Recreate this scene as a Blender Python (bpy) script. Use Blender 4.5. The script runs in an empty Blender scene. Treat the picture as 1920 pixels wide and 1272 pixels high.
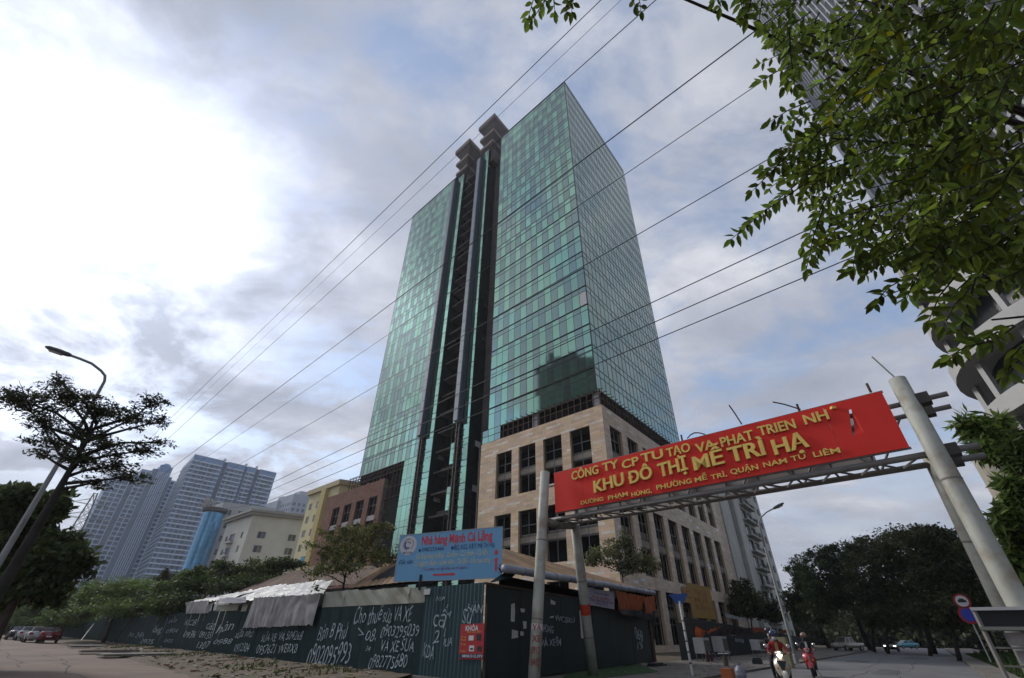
import bpy, bmesh, math, random
import numpy as np
from mathutils import Vector, Matrix
random.seed(7); RNG = np.random.default_rng(7)
scn = bpy.context.scene
COL = scn.collection
V = Vector
rad = math.radians

# ------------------------------------------------------------------ camera
PXW, PXH = 1920.0, 1272.0
FOC = 824.0; PITCH = rad(33.85); ROLL = rad(0.9); EYE = V((0, 0, 1.5))
_f = V((0, math.cos(PITCH), math.sin(PITCH))); _u0 = V((0, -math.sin(PITCH), math.cos(PITCH))); _r0 = V((1, 0, 0))
_r = _r0 * math.cos(ROLL) + _u0 * math.sin(ROLL); _u = _u0 * math.cos(ROLL) - _r0 * math.sin(ROLL)
cam_data = bpy.data.cameras.new('camera'); cam = bpy.data.objects.new('camera', cam_data); COL.objects.link(cam)
cam_data.sensor_width = 36.0; cam_data.sensor_fit = 'HORIZONTAL'; cam_data.lens = FOC / PXW * 36.0
cam_data.clip_start = 0.1; cam_data.clip_end = 6000.0
cam.matrix_world = Matrix(((_r.x, _u.x, -_f.x, EYE.x), (_r.y, _u.y, -_f.y, EYE.y), (_r.z, _u.z, -_f.z, EYE.z), (0, 0, 0, 1)))
scn.camera = cam

# ------------------------------------------------------------------ world: cloudy sky with the sun behind bright cloud
SUN_AZ, SUN_EL = rad(-56.0), rad(33.5)
SUN_DIR = V((math.sin(SUN_AZ) * math.cos(SUN_EL), math.cos(SUN_AZ) * math.cos(SUN_EL), math.sin(SUN_EL)))
world = bpy.data.worlds.new('World'); scn.world = world; world.use_nodes = True
nt = world.node_tree; nt.nodes.clear()
def N(t, **k):
    n = nt.nodes.new(t)
    for a, b in k.items(): setattr(n, a, b)
    return n
def mth(op, a, b=None, clamp=False):
    n = N('ShaderNodeMath', operation=op, use_clamp=clamp)
    for i, x in enumerate((a, b)):
        if x is None: continue
        if isinstance(x, (int, float)): n.inputs[i].default_value = x
        else: nt.links.new(x, n.inputs[i])
    return n.outputs[0]
def ramp(src, stops):
    n = N('ShaderNodeValToRGB'); e = n.color_ramp.elements
    while len(e) < len(stops): e.new(0.5)
    for k, (p, c) in enumerate(stops): e[k].position = p; e[k].color = (*c, 1)
    nt.links.new(src, n.inputs[0]); return n.outputs[0]
def mixc(f, a, b, mode='MIX'):
    n = N('ShaderNodeMix', data_type='RGBA', blend_type=mode)
    if isinstance(f, (int, float)): n.inputs[0].default_value = f
    else: nt.links.new(f, n.inputs[0])
    for i, x in ((6, a), (7, b)):
        if isinstance(x, tuple): n.inputs[i].default_value = (*x, 1)
        else: nt.links.new(x, n.inputs[i])
    return n.outputs[2]
tc = N('ShaderNodeTexCoord'); sep = N('ShaderNodeSeparateXYZ'); nt.links.new(tc.outputs['Generated'], sep.inputs[0])
zz = mth('ADD', mth('MAXIMUM', sep.outputs[2], 0.0), 0.22)
cmb = N('ShaderNodeCombineXYZ')
nt.links.new(mth('DIVIDE', sep.outputs[0], zz), cmb.inputs[0]); nt.links.new(mth('DIVIDE', sep.outputs[1], zz), cmb.inputs[1])
def noise(vec, scale, detail, rough, dist, off=(0, 0, 0), sc=(1, 1, 1), rz=0.0):
    m = N('ShaderNodeMapping'); m.inputs['Location'].default_value = off; m.inputs['Scale'].default_value = sc; m.inputs['Rotation'].default_value = (0, 0, rz)
    nt.links.new(vec, m.inputs[0])
    n = N('ShaderNodeTexNoise'); n.inputs['Scale'].default_value = scale; n.inputs['Detail'].default_value = detail
    n.inputs['Roughness'].default_value = rough; n.inputs['Distortion'].default_value = dist
    nt.links.new(m.outputs[0], n.inputs['Vector']); return n.outputs[0]
big = noise(cmb.outputs[0], 0.9, 5, 0.52, 0.25, off=(2.3, 0.7, 0.0))
fine = noise(cmb.outputs[0], 3.3, 10, 0.60, 0.25, off=(5.1, 3.3, 2.0), sc=(1.0, 1.45, 1.0), rz=0.6)
dotn = N('ShaderNodeVectorMath', operation='DOT_PRODUCT'); nt.links.new(tc.outputs['Generated'], dotn.inputs[0]); dotn.inputs[1].default_value = SUN_DIR
near = mth('MAXIMUM', dotn.outputs['Value'], 0.0)
glow = mth('POWER', near, 24.0); glow2 = mth('POWER', near, 60.0); wide = mth('POWER', near, 2.0)
tone = mth('ADD', mth('MULTIPLY', big, 0.55), mth('MULTIPLY', fine, 0.45))
cloud = ramp(tone, [(0.34, (0.275, 0.305, 0.375)), (0.46, (0.33, 0.355, 0.43)), (0.56, (0.425, 0.445, 0.51)), (0.66, (0.59, 0.605, 0.65))])
lift = mth('ADD', mth('ADD', 0.95, mth('MULTIPLY', wide, 0.16)), mth('ADD', mth('MULTIPLY', mth('MULTIPLY', glow, ramp(tone, [(0.40, (0.12,) * 3), (0.55, (1.0,) * 3)])), 2.6), mth('MULTIPLY', glow2, 1.4)))
vm = N('ShaderNodeVectorMath', operation='SCALE'); nt.links.new(cloud, vm.inputs[0]); nt.links.new(lift, vm.inputs['Scale'])
bgc = N('ShaderNodeBackground'); nt.links.new(vm.outputs[0], bgc.inputs[0]); bgc.inputs[1].default_value = 1.0
sky = N('ShaderNodeTexSky', sky_type='NISHITA'); sky.sun_disc = False; sky.sun_elevation = SUN_EL; sky.sun_rotation = SUN_AZ
sky.air_density = 1.0; sky.dust_density = 0.6; sky.ozone_density = 1.5
bgs = N('ShaderNodeBackground'); nt.links.new(sky.outputs[0], bgs.inputs[0]); bgs.inputs[1].default_value = 0.15
gapn = noise(cmb.outputs[0], 2.3, 10, 0.62, 0.35, off=(1.2, 8.7, 4.0), sc=(1.0, 1.3, 1.0), rz=0.5)
cover = mth('MAXIMUM', ramp(gapn, [(0.36, (0.30,) * 3), (0.53, (1.0,) * 3)]), ramp(sep.outputs[2], [(0.12, (1.0,) * 3), (0.45, (0.0,) * 3)]))
mixs = N('ShaderNodeMixShader'); nt.links.new(cover, mixs.inputs[0]); nt.links.new(bgs.outputs[0], mixs.inputs[1]); nt.links.new(bgc.outputs[0], mixs.inputs[2])
wout = N('ShaderNodeOutputWorld'); nt.links.new(mixs.outputs[0], wout.inputs[0])

sun_data = bpy.data.lights.new('sun', 'SUN'); sun_data.energy = 1.5; sun_data.angle = rad(14); sun_data.color = (1.0, 0.95, 0.87)
sun = bpy.data.objects.new('sun', sun_data); COL.objects.link(sun); sun.rotation_euler = (-SUN_DIR).to_track_quat('-Z', 'Y').to_euler(); sun.location = (-40, 40, 80)
scn.view_settings.view_transform = 'Standard'; scn.view_settings.look = 'None'; scn.view_settings.exposure = 0.42; scn.view_settings.gamma = 1.0
scn.view_settings.use_curve_mapping = False
scn.cycles.max_bounces = 6; scn.cycles.diffuse_bounces = 2; scn.cycles.glossy_bounces = 3; scn.cycles.transparent_max_bounces = 8
scn.cycles.use_denoising = True; scn.cycles.caustics_reflective = False; scn.cycles.caustics_refractive = False
scn.render.use_persistent_data = False

# ------------------------------------------------------------------ pixel -> place
def ray(px, py):
    return (_f * FOC + _r * (px - PXW / 2) - _u * (py - PXH / 2)).normalized()
def gnd(px, py, z=0.0):
    d = ray(px, py); return EYE + d * ((z - EYE.z) / d.z)
def far(px, py, hd):
    d = ray(px, py); return EYE + d * (hd / math.hypot(d.x, d.y))
def onp(px, py, a, u):
    d = ray(px, py); n = V((-u.y, u.x, 0)); return EYE + d * (n.dot(V((a.x, a.y, 0)) - V((0, 0, 0))) / n.dot(d))
def az(a): a = rad(a); return V((math.sin(a), math.cos(a), 0))
UP = V((0, 0, 1))
LD, RD = az(-46.3), az(38.8)      # the two street directions

# ------------------------------------------------------------------ materials
MATS = {}
def mat(name, col, rough=0.7, metal=0.0, var=0.0, scale=3.0, bump=0.0, bscale=20.0, spec=0.4, coat=0.0, emit=None, estr=0.0, trans=0.0, alpha=1.0, stain=None, stain_scale=0.6, stain_amt=0.5, attr=True, streak=False):
    if name in MATS: return MATS[name]
    m = bpy.data.materials.new(name); m.use_nodes = True; t = m.node_tree; t.nodes.clear(); L = t.links
    o = t.nodes.new('ShaderNodeOutputMaterial'); b = t.nodes.new('ShaderNodeBsdfPrincipled')
    b.inputs['Roughness'].default_value = rough; b.inputs['Metallic'].default_value = metal; b.inputs['Specular IOR Level'].default_value = spec
    b.inputs['Coat Weight'].default_value = coat; b.inputs['Alpha'].default_value = alpha
    c = None
    def rgb(x):
        n = t.nodes.new('ShaderNodeRGB'); n.outputs[0].default_value = (*x, 1); return n.outputs[0]
    def mx(f, a, bb, mode='MIX'):
        n = t.nodes.new('ShaderNodeMix'); n.data_type = 'RGBA'; n.blend_type = mode
        if isinstance(f, float): n.inputs[0].default_value = f
        else: L.new(f, n.inputs[0])
        L.new(a, n.inputs[6]); L.new(bb, n.inputs[7]); return n.outputs[2]
    def nz(s, det=5, ob=True, st=False):
        tcn = t.nodes.new('ShaderNodeNewGeometry') if not ob else t.nodes.new('ShaderNodeTexCoord')
        n = t.nodes.new('ShaderNodeTexNoise'); n.inputs['Scale'].default_value = s; n.inputs['Detail'].default_value = det; n.inputs['Roughness'].default_value = 0.6
        src = tcn.outputs['Position'] if not ob else tcn.outputs['Object']
        if st:
            mp = t.nodes.new('ShaderNodeMapping'); mp.inputs['Scale'].default_value = (1, 1, 0.12); L.new(src, mp.inputs[0]); src = mp.outputs[0]
        L.new(src, n.inputs['Vector']); return n.outputs[0]
    c = rgb(col)
    if attr:
        a = t.nodes.new('ShaderNodeAttribute'); a.attribute_name = 'Col'; c = mx(1.0, c, a.outputs['Color'], 'MULTIPLY')
    if var > 0:
        r = t.nodes.new('ShaderNodeMapRange'); r.inputs[1].default_value = 0.3; r.inputs[2].default_value = 0.7
        r.inputs[3].default_value = 1 - var; r.inputs[4].default_value = 1 + var
        L.new(nz(scale), r.inputs[0]); cb = t.nodes.new('ShaderNodeCombineColor')
        for i in range(3): L.new(r.outputs[0], cb.inputs[i])
        c = mx(1.0, c, cb.outputs[0], 'MULTIPLY')
    if stain:
        r = t.nodes.new('ShaderNodeMapRange'); r.inputs[1].default_value = 0.48; r.inputs[2].default_value = 0.68; r.inputs[3].default_value = 0; r.inputs[4].default_value = stain_amt
        L.new(nz(stain_scale, 8, st=streak), r.inputs[0]); c = mx(r.outputs[0], c, rgb(stain))
    L.new(c, b.inputs['Base Color'])
    if bump > 0:
        bp = t.nodes.new('ShaderNodeBump'); bp.inputs['Strength'].default_value = bump; bp.inputs['Distance'].default_value = 0.02
        L.new(nz(bscale, 6), bp.inputs['Height']); L.new(bp.outputs[0], b.inputs['Normal'])
    if emit:
        b.inputs['Emission Color'].default_value = (*emit, 1); b.inputs['Emission Strength'].default_value = estr
    out = b.outputs[0]
    if trans > 0:
        tr = t.nodes.new('ShaderNodeBsdfTranslucent'); L.new(c, tr.inputs[0]); ms = t.nodes.new('ShaderNodeMixShader'); ms.inputs[0].default_value = trans
        L.new(out, ms.inputs[1]); L.new(tr.outputs[0], ms.inputs[2]); out = ms.outputs[0]
    L.new(out, o.inputs[0]); MATS[name] = m; return m

# ------------------------------------------------------------------ mesh helpers
class MB:
    def __init__(s): s.v = []; s.f = []; s.c = []; s.m = []
    def face(s, pts, col=(1, 1, 1), mi=0):
        i = len(s.v); s.v += [tuple(p) for p in pts]; s.f.append(tuple(range(i, i + len(pts)))); s.c.append(col); s.m.append(mi)
    def idx(s, vs, fs, col=(1, 1, 1), mi=0):
        i = len(s.v); s.v += [tuple(p) for p in vs]
        for f in fs: s.f.append(tuple(k + i for k in f)); s.c.append(col); s.m.append(mi)
    def hexa(s, p, col=(1, 1, 1), mi=0):   # p: 8 points, bottom ring 0-3, top ring 4-7
        s.idx(p, [(0, 3, 2, 1), (4, 5, 6, 7), (0, 1, 5, 4), (1, 2, 6, 5), (2, 3, 7, 6), (3, 0, 4, 7)], col, mi)
    def obox(s, o, u, n, s0, s1, z0, z1, d0, d1, col=(1, 1, 1), mi=0):
        o = V((o.x, o.y, 0)); q = lambda a, d, z: o + u * a + n * d + UP * z
        s.hexa([q(s0, d0, z0), q(s1, d0, z0), q(s1, d1, z0), q(s0, d1, z0), q(s0, d0, z1), q(s1, d0, z1), q(s1, d1, z1), q(s0, d1, z1)], col, mi)
    def box(s, c, sx, sy, sz, col=(1, 1, 1), mi=0, M=None):
        p = [V((x * sx / 2, y * sy / 2, z * sz / 2)) for z in (-1, 1) for x, y in ((-1, -1), (1, -1), (1, 1), (-1, 1))]
        if M: p = [M @ q for q in p]
        s.hexa([q + V(c) for q in p], col, mi)
    def bar(s, a, b, w, h=None, col=(1, 1, 1), mi=0):
        a, b = V(a), V(b); h = h or w; d = (b - a).normalized(); x = d.cross(UP)
        x = V((1, 0, 0)) if x.length < 1e-4 else x.normalized(); y = x.cross(d)
        r = [(-x * w - y * h) / 2, (x * w - y * h) / 2, (x * w + y * h) / 2, (-x * w + y * h) / 2]
        s.hexa([a + q for q in r] + [b + q for q in r], col, mi)
    def tube(s, pts, rs, n=8, cap=True, col=(1, 1, 1), mi=0):
        pts = [V(p) for p in pts]; rs = [rs] * len(pts) if isinstance(rs, (int, float)) else rs
        vs = []; x = None
        for k, p in enumerate(pts):
            d = (pts[min(k + 1, len(pts) - 1)] - pts[max(k - 1, 0)]).normalized()
            if x is None: x = d.orthogonal().normalized()
            x = x - d * x.dot(d); x = d.orthogonal().normalized() if x.length < 1e-5 else x.normalized(); y = d.cross(x)
            for j in range(n):
                t = 2 * math.pi * j / n; vs.append(p + (x * math.cos(t) + y * math.sin(t)) * rs[k])
        fs = [(k * n + j, k * n + (j + 1) % n, (k + 1) * n + (j + 1) % n, (k + 1) * n + j) for k in range(len(pts) - 1) for j in range(n)]
        if cap: fs += [tuple(range(n - 1, -1, -1)), tuple((len(pts) - 1) * n + j for j in range(n))]
        s.idx(vs, fs, col, mi)
    def lathe(s, c, prof, n=16, axis=UP, col=(1, 1, 1), mi=0):
        axis = V(axis).normalized(); x = axis.orthogonal().normalized(); y = axis.cross(x); vs = []
        for r, h in prof:
            for j in range(n):
                t = 2 * math.pi * j / n; vs.append(V(c) + axis * h + (x * math.cos(t) + y * math.sin(t)) * r)
        m = len(prof); fs = [(k * n + j, k * n + (j + 1) % n, (k + 1) * n + (j + 1) % n, (k + 1) * n + j) for k in range(m - 1) for j in range(n)]
        fs += [tuple(range(n - 1, -1, -1)), tuple((m - 1) * n + j for j in range(n))]
        s.idx(vs, fs, col, mi)
    def build(s, name, m, parent=None, smooth=False, kind=None, fixn=False):
        me = bpy.data.meshes.new(name); v = s.v
        if parent is not None:
            inv = parent.get('_mw'); o = V(parent['_loc']); c, sn = math.cos(-parent['_rz']), math.sin(-parent['_rz'])
            v = [((p[0] - o.x) * c - (p[1] - o.y) * sn, (p[0] - o.x) * sn + (p[1] - o.y) * c, p[2] - o.z) for p in v]
        me.from_pydata(v, [], s.f)
        ca = me.color_attributes.new('Col', 'FLOAT_COLOR', 'CORNER'); n = np.array([len(f) for f in s.f])
        if len(n): ca.data.foreach_set('color', np.repeat(np.hstack([np.array(s.c, float).reshape(-1, 3), np.ones((len(n), 1))]), n, axis=0).ravel())
        ms = m if isinstance(m, (list, tuple)) else [m]
        for q in ms: me.materials.append(q)
        if len(ms) > 1: me.polygons.foreach_set('material_index', s.m)
        if smooth: me.polygons.foreach_set('use_smooth', [True] * len(s.f))
        if fixn:
            bm = bmesh.new(); bm.from_mesh(me); bmesh.ops.remove_doubles(bm, verts=bm.verts, dist=1e-4); bmesh.ops.recalc_face_normals(bm, faces=bm.faces); bm.to_mesh(me); bm.free()
        ob = bpy.data.objects.new(name, me); COL.objects.link(ob)
        if parent is not None:
            ob.parent = parent; ob['_loc'] = list(parent['_loc']); ob['_rz'] = parent['_rz']
        if kind: ob['kind'] = kind
        return ob
def thing(name, label, cat, loc=(0, 0, 0), rz=0.0, group=None):
    o = bpy.data.objects.new(name, None); COL.objects.link(o); o.location = loc; o.rotation_euler = (0, 0, rz); o.empty_display_size = 0.2
    o['label'] = label; o['category'] = cat; o['_loc'] = [float(x) for x in loc]; o['_rz'] = float(rz)
    if group: o['group'] = group
    return o
def tag(o, label, cat, group=None):
    o['label'] = label; o['category'] = cat
    if group: o['group'] = group
    return o
def sub(o):           # let a mesh part parent sub-parts given in world coordinates
    return o
def copy_tree(o, parent=None):
    c = o.copy(); COL.objects.link(c)
    if parent: c.parent = parent
    for ch in list(o.children): copy_tree(ch, c)
    return c
def structure(mb, name, m, **k):
    o = mb.build(name, m, **k); o['kind'] = 'structure'; return o

def facade(mb, o, u, n, w, z0, z1, ops, depth=0.25, col=(1, 1, 1), s0=0.0):
    """wall sheet with rectangular holes and their reveals; ops = (a, b, c, d): s from a to b, z from c to d"""
    xs = sorted({s0, w, *[q for p in ops for q in p[:2]]}); zs = sorted({z0, z1, *[q for p in ops for q in p[2:4]]})
    P = lambda s, z, d=0.0: V((o.x, o.y, 0)) + u * s + n * d + UP * z
    for i in range(len(xs) - 1):
        for j in range(len(zs) - 1):
            a, b, c, d = xs[i], xs[i + 1], zs[j], zs[j + 1]; mx_, mz = (a + b) / 2, (c + d) / 2
            if any(p[0] < mx_ < p[1] and p[2] < mz < p[3] for p in ops): continue
            mb.face([P(a, c), P(b, c), P(b, d), P(a, d)], col)
    for a, b, c, d in [p[:4] for p in ops]:
        for q in (((a, c), (b, c)), ((b, c), (b, d)), ((b, d), (a, d)), ((a, d), (a, c))):
            mb.face([P(*q[0]), P(*q[1]), P(*q[1], -depth), P(*q[0], -depth)], col)
def window(parent, o, u, n, a, b, c, d, nx, nz, m_frame, m_pane, depth=0.2, fw=0.07, name='window', rails=None, panes=True):
    """one window: frame part with one pane sub-part per light"""
    f = MB(); o = V((o.x, o.y, 0))
    xs = [a + (b - a) * i / nx for i in range(nx + 1)]; zs = rails or [c + (d - c) * i / nz for i in range(nz + 1)]
    for i, x in enumerate(xs):
        x0 = min(max(x - fw / 2, a + .01), b - fw - .01); f.obox(o, u, n, x0, x0 + fw, c + .005, d - .005, -depth - .05, -depth + .05)
    for z in zs:
        z0 = min(max(z - fw / 2, c + .01), d - fw - .01); f.obox(o, u, n, a + .01, b - .01, z0, z0 + fw, -depth - .045, -depth + .045)
    fr = f.build(name, m_frame, parent)
    if panes:
        for i in range(nx):
            for j in range(len(zs) - 1):
                p = MB(); p.obox(o, u, n, xs[i] + fw * .5, xs[i + 1] - fw * .5, zs[j] + fw * .5, zs[j + 1] - fw * .5, -depth - .012, -depth + .012)
                p.build('pane', m_pane[random.randrange(len(m_pane))] if isinstance(m_pane, list) else m_pane, fr)
    return fr

CAPH = 0.70      # capital height of the built-in typeface at size 1
def text(s, parent, m, o, u, up, width=None, height=None, ext=0.0, bold=0.0, shear=0.0, name='lettering', spacing=1.0, wscale=None, align='LEFT', wob=0.0, fat=0.0, dbar=False):
    if s[0] == 'Đ': s = 'D' + s[1:]; dbar = True
    """flat or raised lettering: o = lower-left corner, u = reading direction, up = letter direction"""
    cu = bpy.data.curves.new('t', 'FONT'); cu.body = s; cu.size = 1.0; cu.shear = shear; cu.offset = bold; cu.space_character = spacing; cu.resolution_u = 3
    cu.extrude = 0.0
    ob = bpy.data.objects.new('t', cu); COL.objects.link(ob); bpy.context.view_layer.update()
    me = bpy.data.meshes.new_from_object(ob.evaluated_get(bpy.context.evaluated_depsgraph_get()))
    bpy.data.objects.remove(ob); bpy.data.curves.remove(cu)
    n = len(me.vertices); co = np.zeros(n * 3); me.vertices.foreach_get('co', co); co = co.reshape(-1, 3)
    faces = [tuple(p.vertices) for p in me.polygons]; bpy.data.meshes.remove(me)
    if not n: return None
    x0, x1, y0, y1 = co[:, 0].min(), co[:, 0].max(), 0.0, CAPH
    sy = (height / CAPH) if height else width / (x1 - x0); sx = (width / (x1 - x0)) if width else sy * (wscale or 1)
    nn = u.cross(up).normalized(); mb = MB()
    if wob:
        sd = sum(map(ord, s)); co = co.copy(); xx = co[:, 0].copy()
        co[:, 0] += wob * (.5 * np.sin(co[:, 1] * 5 + xx * 3.1 + sd) + .35 * np.sin(co[:, 1] * 11 + sd)); co[:, 1] += wob * (np.sin(xx * 2.3 + sd) + .6 * np.sin(xx * 6.1 + sd * 2)); co[:, 1] *= 1 + wob * 1.5 * np.sin(xx * 3.7 + sd)
    P = [o + u * ((x - x0) * sx) + up * ((y - y0) * sy) for x, y, _ in co]
    if fat:
        P0, f0 = list(P), list(faces); P = []; faces = []
        for q, (sh, dp) in enumerate(((-fat, 0.0), (fat, .003), (0.0, .006))):
            faces += [tuple(i + q * n for i in f) for f in f0]; P += [p + u * sh * sx + nn * dp for p in P0]
        n = len(P)
    if ext > 0:
        mb.v = [tuple(p + nn * ext) for p in P] + [tuple(p) for p in P]; mb.f = list(faces)
        cnt = {}
        for f in faces:
            for a, b in zip(f, f[1:] + f[:1]): cnt[(a, b)] = 1
        for (a, b) in list(cnt):
            if (b, a) not in cnt: mb.f.append((b, a, a + n, b + n))
    else:
        mb.v = [tuple(p) for p in P]; mb.f = list(faces)
    if dbar:
        h_ = CAPH * sy; q = [o + u * a + up * b + nn * (ext + .008) for a, b in ((-.10 * h_, .42 * h_), (.34 * h_, .42 * h_), (.34 * h_, .56 * h_), (-.10 * h_, .56 * h_))]; k0 = len(mb.v); mb.v += [tuple(p) for p in q]; mb.f.append((k0, k0 + 1, k0 + 2, k0 + 3))
    mb.c = [(1, 1, 1)] * len(mb.f); mb.m = [0] * len(mb.f)
    return mb.build(name, m, parent)
# ------------------------------------------------------------------ the setting: ground, roads, pavements
m_dirt = mat('dirt', (0.115, 0.085, 0.06), 0.95, var=0.35, scale=0.7, bump=0.6, bscale=6, stain=(0.07, 0.075, 0.035), stain_scale=0.35, stain_amt=0.75)
m_asph = mat('asphalt', (0.165, 0.163, 0.167), 0.85, var=0.22, scale=0.5, bump=0.35, bscale=40, stain=(0.19, 0.18, 0.17), stain_scale=0.3, stain_amt=0.8)
m_conc_road = mat('worn_concrete_road', (0.185, 0.128, 0.098), 0.9, var=0.2, scale=0.4, bump=0.3, bscale=25, stain=(0.09, 0.07, 0.058), stain_scale=0.22, stain_amt=0.8)
m_pave = mat('pavement_concrete', (0.185, 0.168, 0.148), 0.9, var=0.25, scale=0.9, bump=0.4, bscale=14, stain=(0.09, 0.075, 0.06), stain_scale=0.5, stain_amt=0.6)
m_grass = mat('grass', (0.05, 0.085, 0.025), 0.9, var=0.4, scale=2.0, trans=0.2)
m_turf = mat('turf_mat', (0.035, 0.085, 0.025), 0.95, var=0.35, scale=4, bump=0.8, bscale=60)
m_kerb = mat('kerb_stone', (0.25, 0.24, 0.22), 0.85, var=0.2, scale=2)
def sheet(pts, z, name, m):
    mb = MB(); mb.face([(x, y, z) for x, y in pts]); return structure(mb, name, m)
g = MB(); S = 1500.0
g.face([(-S, -S, -0.02), (S, -S, -0.02), (S, S, -0.02), (-S, S, -0.02)]); structure(g, 'ground', m_dirt)
NR = V((RD.y, -RD.x, 0))                      # across the street that runs under the gate, to its right
E0 = V((11.29, 26.76, 0))                     # a point on its left edge
def road_pt(t, a): p = E0 + RD * t + NR * a; return (p.x, p.y)
VD = az(-43.8); V0 = V((-11.14, 20.41, 0)); NV = V((-VD.y, VD.x, 0)); NV = NV if NV.y < 0 else -NV
def vp(t, a): p = V0 + VD * t + NV * a; return (p.x, p.y)
sheet([vp(400, 0), vp(-9, 0), vp(-14, 2.0), vp(-60, 3), vp(-60, 32), vp(400, 32)], -0.008, 'road', m_conc_road)
sheet([road_pt(-22, 0), road_pt(-22, 9.4), road_pt(420, 9.4), road_pt(420, 0)], 0.0, 'road', m_asph)
# pavement between the hoarding and the street, with a low broken kerb
FA, FB = V((-0.85, 18.35, 0)), V((9.52, 35.4, 0)); FD = (FB - FA).normalized()
pv = MB(); a0 = E0 + RD * -11 - NR * 0.2; a1 = E0 + RD * 120 - NR * 0.2
q0 = FA + V((0.4, -2.2, 0)); q1 = FA - FD * 1.0; q2 = FB + RD * 110
top = [(q0.x, q0.y), (a0.x, a0.y), (a1.x, a1.y), (q2.x, q2.y), (FB.x, FB.y), (q1.x, q1.y)]
pv.face([(x, y, 0.075) for x, y in top])
for i in range(len(top)):
    (x, y), (x2, y2) = top[i], top[(i + 1) % len(top)]; pv.face([(x, y, -0.03), (x2, y2, -0.03), (x2, y2, 0.075), (x, y, 0.075)])
structure(pv, 'pavement', m_pave)
pr = MB(); c0 = E0 + RD * -20 + NR * 9.55
for (t0, t1, a_, b_, z) in ((-20, 300, 9.4, 9.58, 0.14), (-20, 300, 9.58, 14.0, 0.12)):
    p = [V((*road_pt(t0, a_), -.03)), V((*road_pt(t1, a_), -.03)), V((*road_pt(t1, b_), -.03)), V((*road_pt(t0, b_), -.03))]
    pr.hexa(p + [V((q.x, q.y, z)) for q in p])
structure(pr, 'pavement', m_pave)
# dirt verge along the hoarding: uneven mesh
vg = MB(); nx_, ny_ = 110, 14; T0, T1 = -9.0, 75.0
def vz(t, a): return 0.05 + 0.16 * a * (1 - 0.3 * a) + 0.05 * math.sin(t * 1.7 + a * 5) * math.sin(t * 0.63 + 2) * a + 0.04 * random.random() * min(1, a * 4)
grid = []
for i in range(nx_ + 1):
    t = T0 + (T1 - T0) * (i / nx_) ** 1.25
    p0 = V0 + VD * t + NV * (0.25 * math.sin(t * .8) + .2 * math.sin(t * 2.3)); p1 = FA + LD * (t + 13.0) * 1.02 + V((.3, .3, 0))
    for j in range(ny_ + 1):
        a = j / ny_; p = p0.lerp(p1, a); grid.append((p.x, p.y, -0.02 if j == 0 else vz(t, a)))
vg.idx(grid, [(i * (ny_ + 1) + j, (i + 1) * (ny_ + 1) + j, (i + 1) * (ny_ + 1) + j + 1, i * (ny_ + 1) + j + 1) for i in range(nx_) for j in range(ny_)])
m_verge = mat('verge_soil', (0.13, 0.095, 0.065), 0.95, var=0.4, scale=1.3, bump=0.9, bscale=9, stain=(0.055, 0.07, 0.025), stain_scale=0.7, stain_amt=0.8)
structure(vg, 'dirt_verge', m_verge, smooth=True)
# rubble and dry leaves on the verge (nobody could count it)
rb = MB()
for k in range(1100):
    t = random.uniform(-8, 42) if k % 3 else random.uniform(-8, 12); a = random.random() ** 0.8
    p = (V0 + VD * t).lerp(FA + LD * (t + 13.0) * 1.02, a); s = random.choice((.03, .04, .05, .07, .1)) * random.uniform(.7, 1.5)
    if random.random() < .015: s *= 2.2
    c = random.choice(((.5, .42, .33), (.9, .85, .78), (.35, .25, .18), (.42, .33, .16), (.3, .3, .12), (.55, .3, .2)))
    M = Matrix.Rotation(random.uniform(0, 6), 3, 'Z') @ Matrix.Rotation(random.uniform(-.4, .4), 3, 'X')
    rb.box((p.x, p.y, vz(t, a) + s * .1), s * random.uniform(.8, 2.4), s * random.uniform(.6, 1.3), s * random.uniform(.2, .7), c, M=M)
for k in range(420):   # along the pavement edge
    p = E0 + RD * random.uniform(-6, 40) - NR * random.uniform(-.1, 5) ; s = random.choice((.03, .05, .07)); 
    rb.box((p.x, p.y, .085), s * random.uniform(.8, 2), s, s * .5, random.choice(((.6, .55, .5), (.35, .3, .25), (.8, .78, .72))), M=Matrix.Rotation(random.uniform(0, 6), 3, 'Z'))
o = rb.build('rubble', mat('rubble_mix', (0.42, 0.42, 0.42), 0.9), kind='stuff'); o['label'] = 'broken bricks, stones and dry leaves strewn on the verge'
# concrete slabs lying in the verge
for k, (px, py, w, d) in enumerate(((205, 1222, 3.2, 1.6), (255, 1228, 3.6, 2.0), (165, 1212, 2.6, 1.4))):
    p = gnd(px, py, .12); sl = MB(); M = Matrix.Rotation(rad(43 + k * 4), 3, 'Z') @ Matrix.Rotation(.03 * (k - 1), 3, 'X')
    sl.box((p.x, p.y, .14), w, d, .12, M=M); o = sl.build('concrete_slab', m_pave)
    tag(o, ('long concrete slab lying in the dirt beside the hoarding', 'broad pale concrete slab lying nearest the graffiti in the dirt', 'short concrete slab in the dirt behind the parked red car')[k], 'slab', 'slabs in the verge')
tm = MB(); t0 = gnd(1085, 1252); tt = [gnd(1050, 1285), gnd(1235, 1264), gnd(1195, 1247), gnd(1075, 1251)]
tm.hexa([V((p.x, p.y, .072)) for p in tt] + [V((p.x, p.y, .095)) for p in tt])
tag(tm.build('turf_mat', m_turf), 'green artificial turf mat laid on the pavement by the gate legs', 'mat')
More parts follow.
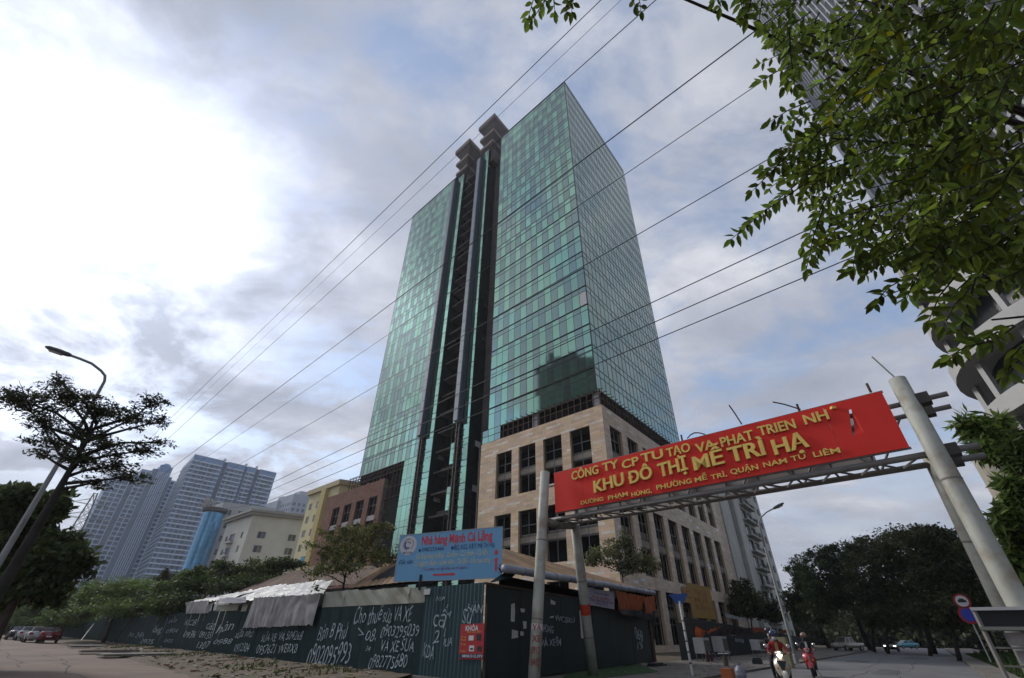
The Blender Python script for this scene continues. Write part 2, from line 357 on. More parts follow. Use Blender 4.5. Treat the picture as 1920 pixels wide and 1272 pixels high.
# grass and low hedge on the right-hand pavement
gr = MB()
for k in range(9000):
    t = random.uniform(6, 60); a = random.uniform(10.6, 13.6) if k % 5 else random.uniform(11.5, 17); x, y = road_pt(t, a); h = random.uniform(.06, .22) if k % 5 else random.uniform(.2, .7); w = h * .35
    an = random.uniform(0, 6.3); dx, dy = math.cos(an) * w, math.sin(an) * w; lx, ly = random.uniform(-.5, .5) * h, random.uniform(-.5, .5) * h
    c = random.uniform(.5, 1.3); gr.face([(x - dx, y - dy, .11), (x + dx, y + dy, .11), (x + lx, y + ly, .11 + h)], (c, c, c * .8))
for k in range(3500):
    t = random.uniform(-7, 34); a = random.uniform(.25, .98); p = (V0 + VD * t).lerp(FA + LD * (t + 13.0) * 1.02, a)
    if math.sin(t * 1.1) + math.sin(t * .37 + a * 4) < .3: continue
    h = random.uniform(.04, .16); w = h * .4; an = random.uniform(0, 6.3); dx, dy = math.cos(an) * w, math.sin(an) * w; z = vz(t, a) - .03
    c = random.uniform(.6, 1.4); gr.face([(p.x - dx, p.y - dy, z), (p.x + dx, p.y + dy, z), (p.x + random.uniform(-.5, .5) * h, p.y, z + h)], (c * 1.25, c, c * .6))
o = gr.build('grass_tufts', m_grass, kind='stuff'); o['label'] = 'grass and weeds growing along the pavement and verge'

# patches, cracks and a drain in the road surfaces
m_patch = mat('road_patch', (0.11, 0.11, 0.113), .85, var=.25, scale=1.2, bump=.4, bscale=30); m_crack = mat('road_crack', (0.028, 0.026, 0.025), .95)
for k, (t, a, w, l) in enumerate(((-4, 2.2, 1.6, 3.4), (9, 5.4, 1.2, 6.5), (24, 2.6, 2.0, 5.0), (2, 7.2, 1.3, 2.2), (-9, 4.6, 2.2, 2.6), (40, 6, 2, 9))):
    pt = []; n = 14
    for i in range(n): an = 2 * math.pi * i / n; r_ = random.uniform(.82, 1.1); pt.append(road_pt(t + math.copysign(abs(math.cos(an)) ** .5, math.cos(an)) * l / 2 * r_, a + math.copysign(abs(math.sin(an)) ** .5, math.sin(an)) * w / 2 * r_))
    sheet(pt, .004, 'road_patch', m_patch)
def crack(f, t0, t1, a0, z, w=.03):
    mb = MB(); n = 26; a = a0; prev = None
    for i in range(n + 1):
        t = t0 + (t1 - t0) * i / n; a += random.gauss(0, .13); x, y = f(t, a); x2, y2 = f(t, a + w * random.uniform(.5, 1.6))
        if prev: mb.face([(*prev[0], z), (x, y, z), (x2, y2, z), (*prev[1], z)])
        prev = ((x, y), (x2, y2))
    structure(mb, 'road_crack', m_crack)
for t0, t1, a in ((-12, 10, 3.4), (0, 30, 6.3), (-14, -2, 6.8), (12, 50, 3.9)): crack(road_pt, t0, t1, a, .0065)
for t0, t1, a in ((-4, 26, 3.2), (2, 40, 6.4), (-8, 14, 8.0), (10, 60, 4.6)): crack(vp, t0, t1, a, -.003, .045)
# ------------------------------------------------------------------ the unfinished glass tower on its stone podium
TC = 54.0 * az(12.3); PC = 54.0 * az(13.0)
NL = V((-LD.y, LD.x, 0)); NL = NL if NL.y < 0 else -NL          # outward normal of the left-hand faces
PC = PC + NL * .5; NRR = V((RD.y, -RD.x, 0))                                        # outward normal of the right-hand faces
FZ, FH, NF = 28.8, 3.726, 22
m_body = mat('unlit_core', (0.012, 0.013, 0.014), 0.95, spec=.1)
m_mull = mat('mullion', (0.018, 0.03, 0.028), 0.45, metal=0.2)
GL = [mat('glass_light', (0.31, 0.53, 0.395), 0.05, metal=0.88, spec=.5, attr=True, var=.06, scale=.15), mat('glass_grey', (0.25, 0.345, 0.31), 0.05, metal=0.85, var=.06, scale=.15),
      mat('glass_mid', (0.30, 0.475, 0.37), 0.05, metal=0.87, var=.06, scale=.15), mat('glass_dark_shaded', (0.03, 0.05, 0.05), 0.06, metal=0.5, var=.1, scale=.3), mat('blank_panel', (0.62, 0.62, 0.62), 0.5), mat('glass_side_dulled', (0.215, 0.34, 0.285), .06, metal=.85, var=.06, scale=.15)]
m_conc = mat('raw_concrete', (0.13, 0.115, 0.105), 0.9, var=0.3, scale=.5, stain=(0.06, 0.05, 0.045), stain_scale=.3, streak=True)
m_rust = mat('rusty_steel', (0.10, 0.062, 0.045), 0.8, metal=.2, var=.4, scale=2)
tower = thing('office_tower', 'tall unfinished green glass office tower with a stone podium of empty windows', 'tower', tuple(TC))
# core volume just behind the glass, near-black to stand for the unlit void
cb = MB()
def prism(mb, s0, s1, r0, r1, z0, z1, o=TC, col=(1, 1, 1)):
    q = lambda s, r, z: V((o.x, o.y, 0)) + LD * s + RD * r + UP * z
    mb.hexa([q(s0, r0, z0), q(s1, r0, z0), q(s1, r1, z0), q(s0, r1, z0), q(s0, r0, z1), q(s1, r0, z1), q(s1, r1, z1), q(s0, r1, z1)], col)
prism(cb, .2, 20.8, .2, 30.8, FZ + .1, 110.6); prism(cb, 35.8, 60.0, .2, 30.8, 27.2, 110.6)
prism(cb, 25.9, 29.9, .2, 3.2, 31, 108.0); prism(cb, 20.8, 35.8, 3.4, 30.8, 0, 107.5)
prism(cb, 35.8, 48, .2, 28, 0, 27.0)
cb.build('core', m_body, tower)
rim = MB()
for s0, s1 in ((0, 20.9), (35.5, 60.2)): prism(rim, s0 - .06, s1 + .06, -.06, 30.9, 110.75, 111.25)
rim.build('roof_rim', mat('rim', (0.12, 0.15, 0.15), .5), tower)
def light_kind(i, k, seed=0):
    ph = int(k * .37 + seed + 0.5 * math.sin(k * 1.3)) ; r = random.random()
    v = (i + ph) % 2
    if r < .06: v = 1 - v
    return (0 if random.random() < .7 else 2) if v == 0 else 1
# every pane of the curtain wall: nearest floors of the right wing are objects, the others one joined part
CW = 1.3935
vis_h, sp_h = 2.62, .90
def pane_mesh(w, h):
    me = bpy.data.meshes.new('pane'); x, z, y = w / 2, h / 2, .015
    me.from_pydata([(-x, -y, -z), (x, -y, -z), (x, y, -z), (-x, y, -z), (-x, -y, z), (x, -y, z), (x, y, z), (-x, y, z)], [], [(0, 3, 2, 1), (4, 5, 6, 7), (0, 1, 5, 4), (1, 2, 6, 5), (2, 3, 7, 6), (3, 0, 4, 7)])
    ca = me.color_attributes.new('Col', 'FLOAT_COLOR', 'CORNER'); ca.data.foreach_set('color', [1.0] * (4 * 24)); me.materials.append(GL[0]); return me
ME_V, ME_S = pane_mesh(CW - .07, vis_h - .07), pane_mesh(CW - .07, sp_h - .07)
rest = MB(); mull = MB()
LROT = math.atan2(-LD.y, -LD.x)
def add_pane(o, u, n, s0, s1, z0, z1, kind, tilt=.004):
    a, b = random.gauss(0, tilt), random.gauss(0, tilt); w, h = s1 - s0, z1 - z0
    P = lambda s, z, d: V((o.x, o.y, 0)) + u * s + UP * z + n * d
    d = lambda i, j: a * w * (i - .5) + b * h * (j - .5)
    c = random.uniform(.9, 1.08)
    rest.face([P(s0, z0, d(0, 0)), P(s1, z0, d(1, 0)), P(s1, z1, d(1, 1)), P(s0, z1, d(0, 1))], (c, c, c), kind)
def curtain(o, u, n, s0, s1, ncol, z0, nfl, seed, objects_to=0, dull=False, skip=None):
    w = (s1 - s0) / ncol
    for k in range(nfl):
        za = z0 + k * FH; zb = za + vis_h; zc = za + FH - .1
        for i in range(ncol):
            if skip and skip(i, k): continue
            a, b = s0 + i * w + .035, s0 + (i + 1) * w - .035
            kd = light_kind(i, k, seed)
            if dull: kd = 1 if random.random() < .5 else 5  # same glass, but this face's duller reflection is put into the pane colour
            ks = kd if random.random() < .7 else 1
            if objects_to and k < objects_to:
                for me, (c0, c1), kk in ((ME_V, (za, zb), kd), (ME_S, (zb, zb + sp_h), ks)):
                    ob = bpy.data.objects.new('pane', me); COL.objects.link(ob); ob.parent = tower
                    p = V((o.x, o.y, 0)) + u * ((a + b) / 2) + UP * ((c0 + c1) / 2) - TC; ob.location = p
                    ob.rotation_euler = (random.gauss(0, .004), 0, LROT + random.gauss(0, .004))
                    ob.material_slots[0].link = 'OBJECT'; ob.material_slots[0].material = GL[kk]
                    if k == 4 and i == 0 and me is ME_V: ob.material_slots[0].material = GL[4]
            else:
                add_pane(o, u, n, a, b, za + .035, zb - .035, kd); add_pane(o, u, n, a, b, zb + .035, zc, ks)
        if not skip:
            for z in (za, zb): mull.obox(o, u, n, s0, s1, z - .045, z + .045, -.12, .035)
    if not skip:
        for i in range(ncol + 1):
            x = s0 + i * w; mull.obox(o, u, n, x - .03, x + .03, z0, z0 + nfl * FH, -.1, .03)
curtain(TC, LD, NL, 0, 20.9, 15, FZ, NF, 0, objects_to=10)
curtain(TC, LD, NL, 39.6, 60.2, 15, FZ, NF, 3)
curtain(TC, RD, NRR, 0, 31, 22, FZ, NF, 1, dull=True)
# glazed strips beside the fins, reaching to the ground, some panes missing
for (a, b, nc) in ((35.5, 37.9, 1), (25.6, 27.3, 1), (28.95, 30.2, 1)):
    for k in range(-8, 22):
        z = FZ + k * FH
        if a > 28 and a < 30 and k in (-2, -4, 0): continue
        if a > 35 and k < -7: continue
        kk = 0 if random.random() < .8 else 2
        add_pane(TC, LD, NL, a + .05, b - .05, z + .04, z + vis_h, kk, .003); add_pane(TC, LD, NL, a + .05, b - .05, z + vis_h + .08, z + FH - .03, 0 if kk else 2, .003)
    mull.obox(TC, LD, NL, a, a + .05, 0, 110, -.1, .03); mull.obox(TC, LD, NL, b - .05, b, 0, 110, -.1, .03)
    for k in range(-7, 22): mull.obox(TC, LD, NL, a, b, FZ + k * FH - .05, FZ + k * FH + .05, -.1, .03)
for k in range(-7, 0):   # lower part of the left wing beside the fin, above the brick annex gap
    for i in range(3):
        z = FZ + k * FH; a = 39.7 + i * 1.4; add_pane(TC, LD, NL, a, a + 1.33, z + .04, z + vis_h, 0 if (i + k) % 3 else 2); add_pane(TC, LD, NL, a, a + 1.33, z + vis_h + .07, z + FH, 2)
# side returns of the two glazed bays: dark glass with their shade put into its colour
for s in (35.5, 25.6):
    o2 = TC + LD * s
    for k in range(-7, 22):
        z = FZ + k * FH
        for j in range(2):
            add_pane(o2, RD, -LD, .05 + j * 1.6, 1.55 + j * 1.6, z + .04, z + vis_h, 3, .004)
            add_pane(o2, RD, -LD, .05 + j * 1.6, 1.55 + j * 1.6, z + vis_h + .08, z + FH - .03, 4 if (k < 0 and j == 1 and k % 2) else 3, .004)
rest.build('glazing', GL, tower, kind='stuff'); mull.build('mullions', m_mull, tower, kind='stuff')
PH_T = 26.6
# recess: raw concrete back wall with floor slabs and openings
rc = MB()
prism(rc, 20.9, 25.6, 3.0, 3.3, 0, 108); prism(rc, 30.2, 35.5, 3.0, 3.3, 0, 0.2)
for k in range(-7, 22):
    z = FZ + k * FH; prism(rc, 30.2, 35.5, .9, 3.3, z - .3, z); prism(rc, 31.0, 31.5, 2.2, 2.7, z, z + FH - .3)
    if k % 2: prism(rc, 32.4, 35.4, 2.6, 2.8, z, z + 1.1)
prism(rc, 20.4, 20.9, .1, 3.3, PH_T, 110); prism(rc, 22.9, 23.2, .4, 3.0, 0, PH_T)
rc.build('recess_wall', m_conc, tower)
# two projecting fins with ladder-like steel carrying on below
fin_m = mat('fin_cladding', (0.24, 0.28, 0.32), 0.6, metal=.2, var=.1, scale=.6)
for s0, s1 in ((37.95, 39.5), (27.35, 28.9)):
    f = MB()
    for k in range(32 * 1):
        z = 32.2 + k * 2.38; f.obox(TC, LD, NL, s0 + .35, s1 - .1, z, z + 2.30, .1, 1.15)
    f.obox(TC, LD, NL, s0 + .1, s0 + .35, 32, 108.5, .06, 1.0, (.35, .4, .45)); f.build('fin', fin_m, tower)
    st = MB(); sm = (s0 + s1) / 2
    for ds in (-.35, .35): st.obox(TC, LD, NL, sm + ds - .1, sm + ds + .1, 0, 32.1, .25, .5)
    for k in range(30):
        z = 1 + k * 1.06; st.obox(TC, LD, NL, sm - .9, sm + .9, z, z + .09, .3, .42)
        if k % 2: st.obox(TC, LD, NL, sm - .9, sm - .82, z, z + 1.0, .1, .2); st.obox(TC, LD, NL, sm + .82, sm + .9, z, z + 1.0, .1, .2)
    st.build('fin_skeleton', mat('dark_steel', (0.05, 0.045, 0.045), .6, metal=.4), tower)
# stepped crowns above the fins
m_crown = mat('crown_concrete', (0.155, 0.135, 0.125), .85, var=.25, scale=.4)
for s0, s1, zb in ((23.3, 29.2, 110.2), (33.6, 39.4, 109.2)):
    cr = MB(); q = lambda s, r, z: TC + LD * s + RD * r + UP * z
    prism(cr, s0 + 1.3, s1 - 1.3, .8, 6, 106, zb + 12)
    for k, (ze, h, g_) in enumerate(((zb + .2, 2.6, .5), (zb + 4.4, 3.0, .25), (zb + 9.4, 4.2, -.25))):
        a, b, c = s0 + g_, s1 - g_, -1.0 + g_; i = 1.3
        cr.hexa([q(a + i, c + i, ze), q(b - i, c + i, ze), q(b - i, 6, ze), q(a + i, 6, ze), q(a, c, ze + h * .6), q(b, c, ze + h * .6), q(b, 7, ze + h * .6), q(a, 7, ze + h * .6)])
        prism(cr, a - .04, b + .04, c - .04, 7.04, ze + h * .6 + .01, ze + h, col=(1.25, 1.2, 1.15))
    cr.build('crown', m_crown, tower)
    rl = MB()
    for k in range(5): rl.bar(q(s0 - .8 + k * 1.6, -.3, 107), q(s0 - .8 + k * 1.6, -.3, 110.6), .12)
    rl.bar(q(s0 - 1, -.3, 110.3), q(s1 + .6, -.3, 110.3), .1); rl.bar(q(s0 - 1, -.3, 109.0), q(s1 + .6, -.3, 109.0), .1); rl.build('crown_scaffold', m_rust, tower)

# ---- stone podium
PH = 26.5
m_stone = mat('stone_cladding', (0.79, 0.595, 0.41), 0.75, var=.07, scale=.5, stain=(0.48, 0.35, 0.24), stain_scale=.22, stain_amt=.4)
m_stone_r = mat('stone_cladding_smooth', (0.70, 0.58, 0.46), 0.7, var=.07, scale=.4, stain=(0.3, 0.23, 0.17), stain_scale=.12, stain_amt=.55, streak=True)
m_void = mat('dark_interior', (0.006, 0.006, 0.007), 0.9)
m_frame = mat('window_frame', (0.10, 0.10, 0.105), 0.5, metal=.3)
m_slabedge = mat('floor_slab_edge', (0.27, 0.235, 0.19), .85, var=.25, scale=.8)
opsL = [(a, a + 3.2, z0, z1) for a in (2.15, 6.78, 11.41, 16.0) for z0, z1 in ((17.5, 24.25), (8.6, 15.25), (0.6, 6.7))]
opsR = [(1.55 + 5.045 * k, 1.55 + 5.045 * k + 3.4, z0, z1) for k in range(9) if 1.55 + 5.045 * k < 44 for z0, z1 in ((17.5, 24.25), (7.3, 15.3), (0.6, 6.0))]
opsR = [p for p in opsR if p[1] < 45.2]
pw = MB(); facade(pw, PC, LD, NL, 22.7, 0, PH, opsL, .6, (.75, .75, .75)); facade(pw, PC, RD, NRR, 45.6, 0, PH, opsR, .6, (.75, .75, .75))
q = lambda s, r, z: V((PC.x, PC.y, 0)) + LD * s + RD * r + UP * z
pw.face([q(0, 0, PH), q(22.7, 0, PH), q(22.7, 45.6, PH), q(0, 45.6, PH)]); pw.face([q(22.7, 0, 0), q(22.7, 6, 0), q(22.7, 6, PH), q(22.7, 0, PH)]); pw.face([q(0, 45.6, 0), q(22, 45.6, 0), q(22, 45.6, PH), q(0, 45.6, PH)])
pod = pw.build('podium_wall', m_stone, tower)
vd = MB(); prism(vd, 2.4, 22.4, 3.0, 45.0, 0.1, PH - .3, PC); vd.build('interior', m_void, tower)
sl = MB()
for z in (3.4, 6.9, 11.6, 15.6, 20.55, 24.6): prism(sl, .7, 22.0, .7, 45.0, z, z + .75, PC)
sl.build('floor_slabs', m_slabedge, tower)
def stones(o, u, n, w, z0, z1, ops, m, ln=1.25, ch=.33, light=.09, band=False, name='cladding_stones'):
    mb = MB(); rows = int((z1 - z0) / ch); ch = (z1 - z0) / rows
    for r in range(rows):
        za = z0 + r * ch; zb = za + ch; zm = (za + zb) / 2; cuts = sorted([(p[0], p[1]) for p in ops if p[2] - .02 < zm < p[3] + .02])
        segs = []; x = 0.0
        for a, b in cuts: segs.append((x, a)); x = b
        segs.append((x, w)); rowc = random.uniform(.94, 1.05)
        for a, b in segs:
            if b - a < .05: continue
            s = a - (ln * .5 if r % 2 else 0)
            while s < b - .02:
                e = s + ln; aa, bb = max(s, a), min(e, b); s = e
                if bb - aa < .06: continue
                ii = round(aa / ln)
                lt = (random.random() < light) if not band else ((r % 4 == 1 and ii % 4 == (r // 4) % 2 * 2) or random.random() < .012)
                c = random.uniform(.86, 1.1) * rowc; col = (c * 1.15, c * 1.35, c * 1.65) if lt else (c, c * random.uniform(.95, 1.03), c * random.uniform(.88, 1.08))
                d = .02 + random.uniform(0, .012); g_ = .006
                P = lambda x_, z_, d_: V((o.x, o.y, 0)) + u * x_ + n * d_ + UP * z_
                f = [P(aa + g_, za + g_, d), P(bb - g_, za + g_, d), P(bb - g_, zb - g_, d), P(aa + g_, zb - g_, d)]
                mb.face(f, col)
                bk = [p - n * d for p in f]
                for k in range(4): mb.face([f[k], bk[k], bk[(k + 1) % 4], f[(k + 1) % 4]], (.6, .6, .6))
    return mb.build(name, m, tower, kind='stuff')
stones(PC, LD, NL, 22.7, 0, PH, opsL, m_stone, band=True); stones(PC, RD, NRR, 45.6, 0, PH, opsR, m_stone_r, light=.05)
wp = [mat('podium_pane', (0.012, 0.013, 0.015), .08, spec=.5), mat('podium_pane_dusty', (0.03, 0.032, 0.034), .35, spec=.5)]
for a, b, c, d in opsL: window(tower, PC, LD, NL, a, b, c, d, 2, 4, m_frame, wp, depth=.35, fw=.10, rails=[c, c + (d - c) * .38, c + (d - c) * .52, c + (d - c) * .72, d], panes=False)
for a, b, c, d in opsR: window(tower, PC, RD, NRR, a, b, c, d, 2, 4, m_frame, wp, depth=.35, fw=.10, rails=[c, c + (d - c) * .38, c + (d - c) * .52, c + (d - c) * .75, d], panes=False)
# spandrel slab edges seen inside the tall windows
for (o, u, n, ops) in ((PC, LD, NL, opsL), (PC, RD, NRR, opsR)):
    for a, b, c, d in ops:
        if c > 5: se = MB(); se.obox(o, u, n, a + .02, b - .02, c + (d - c) * .40, c + (d - c) * .50, -.52, -.30, (1, 1, 1)); se.build('spandrel', m_slabedge, tower)
# rusty steel gallery between podium and glass
sc = MB()
for (u, n, L_) in ((LD, NL, 18.4), (RD, NRR, 28.0)):
    for z in (PH + .03, PH + 1.15, PH + 2.1): sc.obox(PC, u, n, .1, L_, z, z + .09, -.22, -.12)
    k = 0.15
    while k < L_:
        sc.obox(PC, u, n, k, k + .1, PH, PH + 2.3, -.2, -.1); k += 1.05 if u is LD else .9
    for k in range(int(L_ / 1.05)): sc.bar(PC + u * (k * 1.05) - n * .15 + UP * (PH + 2.25), PC + u * (k * 1.05 + .5) + n * .2 + UP * (PH + 2.5), .09)
    if u is RD:
        for k in range(56): sc.bar(PC + u * (k * .5) - n * .1 + UP * (PH + .2 + .8 * random.random()), PC + u * (k * .5 + random.uniform(-.6, .8)) - n * random.uniform(-.1, .4) + UP * (PH + 1.2 + random.random() * 1.2), .07)
sc.build('steel_gallery', m_rust, tower)
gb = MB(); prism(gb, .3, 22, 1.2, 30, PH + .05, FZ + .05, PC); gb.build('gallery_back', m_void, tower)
for s in (.55, 11.3): gp = MB(); prism(gp, s, s + 1.0, .5, 1.1, PH + .05, FZ, PC); gp.build('column', mat('pale_column', (.5, .49, .48), .8, var=.2), tower)
lg = MB()
for i in range(3):
    a = 18.6 + i * 1.35
    for z0, z1, kk in ((PH + .1, PH + 1.1, 2 if i else 1), (PH + 1.2, PH + 2.2, 0 if i == 1 else 1)):
        lg.obox(PC, LD, NL, a, a + 1.28, z0, z1, -.1, -.06, mi=kk)
lg.build('infill_glazing', GL, tower)
# ------------------------------------------------------------------ neighbouring buildings
def outward(u, c):
    n = V((-u.y, u.x, 0)); return n if n.dot(V((c.x, c.y, 0))) < 0 else -n
m_pane_n = [mat('pane_dim', (0.03, 0.035, 0.04), .12, spec=.6), mat('pane_sky', (0.09, 0.11, 0.13), .1, spec=.7), mat('pane_curtain', (0.2, 0.19, 0.17), .4)]
m_white_fr = mat('white_window_frame', (.45, .45, .44), .5)
def block_shell(mb, c, u1, w1, u2, w2, h, ops1, ops2, depth=.2, col=(1, 1, 1)):
    n1, n2 = outward(u1, c + u1 * w1 / 2), outward(u2, c + u2 * w2 / 2)
    facade(mb, c, u1, n1, w1, 0, h, ops1, depth, col); facade(mb, c, u2, n2, w2, 0, h, ops2, depth, col)
    a, b, d = c + u1 * w1, c + u2 * w2, c + u1 * w1 + u2 * w2; z = UP * h
    mb.face([c + z, a + z, d + z, b + z], col); mb.face([a, d, d + z, a + z], col); mb.face([b, d, d + z, b + z], col)
    return n1, n2
def ops_grid(s_list, w, z0, fh, nf, h): return [(s, s + w, z0 + k * fh, z0 + k * fh + h) for s in s_list for k in range(nf)]
def inner(parent, c, u1, w1, u2, w2, h, d=.5):
    i = MB(); q = lambda s, r, z: V((c.x, c.y, 0)) + u1 * s + u2 * r + UP * z
    i.hexa([q(d, d, .1), q(w1 - d, d, .1), q(w1 - d, w2 - d, .1), q(d, w2 - d, .1), q(d, d, h - .1), q(w1 - d, d, h - .1), q(w1 - d, w2 - d, h - .1), q(d, w2 - d, h - .1)])
    return i.build('interior', m_void, parent)
def balcony(parent, c, u, n, a, b, z, m, rail, dep=1.0):
    bm = MB(); bm.obox(c, u, n, a, b, z - .16, z, .02, dep); bm.obox(c, u, n, a, b, z, z + .35, dep - .1, dep)
    bo = bm.build('balcony', m, parent); r = MB()
    r.obox(c, u, n, a, b, z + .95, z + 1.02, dep - .08, dep - .02); k = a
    while k < b: r.obox(c, u, n, k, k + .05, z + .35, z + .96, dep - .07, dep - .03); k += .5
    r.build('railing', rail, bo); return bo
# --- unfinished brick annex, same plane as the podium
m_brick = mat('bare_brick', (0.20, 0.09, 0.06), .9, var=.28, scale=1.4, bump=.4, bscale=8, stain=(0.24, 0.17, 0.13), stain_scale=.5, stain_amt=.45)
ax = thing('brick_annex', 'unfinished red brick annex with empty window openings and a rusty roof frame', 'building', tuple(PC + LD * 50.2))
AO = PC + LD * 50.2; AW = 23.2
aops = [(1.5 + 4.85 * k, 1.5 + 4.85 * k + 3.0, z0, z1) for k in range(5) for z0, z1 in ((17.0, 23.5), (8.4, 15.0), (.6, 6.6)) if 1.5 + 4.85 * k + 3 < AW]
aw = MB(); facade(aw, AO, LD, NL, AW, 0, PH, aops, .5); nB = -LD
q = lambda s, r, z: V((AO.x, AO.y, 0)) + LD * s + RD * r + UP * z
aw.face([q(0, 0, 0), q(0, 16, 0), q(0, 16, PH), q(0, 0, PH)]); aw.face([q(0, 0, PH), q(AW, 0, PH), q(AW, 16, PH), q(0, 16, PH)]); aw.face([q(AW, 0, 0), q(AW, 16, 0), q(AW, 16, PH), q(AW, 0, PH)])
aw.build('wall', m_brick, ax)
for z in (7.4, 15.6, 20.1, 24.7):
    b_ = MB(); b_.obox(AO, RD, nB, .2, 15.8, z, z + .7, .003, .06); b_.build('concrete_beam', m_slabedge, ax)
for r in (.05, 7.5):
    b_ = MB(); b_.obox(AO, RD, nB, r, r + .7, 0, PH - .05, .006, .08); b_.build('concrete_column', m_slabedge, ax)
for a, b, c, d in aops:
    window(ax, AO, LD, NL, a, b, c, d, 2, 4, m_frame, wp, depth=.3, fw=.1, rails=[c, c + (d - c) * .32, c + (d - c) * .46, c + (d - c) * .75, d], panes=False)
    if c > 5:
        p = MB(); p.obox(AO, LD, NL, a + .05, b - .05, c + (d - c) * .32, c + (d - c) * .46, -.2, -.12); p.build('spandrel_panel', mat('grey_panel', (.36, .36, .35), .6, var=.15), ax)
i_ = MB(); i_.hexa([q(.8, .9, .1), q(AW - .6, .9, .1), q(AW - .6, 15, .1), q(.8, 15, .1), q(.8, .9, PH - .2), q(AW - .6, .9, PH - .2), q(AW - .6, 15, PH - .2), q(.8, 15, PH - .2)]); i_.build('interior', m_void, ax)
fr_ = MB()
for s in range(-5, 13):
    x = s * 1.2
    fr_.bar(q(x, .3, PH if x > 0 else PH - 4), q(x, .3, PH + 2.6), .13); fr_.bar(q(x, .3, PH + 2.6), q(x, 4, PH + 2.6), .1)
    if x <= 0: fr_.bar(q(x, 4, PH - 4), q(x, 4, PH + 2.6), .12); fr_.bar(q(x, .3, PH - 4), q(x, 4, PH - 4), .1)
for z in (PH + .9, PH + 1.8, PH + 2.6): fr_.bar(q(-6, .3, z), q(15, .3, z), .1)
for z in (PH - 4, PH - 2): fr_.bar(q(-6, .3, z), q(0, .3, z), .1)
fr_.build('roof_frame', m_rust, ax)
rk = MB(); rk.hexa([q(-5, 3, PH - 3), q(14, 3, PH + .05), q(14, 6, PH + .05), q(-5, 6, PH - 3), q(-5, 3, PH + 2.5), q(14, 3, PH + 2.5), q(14, 6, PH + 2.5), q(-5, 6, PH + 2.5)]); rk.build('roof_room', m_conc, ax)
for s in (2.6, 7.0):
    p = MB(); p.hexa([q(s, .8, PH + .02), q(s + .9, .8, PH + .02), q(s + .9, 1.4, PH + .02), q(s, 1.4, PH + .02), q(s, .8, PH + 2.5), q(s + .9, .8, PH + 2.5), q(s + .9, 1.4, PH + 2.5), q(s, 1.4, PH + 2.5)]); p.build('roof_column', MATS['pale_column'], ax)
# --- yellow apartment block
m_yel = mat('yellow_render', (0.72, 0.645, 0.37), .85, var=.08, scale=.3, stain=(0.35, 0.28, 0.13), stain_scale=.15, stain_amt=.4, streak=True)
YC = far(640, 900, 117); YH = YC.z; YC.z = 0; YU1 = LD; YU2 = az(62)
yb = thing('yellow_apartment', 'pale yellow apartment block with green-tinged balconies behind the brick annex', 'building', tuple(YC))
NY = int((YH - 2.5) / 3.25); yo1 = ops_grid([2.0, 9.0, 13.0], 1.7, 1.2, 3.25, NY, 1.7); yo2 = ops_grid([4.2, 9.6], 1.6, 1.2, 3.25, NY, 1.7)
w_ = MB(); n1, n2 = block_shell(w_, YC, YU1, 16, YU2, 14, YH - 1.2, yo1, yo2); w_.build('wall', m_yel, yb)
for a, b, c, d in yo1: window(yb, YC, YU1, n1, a, b, c, d, 2, 1, m_white_fr, m_pane_n, depth=.12, fw=.09)
for a, b, c, d in yo2: window(yb, YC, YU2, n2, a, b, c, d, 2, 1, m_white_fr, m_pane_n, depth=.12, fw=.09)
inner(yb, YC, YU1, 16, YU2, 14, YH - 1.3)
pi = MB(); pi.obox(YC, YU1, n1, 5.2, 7.6, 0, YH - 1.2, .003, .9); pi.build('stair_bay', mat('ochre_render', (0.56, 0.44, 0.19), .85, var=.1), yb)
for k in range(NY): balcony(yb, YC, YU2, n2, .3, 3.4, 1.1 + k * 3.25, m_yel, m_white_fr)
for k in (4,): 
    sh = MB(); sh.obox(YC, YU1, n1, 9.0, 10.7, 1.0 + k * 3.25, 3.1 + k * 3.25, .1, .5); sh.build('blue_shutter', mat('blue_shutter', (.05, .28, .5), .5), yb)
co = MB(); cq = lambda s, r, z: V((YC.x, YC.y, 0)) + YU1 * s + YU2 * r + UP * z
co.hexa([cq(-.6, -.6, YH - 1.2), cq(16.6, -.6, YH - 1.2), cq(16.6, 14.6, YH - 1.2), cq(-.6, 14.6, YH - 1.2), cq(-.6, -.6, YH), cq(16.6, -.6, YH), cq(16.6, 14.6, YH), cq(-.6, 14.6, YH)]); co.build('cornice', mat('pale_cornice', (0.5, 0.44, 0.27), .85, var=.1), yb)
# --- cream apartment block
m_cream = mat('cream_render', (0.70, 0.68, 0.59), .85, var=.08, scale=.3, stain=(0.38, 0.365, 0.31), stain_scale=.12, stain_amt=.45, streak=True)
CC = far(478, 956, 152); CHh = CC.z; CC.z = 0; CU1, CU2 = az(-48), az(62)
cbk = thing('cream_apartment', 'weathered cream apartment block with a flat overhanging roof and recessed balconies', 'building', tuple(CC))
NC = int((CHh - 2.6) / 3.6); co1 = ops_grid([9.0], 4.0, .9, 3.6, NC, 2.4) + ops_grid([3.0, 14.5], 1.5, 1.4, 3.6, NC, 1.7); co2 = ops_grid([2.6, 10.6], 2.1, 1.3, 3.6, NC, 1.8) + ops_grid([14.2], 4.6, .9, 3.6, NC, 2.5)
w_ = MB(); n1, n2 = block_shell(w_, CC, CU1, 19, CU2, 20, CHh - 1.4, co1, co2, .4); w_.build('wall', m_cream, cbk)
for a, b, c, d in co1: window(cbk, CC, CU1, n1, a, b, c, d, 2, 1, m_white_fr, m_pane_n, depth=.2, fw=.09)
for a, b, c, d in co2: window(cbk, CC, CU2, n2, a, b, c, d, 2, 1, m_white_fr, m_pane_n, depth=.2, fw=.09)
inner(cbk, CC, CU1, 19, CU2, 20, CHh - 1.5, .9)
